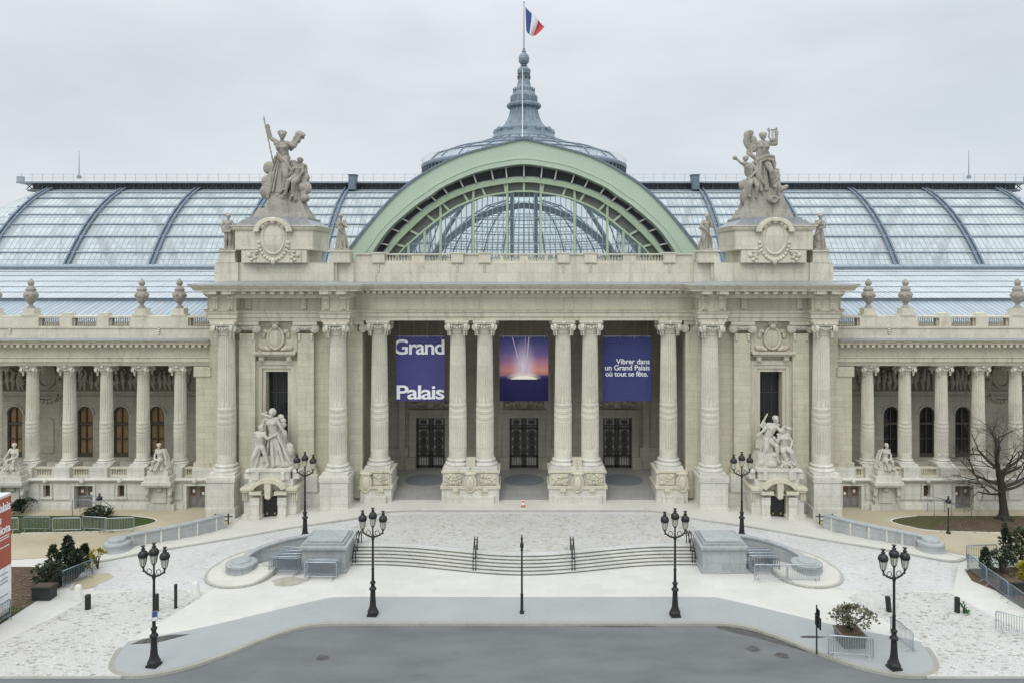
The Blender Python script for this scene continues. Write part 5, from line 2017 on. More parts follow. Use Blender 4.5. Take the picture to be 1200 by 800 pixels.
# --- single statues on the attic
def attic_statue(x, y, z, label, seed, kind, mir=False):
    b = MB()
    b.box(-8, 8, 0, 2, -6, 6)
    s_ = 3.1
    if kind == 'nude':
        head(b, (0, 40, 0), s_, (.4, 0, -1), 'curls')
        torso(b, (0, 22, 0), (-.5, 31, 0), s_, False)
        arm(b, (-4.2, 34, 0), (-7.5, 28, -1), (-5, 23, -3), s_)
        arm(b, (4.2, 34, 0), (7, 27, -1), (4, 23, -4), s_)
        leg(b, (-1.8, 21, 0), (-2.2, 12, -2), (-2.5, 3, 0), s_)
        leg(b, (1.8, 21, 0), (2.8, 12, -1.5), (3, 3, 1), s_)
        sash(b, [(-7, 24, 2), (0, 22, -3), (7, 24, 0), (6, 10, 3), (5, 3, 3)], 1.7, seed, 3)
        folds(b, (2, 20, 3), (2, 2, 4), 3, 5, 7, seed)
    elif kind == 'draped':
        head(b, (-1, 40, 0), s_, (.2, -.1, -1), 'bun')
        torso(b, (0, 22, 0), (0, 31, 0), s_)
        arm(b, (-4, 34, 0), (-6, 27, -2), (0, 26, -5), s_)
        arm(b, (4, 34, 0), (6, 27, -2), (2, 31, -5), s_)
        folds(b, (0, 24, 0), (0, 2, 0), 4.2, 7, 12, seed)
        sash(b, [(-5, 32, -2), (0, 24, -4), (6, 18, -3), (7, 5, 0)], 1.4, seed + 1, 3)
        leg(b, (2, 21, 0), (3, 12, -4), (2, 3, -3), s_)
    else:
        head(b, (1, 40, -1), s_, (-.6, -.2, -1), 'beard')
        torso(b, (0, 22, 0), (1, 31, 0), s_, False)
        arm(b, (5, 34, 0), (6, 27, -3), (3, 35, -5), s_)
        arm(b, (-3.5, 34, 0), (-7, 28, -2), (-3, 25, -4), s_)
        leg(b, (1.8, 21, 0), (3, 12, -1), (3.5, 3, 1), s_)
        leg(b, (-1.8, 21, 0), (-4, 13, -4), (-4, 3, -3), s_)
        folds(b, (0, 23, 1.5), (-2, 2, 2), 4, 7, 10, seed)
        sash(b, [(-6, 27, 1), (0, 22, -3), (5, 14, -2), (6, 4, 0)], 1.6, seed + 1, 3)
    rock(b, -6, 6, -1, 5, 1, 6, 8, seed, .8)
    o = finish(b, 'statue', 'statue', (x, y, z), .0703, .34, .1, 0, mir, seed)
    tag(o, label, 'statue', 'single statues on the attic')
attic_statue(-24.35, 61.15, 21.38, 'standing nude stone man wrapped at the hips, left end of the attic', 41, 'nude')
attic_statue(-15.05, 61.3, 21.38, 'standing draped stone woman beside the left foot of the green arch', 42, 'draped')
attic_statue(15.05, 61.3, 21.38, 'standing stone figure with hand to chin beside the right foot of the green arch', 43, 'pensive')
attic_statue(24.35, 61.15, 21.38, 'standing draped stone woman with folded arms, right end of the attic', 44, 'draped', True)

# --- seated statues on the wings, each on its bracketed pedestal
def seated(x, label, plabel, mir, seed):
    root = empty('statue_pedestal', (x, 61.3, 0), 0, plabel, 'pedestal', 'pedestals in front of the wing colonnades')
    a = MB()
    a.box(x - 1.05, x + 1.05, 60.55, 61.5, 2.5, 2.9)
    a.box(x - 1.2, x + 1.2, 60.4, 61.52, 2.26, 2.5)
    a.box(x - 1.1, x + 1.1, 60.5, 61.52, 2.1, 2.26)
    a.box(x - .85, x + .85, 60.65, 61.55, 2.9, 3.35)
    a.build('pedestal_top', 'plinth', root)
    a = MB()
    a.box(x - .85, x + .85, 61.1, 61.46, -.2, 2.1)
    a.box(x - 1.2, x + 1.2, 61.0, 61.46, -.2, .5)
    a.box(x - .55, x + .55, 61.02, 61.2, .65, 1.85)
    for s_ in (-1, 1):
        a.box(x + s_ * .95 - .17, x + s_ * .95 + .17, 60.75, 61.4, 1.6, 2.1)
        a.ell((x + s_ * .95, 60.85, 1.45), (.16, .22, .28), 8)
        a.ell((x + s_ * .95, 61.0, 1.0), (.14, .15, .25), 8)
    a.ell((x, 60.95, 1.75), (.3, .12, .2), 8)
    a.build('pedestal_body', 'lower', root)
    b = MB()
    b.box(-10, 10, 0, 2, -6, 9)
    rock(b, -8, 8, -2, 9, 1, 9, 14, seed, .85)
    s_ = 2.5
    head(b, (-1.5, 28, 0), s_, (.4 if not mir else -.4, -.2, -1), 'curls')
    torso(b, (0, 12, 2), (-1, 20, 1), s_ * 1.1)
    arm(b, (-4, 23, 1), (-6, 17, -1), (-4, 12, -5), s_)
    arm(b, (3, 23, 1), (6, 18, -1), (8, 14, -3), s_)
    leg(b, (-1.5, 11, 0), (-5, 11, -7), (-6, 3, -7), s_ * 1.1)
    leg(b, (2, 11, 0), (3, 12, -8), (0, 3, -9), s_ * 1.1)
    folds(b, (0, 12, 0), (-1, 2, -2), 4, 8, 12, seed + 1)
    sash(b, [(4, 22, 2), (7, 14, 2), (9, 6, 1), (10, 2, 0)], 1.6, seed + 2, 4)
    sash(b, [(-5, 14, -4), (0, 13, -7), (4, 12, -7)], 1.2, seed + 3, 3)
    b.ell((7, 7, 0), (3, 4, 3), 8)
    o = finish(b, 'seated_statue', 'marble', (x, 61.12, 3.35), .071, .3, .09, 0, mir, seed)
    tag(o, label, 'statue', 'seated statues on the wing balustrades')
seated(-42.05, 'seated pale stone figure nearest the left edge of the facade', 'bracketed stone pedestal nearest the left edge of the facade', True, 51)
seated(-29.95, 'seated pale stone figure before the last two columns of the left wing', 'bracketed stone pedestal below the seated figure beside the left pylon', False, 55)
seated(29.75, 'seated pale stone figure between the first columns of the right wing', 'bracketed stone pedestal below the seated figure of the right wing', True, 59)

# --- lidded urns on the wing parapets
def urn_master():
    u = empty('stone_urn', (0, 0, 0), 0)
    a = MB()
    a.lathe((0, 0, 0), [(.36, 0), (.36, .14), (.22, .2), (.17, .34), (.3, .5), (.5, .72), (.6, .98), (.61, 1.2), (.5, 1.4), (.42, 1.5), (.5, 1.58), (.5, 1.64)], 20, lambda i, n, z: 1 + (.04 if (i % 2 and .5 < z < 1.0) else 0))
    for k in range(10):
        t = 2 * pi * k / 10
        a.ell((.55 * cos(t), .55 * sin(t), 1.18 - .1 * (k % 2)), (.16, .16, .14), 7)
    local(a, 'urn_body', 'statue', u)
    a = MB()
    a.lathe((0, 0, 0), [(.46, 1.64), (.4, 1.76), (.26, 1.9), (.2, 1.98), (.28, 2.06), (.3, 2.2), (.22, 2.38), (.1, 2.5), (.03, 2.56)], 16, lambda i, n, z: 1 + (.07 if i % 2 and z > 2 else 0))
    local(a, 'lid', 'statue', u)
    for s_ in (-1, 1):
        a = MB()
        a.ell((s_ * .64, 0, 1.08), (.16, .2, .22), 8)
        a.tube([(s_ * .6, 0, 1.3), (s_ * .78, 0, 1.25), (s_ * .8, 0, 1.0), (s_ * .66, 0, .85)], .07, 6)
        local(a, 'handle', 'statue', u)
    return u
um = None
for x, y, lab in ((-44.9, 62.95, 'weathered lidded stone urn cut by the left edge of the view'), (-41.8, 62.95, 'weathered lidded stone urn second from the left edge of the view'),
               (-32.4, 62.95, 'weathered lidded stone urn, left of the pair nearest the left pylon'), (-29.2, 62.95, 'weathered lidded stone urn closest to the left pylon'),
               (29.2, 62.95, 'weathered lidded stone urn closest to the right pylon'), (32.35, 62.95, 'weathered lidded stone urn, second beyond the right pylon'),
               (41.85, 62.95, 'weathered lidded stone urn near the right edge of the view, above the bare tree')):
    if um is None:
        um = u = urn_master()
    else:
        u = copy_tree(um)
    u.scale = (.84, .84, .98)
    u.location = (x, y, 16.5)
    u.rotation_euler = (0, 0, x)
    tag(u, lab, 'urn', 'lidded urns on the parapets')

# --- the small aedicules with doors under the street groups
for sx in (-1, 1):
    root = empty('doorway_pedestal', (sx * 19.9, 59, 0), 0,
                 'carved stone pedestal with a small black door and curved pediment, at the %s pylon' % ('left' if sx < 0 else 'right'), 'pedestal', 'pedestals with small doors')
    N = lambda: MB(sx)
    c = 19.95
    a = N()
    for x0, x1 in ((c - 2.05, c - .66), (c + .66, c + 2.05)):
        a.box(x0, x1, 58.35, 61.1, -.3, 2.75)
        a.box(x0 - .1, x1 + .1, 58.2, 61.1, -.3, .6)
    a.box(c - .66, c + .66, 58.7, 61.1, 2.1, 2.75)
    for s_ in (-1, 1):
        a.box(c + s_ * 1.05 - .3, c + s_ * 1.05 + .3, 57.95, 58.4, -.2, 2.0)
        a.box(c + s_ * 1.05 - .38, c + s_ * 1.05 + .38, 57.85, 58.4, -.3, .55)
        a.box(c + s_ * 1.05 - .34, c + s_ * 1.05 + .34, 57.9, 58.4, 1.45, 2.05)
    a.build('pedestal_body', 'plinth', root)
    a = N()
    for s_ in (-1, 1):
        a.box(c + s_ * 1.6 - .55, c + s_ * 1.6 + .55, 58.0, 61, 2.42, 2.6)
        a.box(c + s_ * 1.75 - .45, c + s_ * 1.75 + .45, 57.9, 61, 2.6, 2.78)
        for k in range(3):
            a.box(c + s_ * 1.95 - .18 + k * .14 - .05, c + s_ * 1.95 - .18 + k * .14 + .05, 58.15, 58.4, 1.75, 2.42)
    arc = lambda R, z0: [(c + R * 1.32 * cos(pi * .87 - pi * .74 * i / 16), z0 + R * sin(pi * .87 - pi * .74 * i / 16)) for i in range(17)]
    a.strip(arc(1.15, 2.35), arc(.93, 2.35), 57.75, 59.2)
    a.strip(arc(1.03, 2.35), arc(.9, 2.35), 57.65, 59.2)
    a.prism([(c - 1.2, 2.55), (c + 1.2, 2.55)] + arc(.95, 2.35)[::-1], 58.3, 60)
    a.box(c - 1.45, c - .5, 57.75, 58.5, 2.3, 2.55); a.box(c + .5, c + 1.45, 57.75, 58.5, 2.3, 2.55)
    a.prism([(c - .26, 3.25), (c + .26, 3.25), (c + .2, 2.05), (c - .2, 2.05)], 57.7, 58.6)
    a.ell((c, 57.85, 2.1), (.24, .16, .2), 8)
    a.build('pediment', 'trim', root)
    a = N()
    a.box(c - 1.75, c + 1.75, 58.5, 61.0, 2.75, 3.3)
    a.box(c - 1.5, c + 1.5, 58.4, 61.0, 3.3, 3.95)
    a.box(c - 1.62, c + 1.62, 58.3, 61.0, 3.95, 4.15)
    for s_ in (-1, 1):
        a.box(c + s_ * 1.0 - .14, c + s_ * 1.0 + .14, 58.25, 58.5, 3.3, 3.95)
        a.box(c + s_ * 1.9 - .25, c + s_ * 1.9 + .25, 58.7, 60.5, 3.3, 3.75)
        a.ell((c + s_ * 1.85, 58.9, 3.85), (.35, .35, .22), 8)
        a.box(c + s_ * .2 - .15, c + s_ * .2 + .15, 58.37, 58.42, 3.45, 3.8)
    a.build('statue_base', 'plinth', root)
    d = N(); d.box(c - .62, c + .62, 58.6, 58.68, .0, 2.1)
    for s_ in (-1, 1):
        d.box(c + s_ * .32 - .2, c + s_ * .32 + .2, 58.56, 58.6, .9, 1.9)
        d.box(c + s_ * .32 - .2, c + s_ * .32 + .2, 58.56, 58.6, .3, .8)
    dr = d.build('door', 'black_iron', root)
    h = N(); h.ell((c - .3, 58.54, .6), (.09, .03, .09), 8); h.ell((c + .3, 58.54, .6), (.09, .03, .09), 8)
    h.build('door_boss', 'brass', dr)
    f = N(); f.box(c - .74, c - .62, 58.25, 58.7, -.1, 2.2); f.box(c + .62, c + .74, 58.25, 58.7, -.1, 2.2); f.box(c - .62, c + .62, 58.25, 58.7, 2.1, 2.2)
    f.box(c - .9, c + .9, 57.7, 58.6, -.2, .24)
    f.build('door_surround', 'trim', root)
# ------------------------------------------------------------------ steps, pedestals and curved parapets
MAT['steps'] = stone('worn step stone', (.52, .515, .475), var=.12, streak=.25, dirt=(.36, .35, .32), joints=(1.9, 50.), jd=.7)
MAT['riser'] = stone('dark riser stone', (.21, .207, .19), var=.3, streak=.3)  # mottled riser tone, much darker than the treads
steps = empty('stone_steps', (0, 49, 0), 0, 'wide curved flight of pale stone steps rising to the porch', 'steps')
xs = [-11.65 + 23.3 * i / 40 for i in range(41)]
for k in range(6):
    z1 = .133 * (k + 1)
    tr, ri = MB(), MB()
    for (x0, x1) in zip(xs[:-1], xs[1:]):
        ya, yb = step_y(x0) + .27 * k, step_y(x1) + .27 * k
        dp = .36 if k < 5 else .6
        # riser set back under a projecting tread
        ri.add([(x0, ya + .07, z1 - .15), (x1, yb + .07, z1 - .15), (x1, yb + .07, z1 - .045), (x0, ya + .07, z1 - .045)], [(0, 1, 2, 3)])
        tr.add([(x0, ya + .3, z1 - .05), (x1, yb + .3, z1 - .05), (x0, ya, z1 - .05), (x1, yb, z1 - .05), (x1, yb, z1), (x0, ya, z1), (x1, yb + dp, z1), (x0, ya + dp, z1)],
               [(0, 1, 3, 2), (2, 3, 4, 5), (5, 4, 6, 7)])
    o = tr.build('tread', 'steps', steps)
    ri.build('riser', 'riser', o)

def rail(x, lab):
    y0 = step_y(x)
    r = empty('handrail', (x, y0, 0), 0, lab, 'handrail', 'iron handrails on the steps')
    for off in (-.09, .09):
        b = MB()
        b.tube([(off, .1, 0.05), (off, .1, .9), (off, .22, 1.02), (off, 1.6, 1.72), (off, 1.85, 1.7), (off, 1.9, 1.5), (off, 1.9, .8)], .035, 6)
        local(b, 'rail', 'black_iron', r)
    b = MB()
    for yy, zz in ((.1, .9), (1.9, 1.5), (1.0, 1.42)):
        b.cbox((0, yy, zz), (.2, .04, .04))
    b.tube([(0, 1.0, .45), (0, 1.0, 1.42)], .03, 6)
    local(b, 'baluster', 'black_iron', r)
rail(-3.25, 'thin black handrail on the steps left of the centre pole')
rail(3.25, 'thin black handrail on the steps right of the centre pole')
rail(-11.42, 'thin black handrail at the left end of the steps')
rail(11.42, 'thin black handrail at the right end of the steps')

for s_ in (-1, 1):
    N = lambda: MB(s_)
    side = 'left' if s_ < 0 else 'right'
    r = empty('stone_pedestal', (s_ * 13.1, 49.9, 0), 0, 'grey granite block pedestal closing the %s end of the steps' % side, 'pedestal', 'granite pedestals beside the steps')
    b = N()
    b.box(11.72, 14.55, 48.6, 51.4, -.1, 1.55)
    b.box(11.62, 14.65, 48.5, 51.5, -.1, .22)
    b.build('pedestal_body', 'granite', r)
    b = N()
    b.box(11.58, 14.68, 48.46, 51.54, 1.55, 1.72)
    b.box(11.8, 14.5, 48.75, 51.3, 1.72, 1.86)
    b.box(12.0, 14.3, 49.0, 51.1, 1.86, 1.95)
    b.build('pedestal_cap', 'granite', r)
    def wall(path, top, th, low):
        b = N()
        n = len(path)
        vs = []
        for i in range(n):
            p = Vector(path[i]); d = (Vector(path[min(i + 1, n - 1)]) - Vector(path[max(i - 1, 0)])).normalized()
            q = Vector((d.y, -d.x)); t = top(i / (n - 1), p)
            for o_, z in ((th, low), (th, t - .16), (th + .07, t - .14), (th + .07, t - .02), (th, t), (-th, t), (-th - .07, t - .02), (-th - .07, t - .14), (-th, t - .16), (-th, low)):
                vs.append((p.x + q.x * o_, p.y + q.y * o_, z))
        m = 10
        b.add(vs, [(i * m + k, (i + 1) * m + k, (i + 1) * m + k + 1, i * m + k + 1) for i in range(n - 1) for k in range(m - 1)])
        b.add([vs[i] for i in range(m)], [tuple(range(m))]); b.add(vs[-m:], [tuple(range(m))])
        return b
    flip = lambda pts: [(-x, y) for x, y in pts]
    r = empty('curved_parapet', (s_ * 18.5, 48.8, 0), 0, 'low curved granite parapet ending in a round drum, behind the barriers at the %s pedestal' % side, 'parapet', 'curved parapets beside the steps')
    wall(flip(WALL_ARC), lambda t, p: 1.5 - .75 * t, .15, -.1).build('parapet_wall', 'granite', r)
    b = N()
    b.lathe((18.55, 48.75, 0), [(1.02, -.05), (1.02, .2), (.95, .24), (.95, .5), (1.0, .54), (1.0, .66), (.86, .74), (.62, .76), (.62, .8), (.55, .86), (.2, .88)], 32, smooth=False)
    b.build('drum', 'granite', r)
    r = empty('ramp_parapet', (s_ * 27, 54, 0), 0, 'long curved granite parapet between the sand path and the %s arm of the ramp' % side, 'parapet', 'parapets along the outer edge of the ramp')
    wall(flip(OUT_WALL), lambda t, p: .82 + .45 * t, .16, -.1).build('parapet_wall', 'granite', r)
    b = N()
    for i in range(1, len(OUT_WALL) - 1, 2):
        x, y = OUT_WALL[i]; t = i / (len(OUT_WALL) - 1)
        b.cbox((-x, y, (.8 + .45 * t) / 2), (.12, .46, .62 + .45 * t))
    b.build('pilaster_strips', 'plinth', r)
    b = N()
    b.lathe((28.75, 52.5, 0), [(.95, -.05), (.95, .16), (.88, .2), (.88, .44), (.92, .5), (.92, .6), (.8, .66), (.6, .68), (.56, .84), (.5, .9), (.2, .92)], 28, smooth=False)
    b.build('drum', 'granite', r)
    r = empty('iron_rail', (s_ * 23.3, 57.6, .1), 0, 'short black iron rail at the foot of the %s pylon' % side, 'rail')
    b = N()
    for xx in (22.9, 23.9):
        b.tube([(xx, 57.5, .0), (xx, 57.5, .85)], .05, 6); b.ell((xx, 57.5, .88), .08, 6)
    b.build('post', 'black_iron', r)
    b = N()
    b.tube([(22.6, 57.5, .72), (24.1, 57.5, .72)], .045, 6); b.tube([(22.9, 57.5, .4), (23.9, 57.5, .4)], .035, 6)
    b.build('bar', 'black_iron', r)

# ------------------------------------------------------------------ street lamps
def lantern(parent, p, k=1.):
    b = MB()
    p = Vector(p)
    b.lathe(p, [(.05 * k, -.12 * k), (.1 * k, -.04 * k), (.13 * k, 0), (.14 * k, .02 * k)], 8, smooth=False)
    for i in range(8):
        a = 2 * pi * i / 8
        b.tube([p + Vector((.135 * k * cos(a), .135 * k * sin(a), .02 * k)), p + Vector((.215 * k * cos(a), .215 * k * sin(a), .5 * k))], .012 * k, 4)
    b.ring((p.x, p.y, p.z + .5 * k), .22 * k, .03 * k, None, 16, 5, 'z')
    o = local(b, 'lantern', 'black_iron', parent)
    b = MB()
    b.lathe(p, [(.125 * k, .02 * k), (.205 * k, .5 * k)], 8, smooth=False)
    local(b, 'lantern_glass', 'lantern_glass', o)
    b = MB()
    b.lathe(p, [(.25 * k, .5 * k), (.27 * k, .54 * k), (.26 * k, .66 * k), (.2 * k, .78 * k), (.1 * k, .84 * k), (.08 * k, .88 * k), (.13 * k, .92 * k), (.07 * k, .97 * k), (.05 * k, 1.0 * k), (.1 * k, 1.07 * k), (.12 * k, 1.1 * k)], 12)
    local(b, 'lantern_cap', 'black_iron', o)
    return o

def lamp_master():
    r = empty('street_lamp', (0, 0, 0))
    b = MB()
    b.box(-.28, .28, -.28, .28, -.02, .1)
    b.lathe((0, 0, 0), [(.31, .1), (.32, .24), (.26, .34), (.22, .46), (.19, .56)], 8, smooth=False)
    b.lathe((0, 0, 0), [(.19, .56), (.155, .9), (.14, 1.3), (.13, 1.42), (.2, 1.46), (.21, 1.54), (.14, 1.6), (.1, 1.72), (.14, 1.82), (.17, 1.88), (.1, 1.96)], 14, lambda i, n, z: 1 + (.06 if i % 2 and .62 < z < 1.4 else 0))
    local(b, 'lamp_base', 'black_iron', r)
    b = MB()
    b.lathe((0, 0, 0), [(.085, 1.9), (.075, 2.6), (.1, 2.64), (.07, 2.7), (.06, 4.3), (.09, 4.42), (.12, 4.5), (.07, 4.58), (.045, 4.7), (.045, 5.02)], 10)
    local(b, 'post', 'black_iron', r)
    for s_ in (-1, 1):
        b = MB()
        b.tube([(s_ * .03, 0, 4.5), (s_ * .2, 0, 4.52), (s_ * .42, 0, 4.62), (s_ * .56, 0, 4.76), (s_ * .6, 0, 4.88)], [.05, .05, .045, .04, .05], 7)
        b.ring((s_ * .26, 0, 4.72), .13, .02, None, 14, 5)
        b.ell((s_ * .58, 0, 4.72), .06, 6)
        local(b, 'arm', 'black_iron', r)
    lantern(r, (-.6, 0, 4.97), .92)
    lantern(r, (.6, 0, 4.97), .92)
    lantern(r, (0, 0, 5.14), .92)
    return r
lm = None
for x, y, z, lab in ((-18.59, 37.3, .006, 'three lantern street lamp on the left tip of the grey pavement'), (18.47, 37.05, .006, 'three lantern street lamp on the right tip of the grey pavement, by the potted bush'),
                  (-8.7, 42.75, .006, 'three lantern street lamp at the kerb before the left half of the steps'), (8.68, 42.65, .006, 'three lantern street lamp at the kerb before the right half of the steps'),
                  (-15.5, 52.55, None, 'three lantern street lamp behind the left granite pedestal'), (15.42, 52.55, None, 'three lantern street lamp behind the right granite pedestal')):
    if lm is None:
        lm = o = lamp_master()
    else:
        o = copy_tree(lm)
    o.location = (x, y, z if z is not None else ramp_z(x, y) + .1)
    o.rotation_euler = (0, 0, rad(x * .5))
    tag(o, lab, 'street lamp', 'three lantern street lamps')
sg = empty('street_sign', (-18.5, 37.2, 2.55), rad(25), 'small blue and white plate strapped to the left foreground lamp', 'sign')
b = MB(); b.box(-.13, .13, -.03, 0, -.24, .24); local(b, 'plate', 'galv', sg)
MAT['sign_blue'] = plain('sign blue', (.05, .11, .28), .4)
b = MB(); b.box(-.115, .115, -.036, -.03, -.04, .22); local(b, 'blue_panel', 'sign_blue', sg)
b = MB(); b.box(-.115, .115, -.036, -.03, -.22, -.06); local(b, 'white_panel', 'white_line', sg)

def small_lamp(x, y, lab):
    r = empty('garden_lamp', (x, y, .02), 0, lab, 'street lamp', 'single lantern lamps on the lawns')
    b = MB()
    b.lathe((0, 0, 0), [(.16, 0), (.16, .12), (.08, .2), (.07, .5), (.045, .6), (.04, 1.75), (.07, 1.8), (.05, 1.86)], 10)
    local(b, 'post', 'black_iron', r)
    lantern(r, (0, 0, 1.93), .78)
small_lamp(-32.3, 56.5, 'small single lantern lamp on the left lawn')
small_lamp(31.9, 55.8, 'small single lantern lamp on the right lawn')

r = empty('slender_pole', (-.12, 42.96, .006), 0, 'slender dark pole with a pointed finial standing alone at the centre of the kerb', 'pole')
b = MB()
b.lathe((0, 0, 0), [(.13, 0), (.13, .1), (.09, .2), (.08, 1.05), (.1, 1.1), (.06, 1.16), (.05, 3.6), (.09, 3.65), (.05, 3.72)], 10)
local(b, 'pole_shaft', 'black_iron', r)
b = MB()
b.lathe((0, 0, 0), [(.05, 3.72), (.1, 3.8), (.11, 4.0), (.06, 4.1), (.05, 4.2), (.07, 4.26), (.02, 4.55)], 10)
local(b, 'finial', 'black_iron', r)
r = empty('sign_post', (15.18, 38.5, .006), 0, 'thin sign post with its plate seen edge on, left of the potted bush', 'sign post')
b = MB(); b.lathe((0, 0, 0), [(.06, 0), (.045, .05), (.04, 2.5)], 8); local(b, 'post', 'rubber', r)
b = MB(); b.box(.04, .1, -.35, .35, 1.35, 1.95); b.box(.04, .09, -.2, .2, 2.0, 2.3); local(b, 'plate', 'black_iron', r)

# bollards and stones
for x, y, h, rr, lab in ((-25.55, 43.5, .82, .16, 'short thick black bollard on the left setts nearest the garden bed'), (-20.45, 43.6, 1.4, .09, 'tall thin black bollard right of the left foreground lamp'),
                      (-21.38, 43.2, 1.0, .13, 'black bollard partly hidden behind the left foreground lamp'), (21.24, 43.2, .86, .15, 'leaning black bollard just left of the right foreground lamp'),
                      (25.15, 43.1, .86, .15, 'black bollard on the right setts beside the small green weed')):
    b = MB()
    b.lathe((0, 0, 0), [(rr * 1.05, 0), (rr, .03), (rr, h - .03), (rr * .9, h)], 14, smooth=False)
    o = b.build('bollard', 'rubber'); o.location = (x, y, .008)
    if 'leaning' in lab: o.rotation_euler = (0, rad(-5), 0)
    tag(o, lab, 'bollard', 'black bollards')
for x, y, lab in ((-20.0, 45.2, 'white concrete guard stone beside the tall thin bollard'), (-26.9, 44.8, 'white concrete guard stone on the pale left pavement by the garden bed')):
    b = MB()
    b.lathe((0, 0, 0), [(.34, 0), (.33, .08), (.27, .2), (.2, .75), (.15, .84), (.05, .88)], 14)
    o = b.build('guard_stone', 'concrete'); o.location = (x, y, .0)
    tag(o, lab, 'guard stone', 'white guard stones')
r = empty('traffic_cone', (-.06, 59.3, PLATEAU + .1), 0, 'red and white traffic cone before the middle porch bay', 'traffic cone')
r.scale = (.8, .8, .85)
MAT['cone_red'] = plain('cone red', (.58, .13, .10), .5)
b = MB(); b.box(-.2, .2, -.2, .2, 0, .05); local(b, 'cone_base', 'cone_red', r)
b = MB(); b.lathe((0, 0, 0), [(.18, .05), (.145, .22)], 16, caps=False); b.lathe((0, 0, 0), [(.115, .4), (.075, .6)], 16, caps=False); b.lathe((0, 0, 0), [(.05, .68), (.03, .82)], 16); local(b, 'cone_body', 'cone_red', r)
b = MB(); b.lathe((0, 0, 0), [(.147, .22), (.117, .4)], 16, caps=False); b.lathe((0, 0, 0), [(.077, .6), (.052, .68)], 16, caps=False); local(b, 'white_band', 'white_line', r)

# ------------------------------------------------------------------ crowd barriers
def barrier_master(mat):
    r = empty('crowd_barrier', (0, 0, 0))
    b = MB()
    b.tube([(-1.08, 0, .12), (-1.08, 0, 1.02), (-1.02, 0, 1.08), (1.02, 0, 1.08), (1.08, 0, 1.02), (1.08, 0, .12)], .034, 6)
    b.tube([(-1.08, 0, .2), (1.08, 0, .2)], .022, 6)
    local(b, 'frame', mat, r)
    b = MB()
    for i in range(1, 18):
        b.tube([(-1.08 + .12 * i, 0, .2), (-1.08 + .12 * i, 0, 1.08)], .016, 4)
    local(b, 'bars', mat, r)
    for s_ in (-1, 1):
        b = MB()
        b.tube([(s_ * .82, -.28, .015), (s_ * .82, -.22, .1), (s_ * .82, 0, .2), (s_ * .82, .22, .1), (s_ * .82, .28, .015)], .022, 5)
        local(b, 'foot', mat, r)
    return r
bm_pale, bm_dull = None, None
def barrier(x, y, z, rz, lab, dull=False, tilt=0., group='crowd barriers', sc=1.):
    global bm_pale, bm_dull
    if dull:
        if bm_dull is None:
            bm_dull = o = barrier_master('galv_dull')
        else:
            o = copy_tree(bm_dull)
    else:
        if bm_pale is None:
            bm_pale = o = barrier_master('galv')
        else:
            o = copy_tree(bm_pale)
    o.location = (x, y, z)
    o.rotation_euler = (rad(tilt), 0, rad(rz))
    o.scale = (sc, 1, 1)
    return tag(o, lab, 'barrier', group)
ORD = ['front', 'second', 'third', 'fourth', 'fifth', 'sixth', 'seventh', 'eighth', 'ninth', 'tenth', 'eleventh', 'twelfth']
for i in range(8):
    barrier(-15.62 + .055 * i, 48.25 + .27 * i, 0, -4, '%s barrier, counting from the front, of the long stack left of the left pedestal' % ORD[i], i % 2 == 0, -6, 'barriers stacked left of the left pedestal', .92)
for i in range(4):
    barrier(-13.05 + .03 * i, 47.6 + .2 * i, 0, -2, '%s barrier, counting from the front, of the short stack before the left pedestal' % ORD[i], i % 2 == 1, -4, 'barriers stacked before the left pedestal', .95)
for i in range(7):
    barrier(15.75 - .03 * i, 48.4 + .27 * i, 0, -2, '%s barrier, counting from the front, of the stack right of the right pedestal' % ORD[i], i % 2 == 0, -6, 'barriers stacked right of the right pedestal', .85)
barrier(15.75, 47.3, 0, -3, 'single crowd barrier standing before the stack right of the right pedestal', False, 0, 'loose crowd barriers', .95)
barrier(17.75, 47.2, .02, -1, 'single crowd barrier standing before the right round drum', False, 0, 'loose crowd barriers', .95)
barrier(16.75, 38.05, .006, -9, 'single crowd barrier standing before the potted bush', False, 0, 'loose crowd barriers')
barrier(20.05, 39.4, .006, -82, 'crowd barrier seen nearly edge on, right of the right foreground lamp', False, 0, 'loose crowd barriers', .85)
barrier(26.9, 40.3, .008, -35, 'pale crowd barrier on the setts at the lower right edge', False, 0, 'loose crowd barriers')
for i, lab in enumerate(('far barrier of the row along the right garden bed', 'middle barrier of the row along the right garden bed', 'near barrier of the row along the right garden bed')):
    barrier(29.25 - .12 * i, 47.95 - 2.28 * i, .02, 87, lab, True, 0, 'barriers along the right garden bed')
barrier(31.2, 50.6, .02, 4, 'crowd barrier behind the shrubs of the right garden bed', True, 0, 'barriers along the right garden bed')
barrier(-28.35, 47.2, .02, 68, 'dark barrier at the corner of the left garden bed', True, 0, 'loose crowd barriers', .95)
barrier(-29.35, 41.3, .02, 88, 'barrier at the foot of the tall poster panel', True, 0, 'loose crowd barriers')
for i, (x, ry) in enumerate(((-39.2, 2), (-36.9, -1), (-34.5, 3), (-32.5, -9), (-30.5, 6))):
    barrier(x, 56.0 + .2 * (i % 2), .04, ry, ['leftmost', 'second from the left', 'middle', 'second from the right', 'rightmost'][i] + ' barrier of the row in front of the left lawn', i == 1, 0, 'barriers in front of the left lawn', .95)

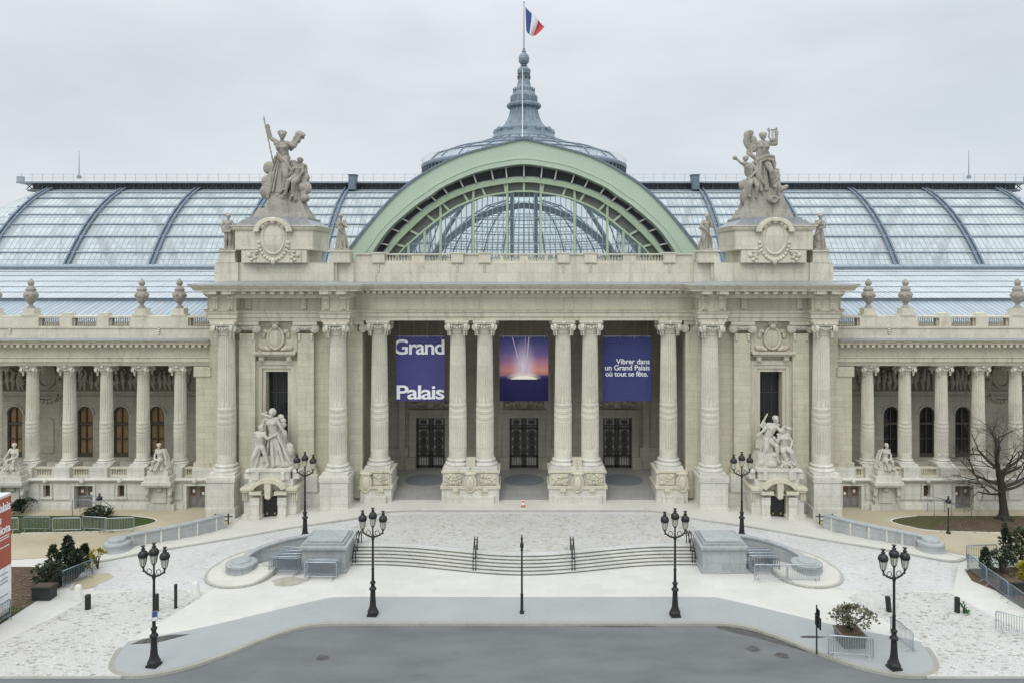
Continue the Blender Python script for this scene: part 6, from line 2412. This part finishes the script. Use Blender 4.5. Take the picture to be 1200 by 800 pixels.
# ------------------------------------------------------------------ banners in the porch
def text_mesh(body, size, align='LEFT', bold=.0, space=.95):
    cu = bpy.data.curves.new('lettering', 'FONT')
    cu.body = body
    cu.size = size
    cu.align_x = align
    cu.offset = bold
    cu.space_character = space
    cu.extrude = .004
    cu.space_line = .92
    o = bpy.data.objects.new('lettering', cu)
    COL.objects.link(o)
    dg = bpy.context.evaluated_depsgraph_get()
    dg.update()
    me = bpy.data.meshes.new_from_object(o.evaluated_get(dg))
    bpy.data.objects.remove(o)
    bpy.data.curves.remove(cu)
    return me
def lettering(parent, body, size, x, z, y, mat='white_line', align='LEFT', width=None, height=None, bold=.0, clip=None, space=.95):
    me = text_mesh(body, size, align, bold, space)
    xs = [v.co.x for v in me.vertices]; ys = [v.co.y for v in me.vertices]
    kx = width / (max(xs) - min(xs)) if width else 1
    ky = height / (max(ys) - min(ys)) if height else kx
    x0 = min(xs) if align == 'LEFT' else max(xs)
    y0 = min(ys)
    for v in me.vertices:
        v.co = ((v.co.x - x0) * kx + x, y - v.co.z, (v.co.y - y0) * ky + z)
    if clip is not None:
        bm = bmesh.new(); bm.from_mesh(me)
        bmesh.ops.bisect_plane(bm, geom=bm.verts[:] + bm.edges[:] + bm.faces[:], plane_co=(clip, 0, 0), plane_no=(1, 0, 0), clear_inner=True)
        bm.to_mesh(me); bm.free()
    me.materials.append(MAT[mat])
    o = bpy.data.objects.new('lettering', me)
    COL.objects.link(o)
    o.parent = parent
    return o
MAT['banner_blue'] = plain('indigo banner cloth', (.062, .058, .20), .7, 0, .06, 1)
MAT['banner_blue2'] = plain('deep blue banner cloth', (.040, .048, .165), .7, 0, .06, 1)
MAT['banner_white'] = plain('banner print white', (.82, .82, .84), .7, 0, .02)

def sunset():
    """printed picture: dusk sky, a lit roof on a dark horizon"""
    t = NT('dusk picture print')
    sp = t.new('SeparateXYZ')
    t.l.new(t.new('TexCoord').outputs['Object'], sp.inputs[0])
    z = t.math('DIVIDE', sp.outputs['Z'], 5.47)
    n = t.noise(1.1, 3, (.5, 1, 2.0), local=True)
    zz = t.math('ADD', z, t.math('MULTIPLY', t.math('SUBTRACT', n, .5), .12))
    r = t.new('ValToRGB')
    st = [(0, (.012, .010, .055)), (.34, (.018, .016, .075)), (.385, (.05, .05, .16)), (.40, (.30, .14, .20)), (.47, (.52, .22, .20)), (.58, (.36, .17, .27)), (.74, (.14, .11, .27)), (1., (.05, .06, .19))]
    e = r.color_ramp.elements
    while len(e) < len(st): e.new(.5)
    for i, (p, c) in enumerate(st):
        e[i].position = p; e[i].color = (*c, 1)
    t.l.new(zz, r.inputs[0])
    right = t.math('MULTIPLY', t.math('ADD', sp.outputs['X'], 2.1), .18)
    sky_ = t.mix(t.math('MULTIPLY', right, t.ramp(z, (.4, 0.), (.48, .7), (.7, 0.))), r.outputs[0], (.75, .33, .22))
    def glow(cx, cz, rx, rz, pw):
        a = t.math('DIVIDE', t.math('SUBTRACT', sp.outputs['X'], cx), rx)
        b = t.math('DIVIDE', t.math('SUBTRACT', sp.outputs['Z'], cz), rz)
        d = t.math('SQRT', t.math('ADD', t.math('MULTIPLY', a, a), t.math('MULTIPLY', b, b)))
        return t.math('POWER', t.math('SUBTRACT', 1., t.math('MINIMUM', d, 1.)), pw)
    c = t.mix(glow(0, 2.9, 1.2, 2.6, 1.4), sky_, (.75, .66, .78))
    c = t.mix(glow(0, 2.0, 1.5, .5, .9), c, (.95, .88, .72))
    top = t.math('GREATER_THAN', z, .345)
    t.color(t.mix(top, r.outputs[0], c))
    t.set(.7, 0, .2)
    return t.m
MAT['sunset'] = sunset()
def cloth(name, w, h, mat, parent, seed):
    b = MB()
    n, m = 16, 20
    vs = [(-w / 2 + w * i / n, .1 * noise.noise(Vector((i * .3, j * .12, seed))) * (1 - j / m * .6), h * j / m) for j in range(m + 1) for i in range(n + 1)]
    b.add(vs, [(j * (n + 1) + i, j * (n + 1) + i + 1, (j + 1) * (n + 1) + i + 1, (j + 1) * (n + 1) + i) for j in range(m) for i in range(n)], True)
    return local(b, name, mat, parent)
YBN, HB, WB = 62.95, 5.47, 4.13
for cx, mat, lab in ((-8.78, 'banner_blue', 'indigo banner with two large white words, hanging in the left bay of the porch'), (0, 'sunset', 'picture banner of light beams over a dark skyline, hanging in the middle bay'),
                  (8.75, 'banner_blue2', 'blue banner with three small lines of white text, hanging in the right bay')):
    r = empty('banner', (cx, YBN, 8.67), 0, lab, 'banner', 'banners in the porch')
    cloth('banner_cloth', WB, HB, mat, r, cx)
    b = MB()
    for i in range(4):
        x = -WB / 2 + .3 + i * (WB - .6) / 3
        b.tube([(x, 0, HB - .1), (x, .05, 15.7 - 8.67)], .012, 4)
        b.ell((x, -.05, HB - .12), .05, 6)
    b.tube([(-WB / 2, .02, HB), (WB / 2, .02, HB)], .035, 6)
    local(b, 'hanger', 'galv', r)
    if cx < 0:
        lettering(r, 'Grand', 1.6, -WB / 2 - .22, HB - 1.53, -.07, 'banner_white', width=WB + .2, height=1.28, bold=.028, clip=-WB / 2 + .01, space=.9)
        lettering(r, 'Palais', 1.6, -WB / 2 + .06, .16, -.07, 'banner_white', width=WB - .08, height=1.2, bold=.028, space=.9)
    elif cx > 0:
        for k, s_ in enumerate(('Vibrer dans', 'un Grand Palais', 'où tout se fête.')):
            lettering(r, s_, .6, 1.9 if k < 2 else 1.75, 3.14 - .52 * k - (.0, .0, .0)[k], -.07, 'banner_white', 'RIGHT', width=(2.85, 3.78, 3.6)[k], bold=.009, space=.97)
    else:
        MAT['beam'] = plain('printed light beam', (.62, .52, .66), .7)
        b = MB()
        for x0, x1, w0, w1 in ((-.12, -.98, .05, .08), (.16, .42, .05, .09), (-.02, .12, .03, .04)):
            b.add([(x0 - w0 / 2, -.065, 2.15), (x0 + w0 / 2, -.065, 2.15), (x1 + w1 / 2, -.065, HB - .05), (x1 - w1 / 2, -.065, HB - .05)], [(0, 1, 2, 3)])
        local(b, 'light_beams', 'beam', r)
        MAT['lit_roof'] = plain('printed lit roof', (.90, .84, .70), .7, 0, .1, 4)
        b = MB()
        rn = random.Random(3)
        pts = [(-1.15, 1.86)] + [(-1.15 + 2.3 * i / 14, 1.9 + .26 * sin(pi * i / 14) + rn.uniform(-.03, .03)) for i in range(1, 14)] + [(1.15, 1.86)]
        b.prism(pts, -.068, -.064)
        local(b, 'lit_roof', 'lit_roof', r)

# ------------------------------------------------------------------ tall poster panel at the left edge
MAT['poster_red'] = stone('poster red', (.40, .125, .085), var=.25, streak=.4, dirt=(.22, .06, .045), bump=0)
r = empty('poster_panel', (-29.75, 40.7, .1), rad(90), 'tall red and white poster panel cut off by the left edge', 'poster')
b = MB(); b.box(-2.4, 2.4, .02, .7, .25, 6.85); b.box(-2.3, 2.3, .1, .6, 0, .25); local(b, 'panel_box', 'concrete', r)
b = MB(); b.box(-2.38, 2.38, .0, .02, 2.75, 6.7); local(b, 'red_print', 'poster_red', r)
b = MB(); b.box(-2.38, 2.38, .0, .02, .27, 2.74); local(b, 'white_print', 'white_line', r)
lettering(r, 'GrandPalais', .9, 2.3, 5.95, -.005, 'banner_white', 'RIGHT', width=2.5, height=.52, bold=.02, space=.92)
lettering(r, 'Chiharu', .9, 1.55, 5.3, -.005, 'banner_white', 'RIGHT', width=1.8, height=.5, bold=.02, space=.92)
lettering(r, 'Shiota', .9, 2.3, 4.68, -.005, 'banner_white', 'RIGHT', width=1.35, height=.5, bold=.02, space=.92)
b = MB()
for k, (z, w) in enumerate(((4.5, .9), (4.36, 1.1), (3.9, 1.0))):
    b.box(2.2 - w, 2.2, -.008, 0, z, z + .05)
local(b, 'small_print', 'banner_white', r)
for k, (z, w) in enumerate(((2.35, 1.5), (2.05, 1.1), (1.85, 1.3), (1.1, 1.2))):
    b = MB()
    b.box(2.1 - w, 2.1, -.008, 0, z, z + .06)
    local(b, 'text_line', 'galv_dull', r)

# ------------------------------------------------------------------ tricolour
MAT['flag_blue'] = plain('flag blue', (.05, .08, .24), .8, 0, .08)
MAT['flag_white'] = plain('flag white', (.72, .72, .74), .8, 0, .05)
MAT['flag_red'] = plain('flag red', (.48, .06, .07), .8, 0, .08)
kf = YC / 870
b = MB()
n, m = 24, 12
def flagp(u, v):
    hx, hy = 615.2 + 1.0 * v, 8 + 28 * v
    ex, ey = 637.5 - 10.5 * v ** 1.4, 29.5 + 15 * v
    px = hx + (ex - hx) * u; py = hy + (ey - hy) * u ** .8 + 2.5 * sin(u * 5) * (v - .4)
    return (.08 + (px - 614.2) * kf, YC + .35 * sin(u * 9 + v * 2) * u, 20 - (py - 313) * kf)
b.add([flagp(i / n, j / m) for j in range(m + 1) for i in range(n + 1)], [(j * (n + 1) + i, (j + 1) * (n + 1) + i, (j + 1) * (n + 1) + i + 1, j * (n + 1) + i + 1) for j in range(m) for i in range(n)], True)
o = b.build('flag', 'flag_blue')
o.data.materials.append(MAT['flag_white']); o.data.materials.append(MAT['flag_red'])
for p in o.data.polygons:
    p.material_index = min(2, (p.index % n) * 3 // n)
tag(o, 'blue, white and red tricolour flag drooping from the pole above the spire', 'flag')

# ------------------------------------------------------------------ bare tree
def tree():
    rn = random.Random(12)
    r = empty('bare_tree', (38.1, 58.9, .03), 0, 'bare dark winter tree on the right lawn before the colonnade', 'tree')
    tr, cr_ = MB(), MB()
    def grow(mb, p, d, L, rad_, depth):
        pts, rs = [p], [rad_]
        n = 4
        for i in range(n):
            d = (d + Vector((rn.uniform(-.22, .22), rn.uniform(-.22, .22), rn.uniform(-.08, .16) if depth < 3 else rn.uniform(-.16, .14)))).normalized()
            p = p + d * L / n
            pts.append(p); rs.append(rad_ * (1 - .45 * (i + 1) / n))
        mb.tube(pts, rs, 7 if rad_ > .08 else (5 if rad_ > .025 else 4))
        if depth >= 7 or rad_ < .0045:
            return
        k = rn.choice((3, 3, 4)) if depth < 4 else rn.choice((3, 4, 4))
        for j in range(k):
            a = rn.uniform(0, 2 * pi)
            t = rn.choice((.55, .75, 1.)) if j else 1.
            i = min(n, max(1, int(round(t * n))))
            spread = rn.uniform(.45, 1.0)
            ax = d.orthogonal().normalized()
            nd = (d * cos(spread) + (Quaternion(d, a) @ ax) * sin(spread)).normalized()
            grow(cr_, pts[i], nd, L * rn.uniform(.62, .85), rs[i] * rn.uniform(.55, .72), depth + 1)
    trunk = [(0, 0, -.1), (-.02, 0, .25), (-.05, 0, .9), (-.12, .05, 1.9), (-.18, .05, 2.7), (-.35, .05, 3.5), (-.5, .1, 4.3)]
    tr.tube(trunk, [.6, .38, .29, .26, .28, .22, .16], 12)
    for i in range(5):
        a = 2 * pi * i / 5 + .4
        tr.cap((.25 * cos(a), .25 * sin(a), .25), (.75 * cos(a), .75 * sin(a), -.08), .2, .1, 6)
    for z, dx, dy, dz, L, q in ((1.95, -1, -.2, .02, 2.2, .11), (2.05, -.9, -.5, .2, 2.1, .1), (2.3, 1, -.5, .15, 2.1, .12), (2.5, 1, -.1, .35, 2.2, .15), (2.7, -1, .3, .45, 2.1, .15), (2.9, .7, .6, .6, 1.9, .13), (3.2, -.6, -.7, .7, 1.9, .14), (3.6, .8, -.4, .8, 2.0, .14), (3.9, -.8, .1, .9, 2.0, .14), (4.25, .1, .2, 1, 2.0, .15), (4.3, -.5, -.3, 1, 1.9, .14), (2.2, .9, .5, .1, 1.8, .1), (3.4, 1, .1, .3, 2.0, .13)):
        i = 0
        while i < len(trunk) - 2 and trunk[i + 1][2] < z:
            i += 1
        t = (z - trunk[i][2]) / (trunk[i + 1][2] - trunk[i][2])
        p = Vector(trunk[i]).lerp(Vector(trunk[i + 1]), t)
        grow(cr_, p, Vector((dx, dy, dz)).normalized(), L, q, 1)
    local(tr, 'trunk', 'bark', r)
    local(cr_, 'crown', 'twig', r)
tree()

# ------------------------------------------------------------------ shrubs
def shrub(name, x, y, z, w, h, n, mat, ls, lab, cat, seed, shape='ball', group=None, stems=5):
    rn = random.Random(seed)
    r = empty(name, (x, y, z), 0, lab, cat, group)
    f, s_ = MB(), MB()
    clumps = [(rn.uniform(0, 2 * pi), rn.random(), rn.uniform(.15, 1)) for _ in range(max(6, n // 60))]
    for i in range(n):
        a, q, u = rn.choice(clumps)
        a += rn.gauss(0, .5); u = min(1, max(.04, u + rn.gauss(0, .1)))
        R = w / 2 * ((1 - u) ** .7 * 1.15 if shape == 'cone' else math.sqrt(max(.02, 1 - (2 * u - 1) ** 2)))
        rad_ = R * min(1.12, math.sqrt(q) + rn.gauss(0, .12))
        p = Vector((rad_ * cos(a), rad_ * sin(a), h * u))
        d = Vector((cos(a) + rn.gauss(0, .5), sin(a) + rn.gauss(0, .5), rn.gauss(.5, .5))).normalized()
        sd = d.orthogonal().normalized()
        sd = Quaternion(d, rn.uniform(0, 6.3)) @ sd
        L = ls * rn.uniform(.7, 1.5)
        f.add([p - sd * L * .05, p + d * L * .5 - sd * L * .28, p + d * L, p + d * L * .5 + sd * L * .28], [(0, 1, 2, 3)])
    for i in range(stems):
        a = rn.uniform(0, 2 * pi); e = w * .3
        s_.tube([(0, 0, -.05), (e * .4 * cos(a), e * .4 * sin(a), h * .4), (e * cos(a), e * sin(a), h * .8)], [.04, .03, .012], 5)
    local(f, 'foliage', mat, r)
    local(s_, 'stem', 'twig', r)
    return r
G1 = 'shrubs in the left garden bed'
shrub('conifer', -29.75, 48.4, .03, 1.15, 2.35, 1100, 'leaf_dark', .2, 'tallest dark conifer of the left garden bed', 'shrub', 1, 'cone', G1)
shrub('conifer', -30.4, 48.0, .03, 1.1, 1.9, 700, 'leaf_mid', .2, 'shorter olive conifer beside the poster panel', 'shrub', 31, 'cone', G1)
shrub('conifer', -28.95, 48.9, .03, .9, 1.7, 500, 'leaf_dark', .18, 'small loose conifer behind the corner of the left bed', 'shrub', 32, 'cone', G1)
shrub('shrub', -29.6, 46.4, .03, 1.7, 1.45, 800, 'leaf_dark', .17, 'broad dark shrub behind the black planter box in the left bed', 'shrub', 2, 'ball', G1)
shrub('shrub', -30.3, 46.9, .03, 1.3, 1.3, 500, 'leaf_mid', .17, 'low olive shrub at the foot of the conifers of the left bed', 'shrub', 3, 'ball', G1)
shrub('shrub', -28.75, 47.7, .03, .9, 1.8, 800, 'leaf_dark', .19, 'slim dark shrub behind the corner barrier of the left bed', 'shrub', 4, 'ball', G1)
shrub('shrub', -28.3, 49.3, .03, 1.2, 1.2, 260, 'leaf_yellow', .17, 'thin yellowish shrub at the back of the left bed', 'shrub', 5, 'ball', G1)
shrub('shrub', -40.8, 60.4, .03, 1.9, 1.1, 700, 'leaf_dark', .2, 'low dark shrub against the wall at the far left', 'shrub', 6, 'ball')
shrub('shrub', -34.0, 59.0, .03, 2.2, .9, 700, 'leaf_dark', .18, 'low spreading shrub on the left lawn before a grey door', 'shrub', 7, 'ball')
G2 = 'shrubs in the right garden bed'
shrub('conifer', 29.9, 48.1, .03, .8, 1.7, 700, 'leaf_dark', .18, 'small dark conifer at the corner of the right bed', 'shrub', 11, 'cone', G2)
shrub('shrub', 31.2, 48.4, .03, 1.4, 1.6, 650, 'leaf_dark', .17, 'dark shrub in the middle of the right bed', 'shrub', 12, 'ball', G2)
shrub('shrub', 32.9, 48.9, .03, 2.0, 2.8, 1100, 'leaf_mid', .2, 'large olive shrub at the right edge of the view', 'shrub', 13, 'ball', G2)
shrub('conifer', 32.3, 49.8, .03, .9, 2.8, 700, 'leaf_dark', .18, 'tall slim conifer at the back of the right bed', 'shrub', 14, 'cone', G2)
shrub('shrub', 31.15, 46.1, .03, 1.1, 1.6, 1000, 'leaf_yellow', .17, 'rounded bright yellow shrub in the right bed', 'shrub', 15, 'ball', G2)
for x, y, lab in ((-29.0, 44.9, 'black planter box in the left garden bed'), (30.0, 45.6, 'black planter box in the right garden bed')):
    r = empty('planter_box', (x, y, .02), 0, lab, 'planter', 'black planter boxes')
    b = MB(); b.box(-.55, .55, -.35, .35, 0, .7); b.box(-.6, .6, -.4, .4, .7, .78); local(b, 'box_body', 'planter', r)
    b = MB(); b.box(-.5, .5, -.3, .3, .78, .8); local(b, 'soil', 'soil', r)
MAT['pot'] = stone('grey green pot', (.20, .215, .20), streak=.2)
r = empty('planter_pot', (17.35, 39.5, .006), 0, 'square grey planter holding the bushy plant on the right pavement', 'planter')
b = MB()
b.add([(-.55, -.55, 0), (.55, -.55, 0), (.55, .55, 0), (-.55, .55, 0), (-.62, -.62, .6), (.62, -.62, .6), (.62, .62, .6), (-.62, .62, .6)], [(3, 2, 1, 0), (0, 1, 5, 4), (1, 2, 6, 5), (2, 3, 7, 6), (3, 0, 4, 7)])
b.box(-.66, .66, -.66, .66, .6, .68)
local(b, 'pot_body', 'pot', r)
b = MB(); b.box(-.58, .58, -.58, .58, .68, .7); local(b, 'soil', 'soil', r)
shrub('potted_bush', 17.35, 39.5, .6, 2.5, 1.35, 1000, 'leaf_dry', .15, 'airy bronze green bush growing in the square grey planter', 'shrub', 21, 'ball', None, 14)
MAT['weed'] = leaf('bright weed', (.05, .22, .05))
shrub('weed', 25.45, 42.95, .01, .3, .65, 40, 'weed', .2, 'small bright green weed beside the right black bollard', 'plant', 22, 'ball', None, 2)

# little stair rails in front of the basement doors
for x, lab in ((-35.4, 'grey metal stair rail before the left wing door'), (34.2, 'grey metal stair rail on the right lawn before a door')):
    r = empty('stair_rail', (x, 60.2, .02), 0, lab, 'rail', 'stair rails before the wing doors')
    for yy in (-.5, .5):
        b = MB()
        b.tube([(-.9, yy, 0), (-.9, yy, 1.3), (.5, yy, 1.3), (1.6, yy, .5), (1.6, yy, 0)] if x < 0 else [(-1.2, yy, 0), (-1.2, yy, 1.4), (.2, yy, 1.0), (1.8, yy, .4), (1.8, yy, 0)], .035, 5)
        b.tube([(.4, yy, 0), (.4, yy, 1.2)] if x < 0 else [(.2, yy, 0), (.2, yy, 1.0)], .03, 5)
        local(b, 'rail', 'galv_dull', r)

# dead leaves and clippings lying on the beds and lawns
MAT['litter'] = leaf('dead leaves', (.17, .13, .085))
b = MB()
rn = random.Random(77)
for i in range(1500):
    if i < 900:
        x, y = rn.choice((-1, 1)) * rn.uniform(29.4, 33.5), rn.uniform(41.5, 49.2)
    else:
        x, y = rn.choice((-1, 1)) * rn.uniform(31, 42), rn.uniform(55.9, 59.6)
    a = rn.uniform(0, 6.3); L = rn.uniform(.05, .13)
    z = .045 if y < 50 else .05
    b.add([(x + L * cos(a + k) * f, y + L * sin(a + k) * f, z + h_) for k, f, h_ in ((0, 1, .02), (1.57, .5, 0), (3.14, 1, .015), (4.71, .5, .01))], [(0, 1, 2, 3)])
tag(b.build('leaf_litter', 'litter'), None, None, None, 'stuff')
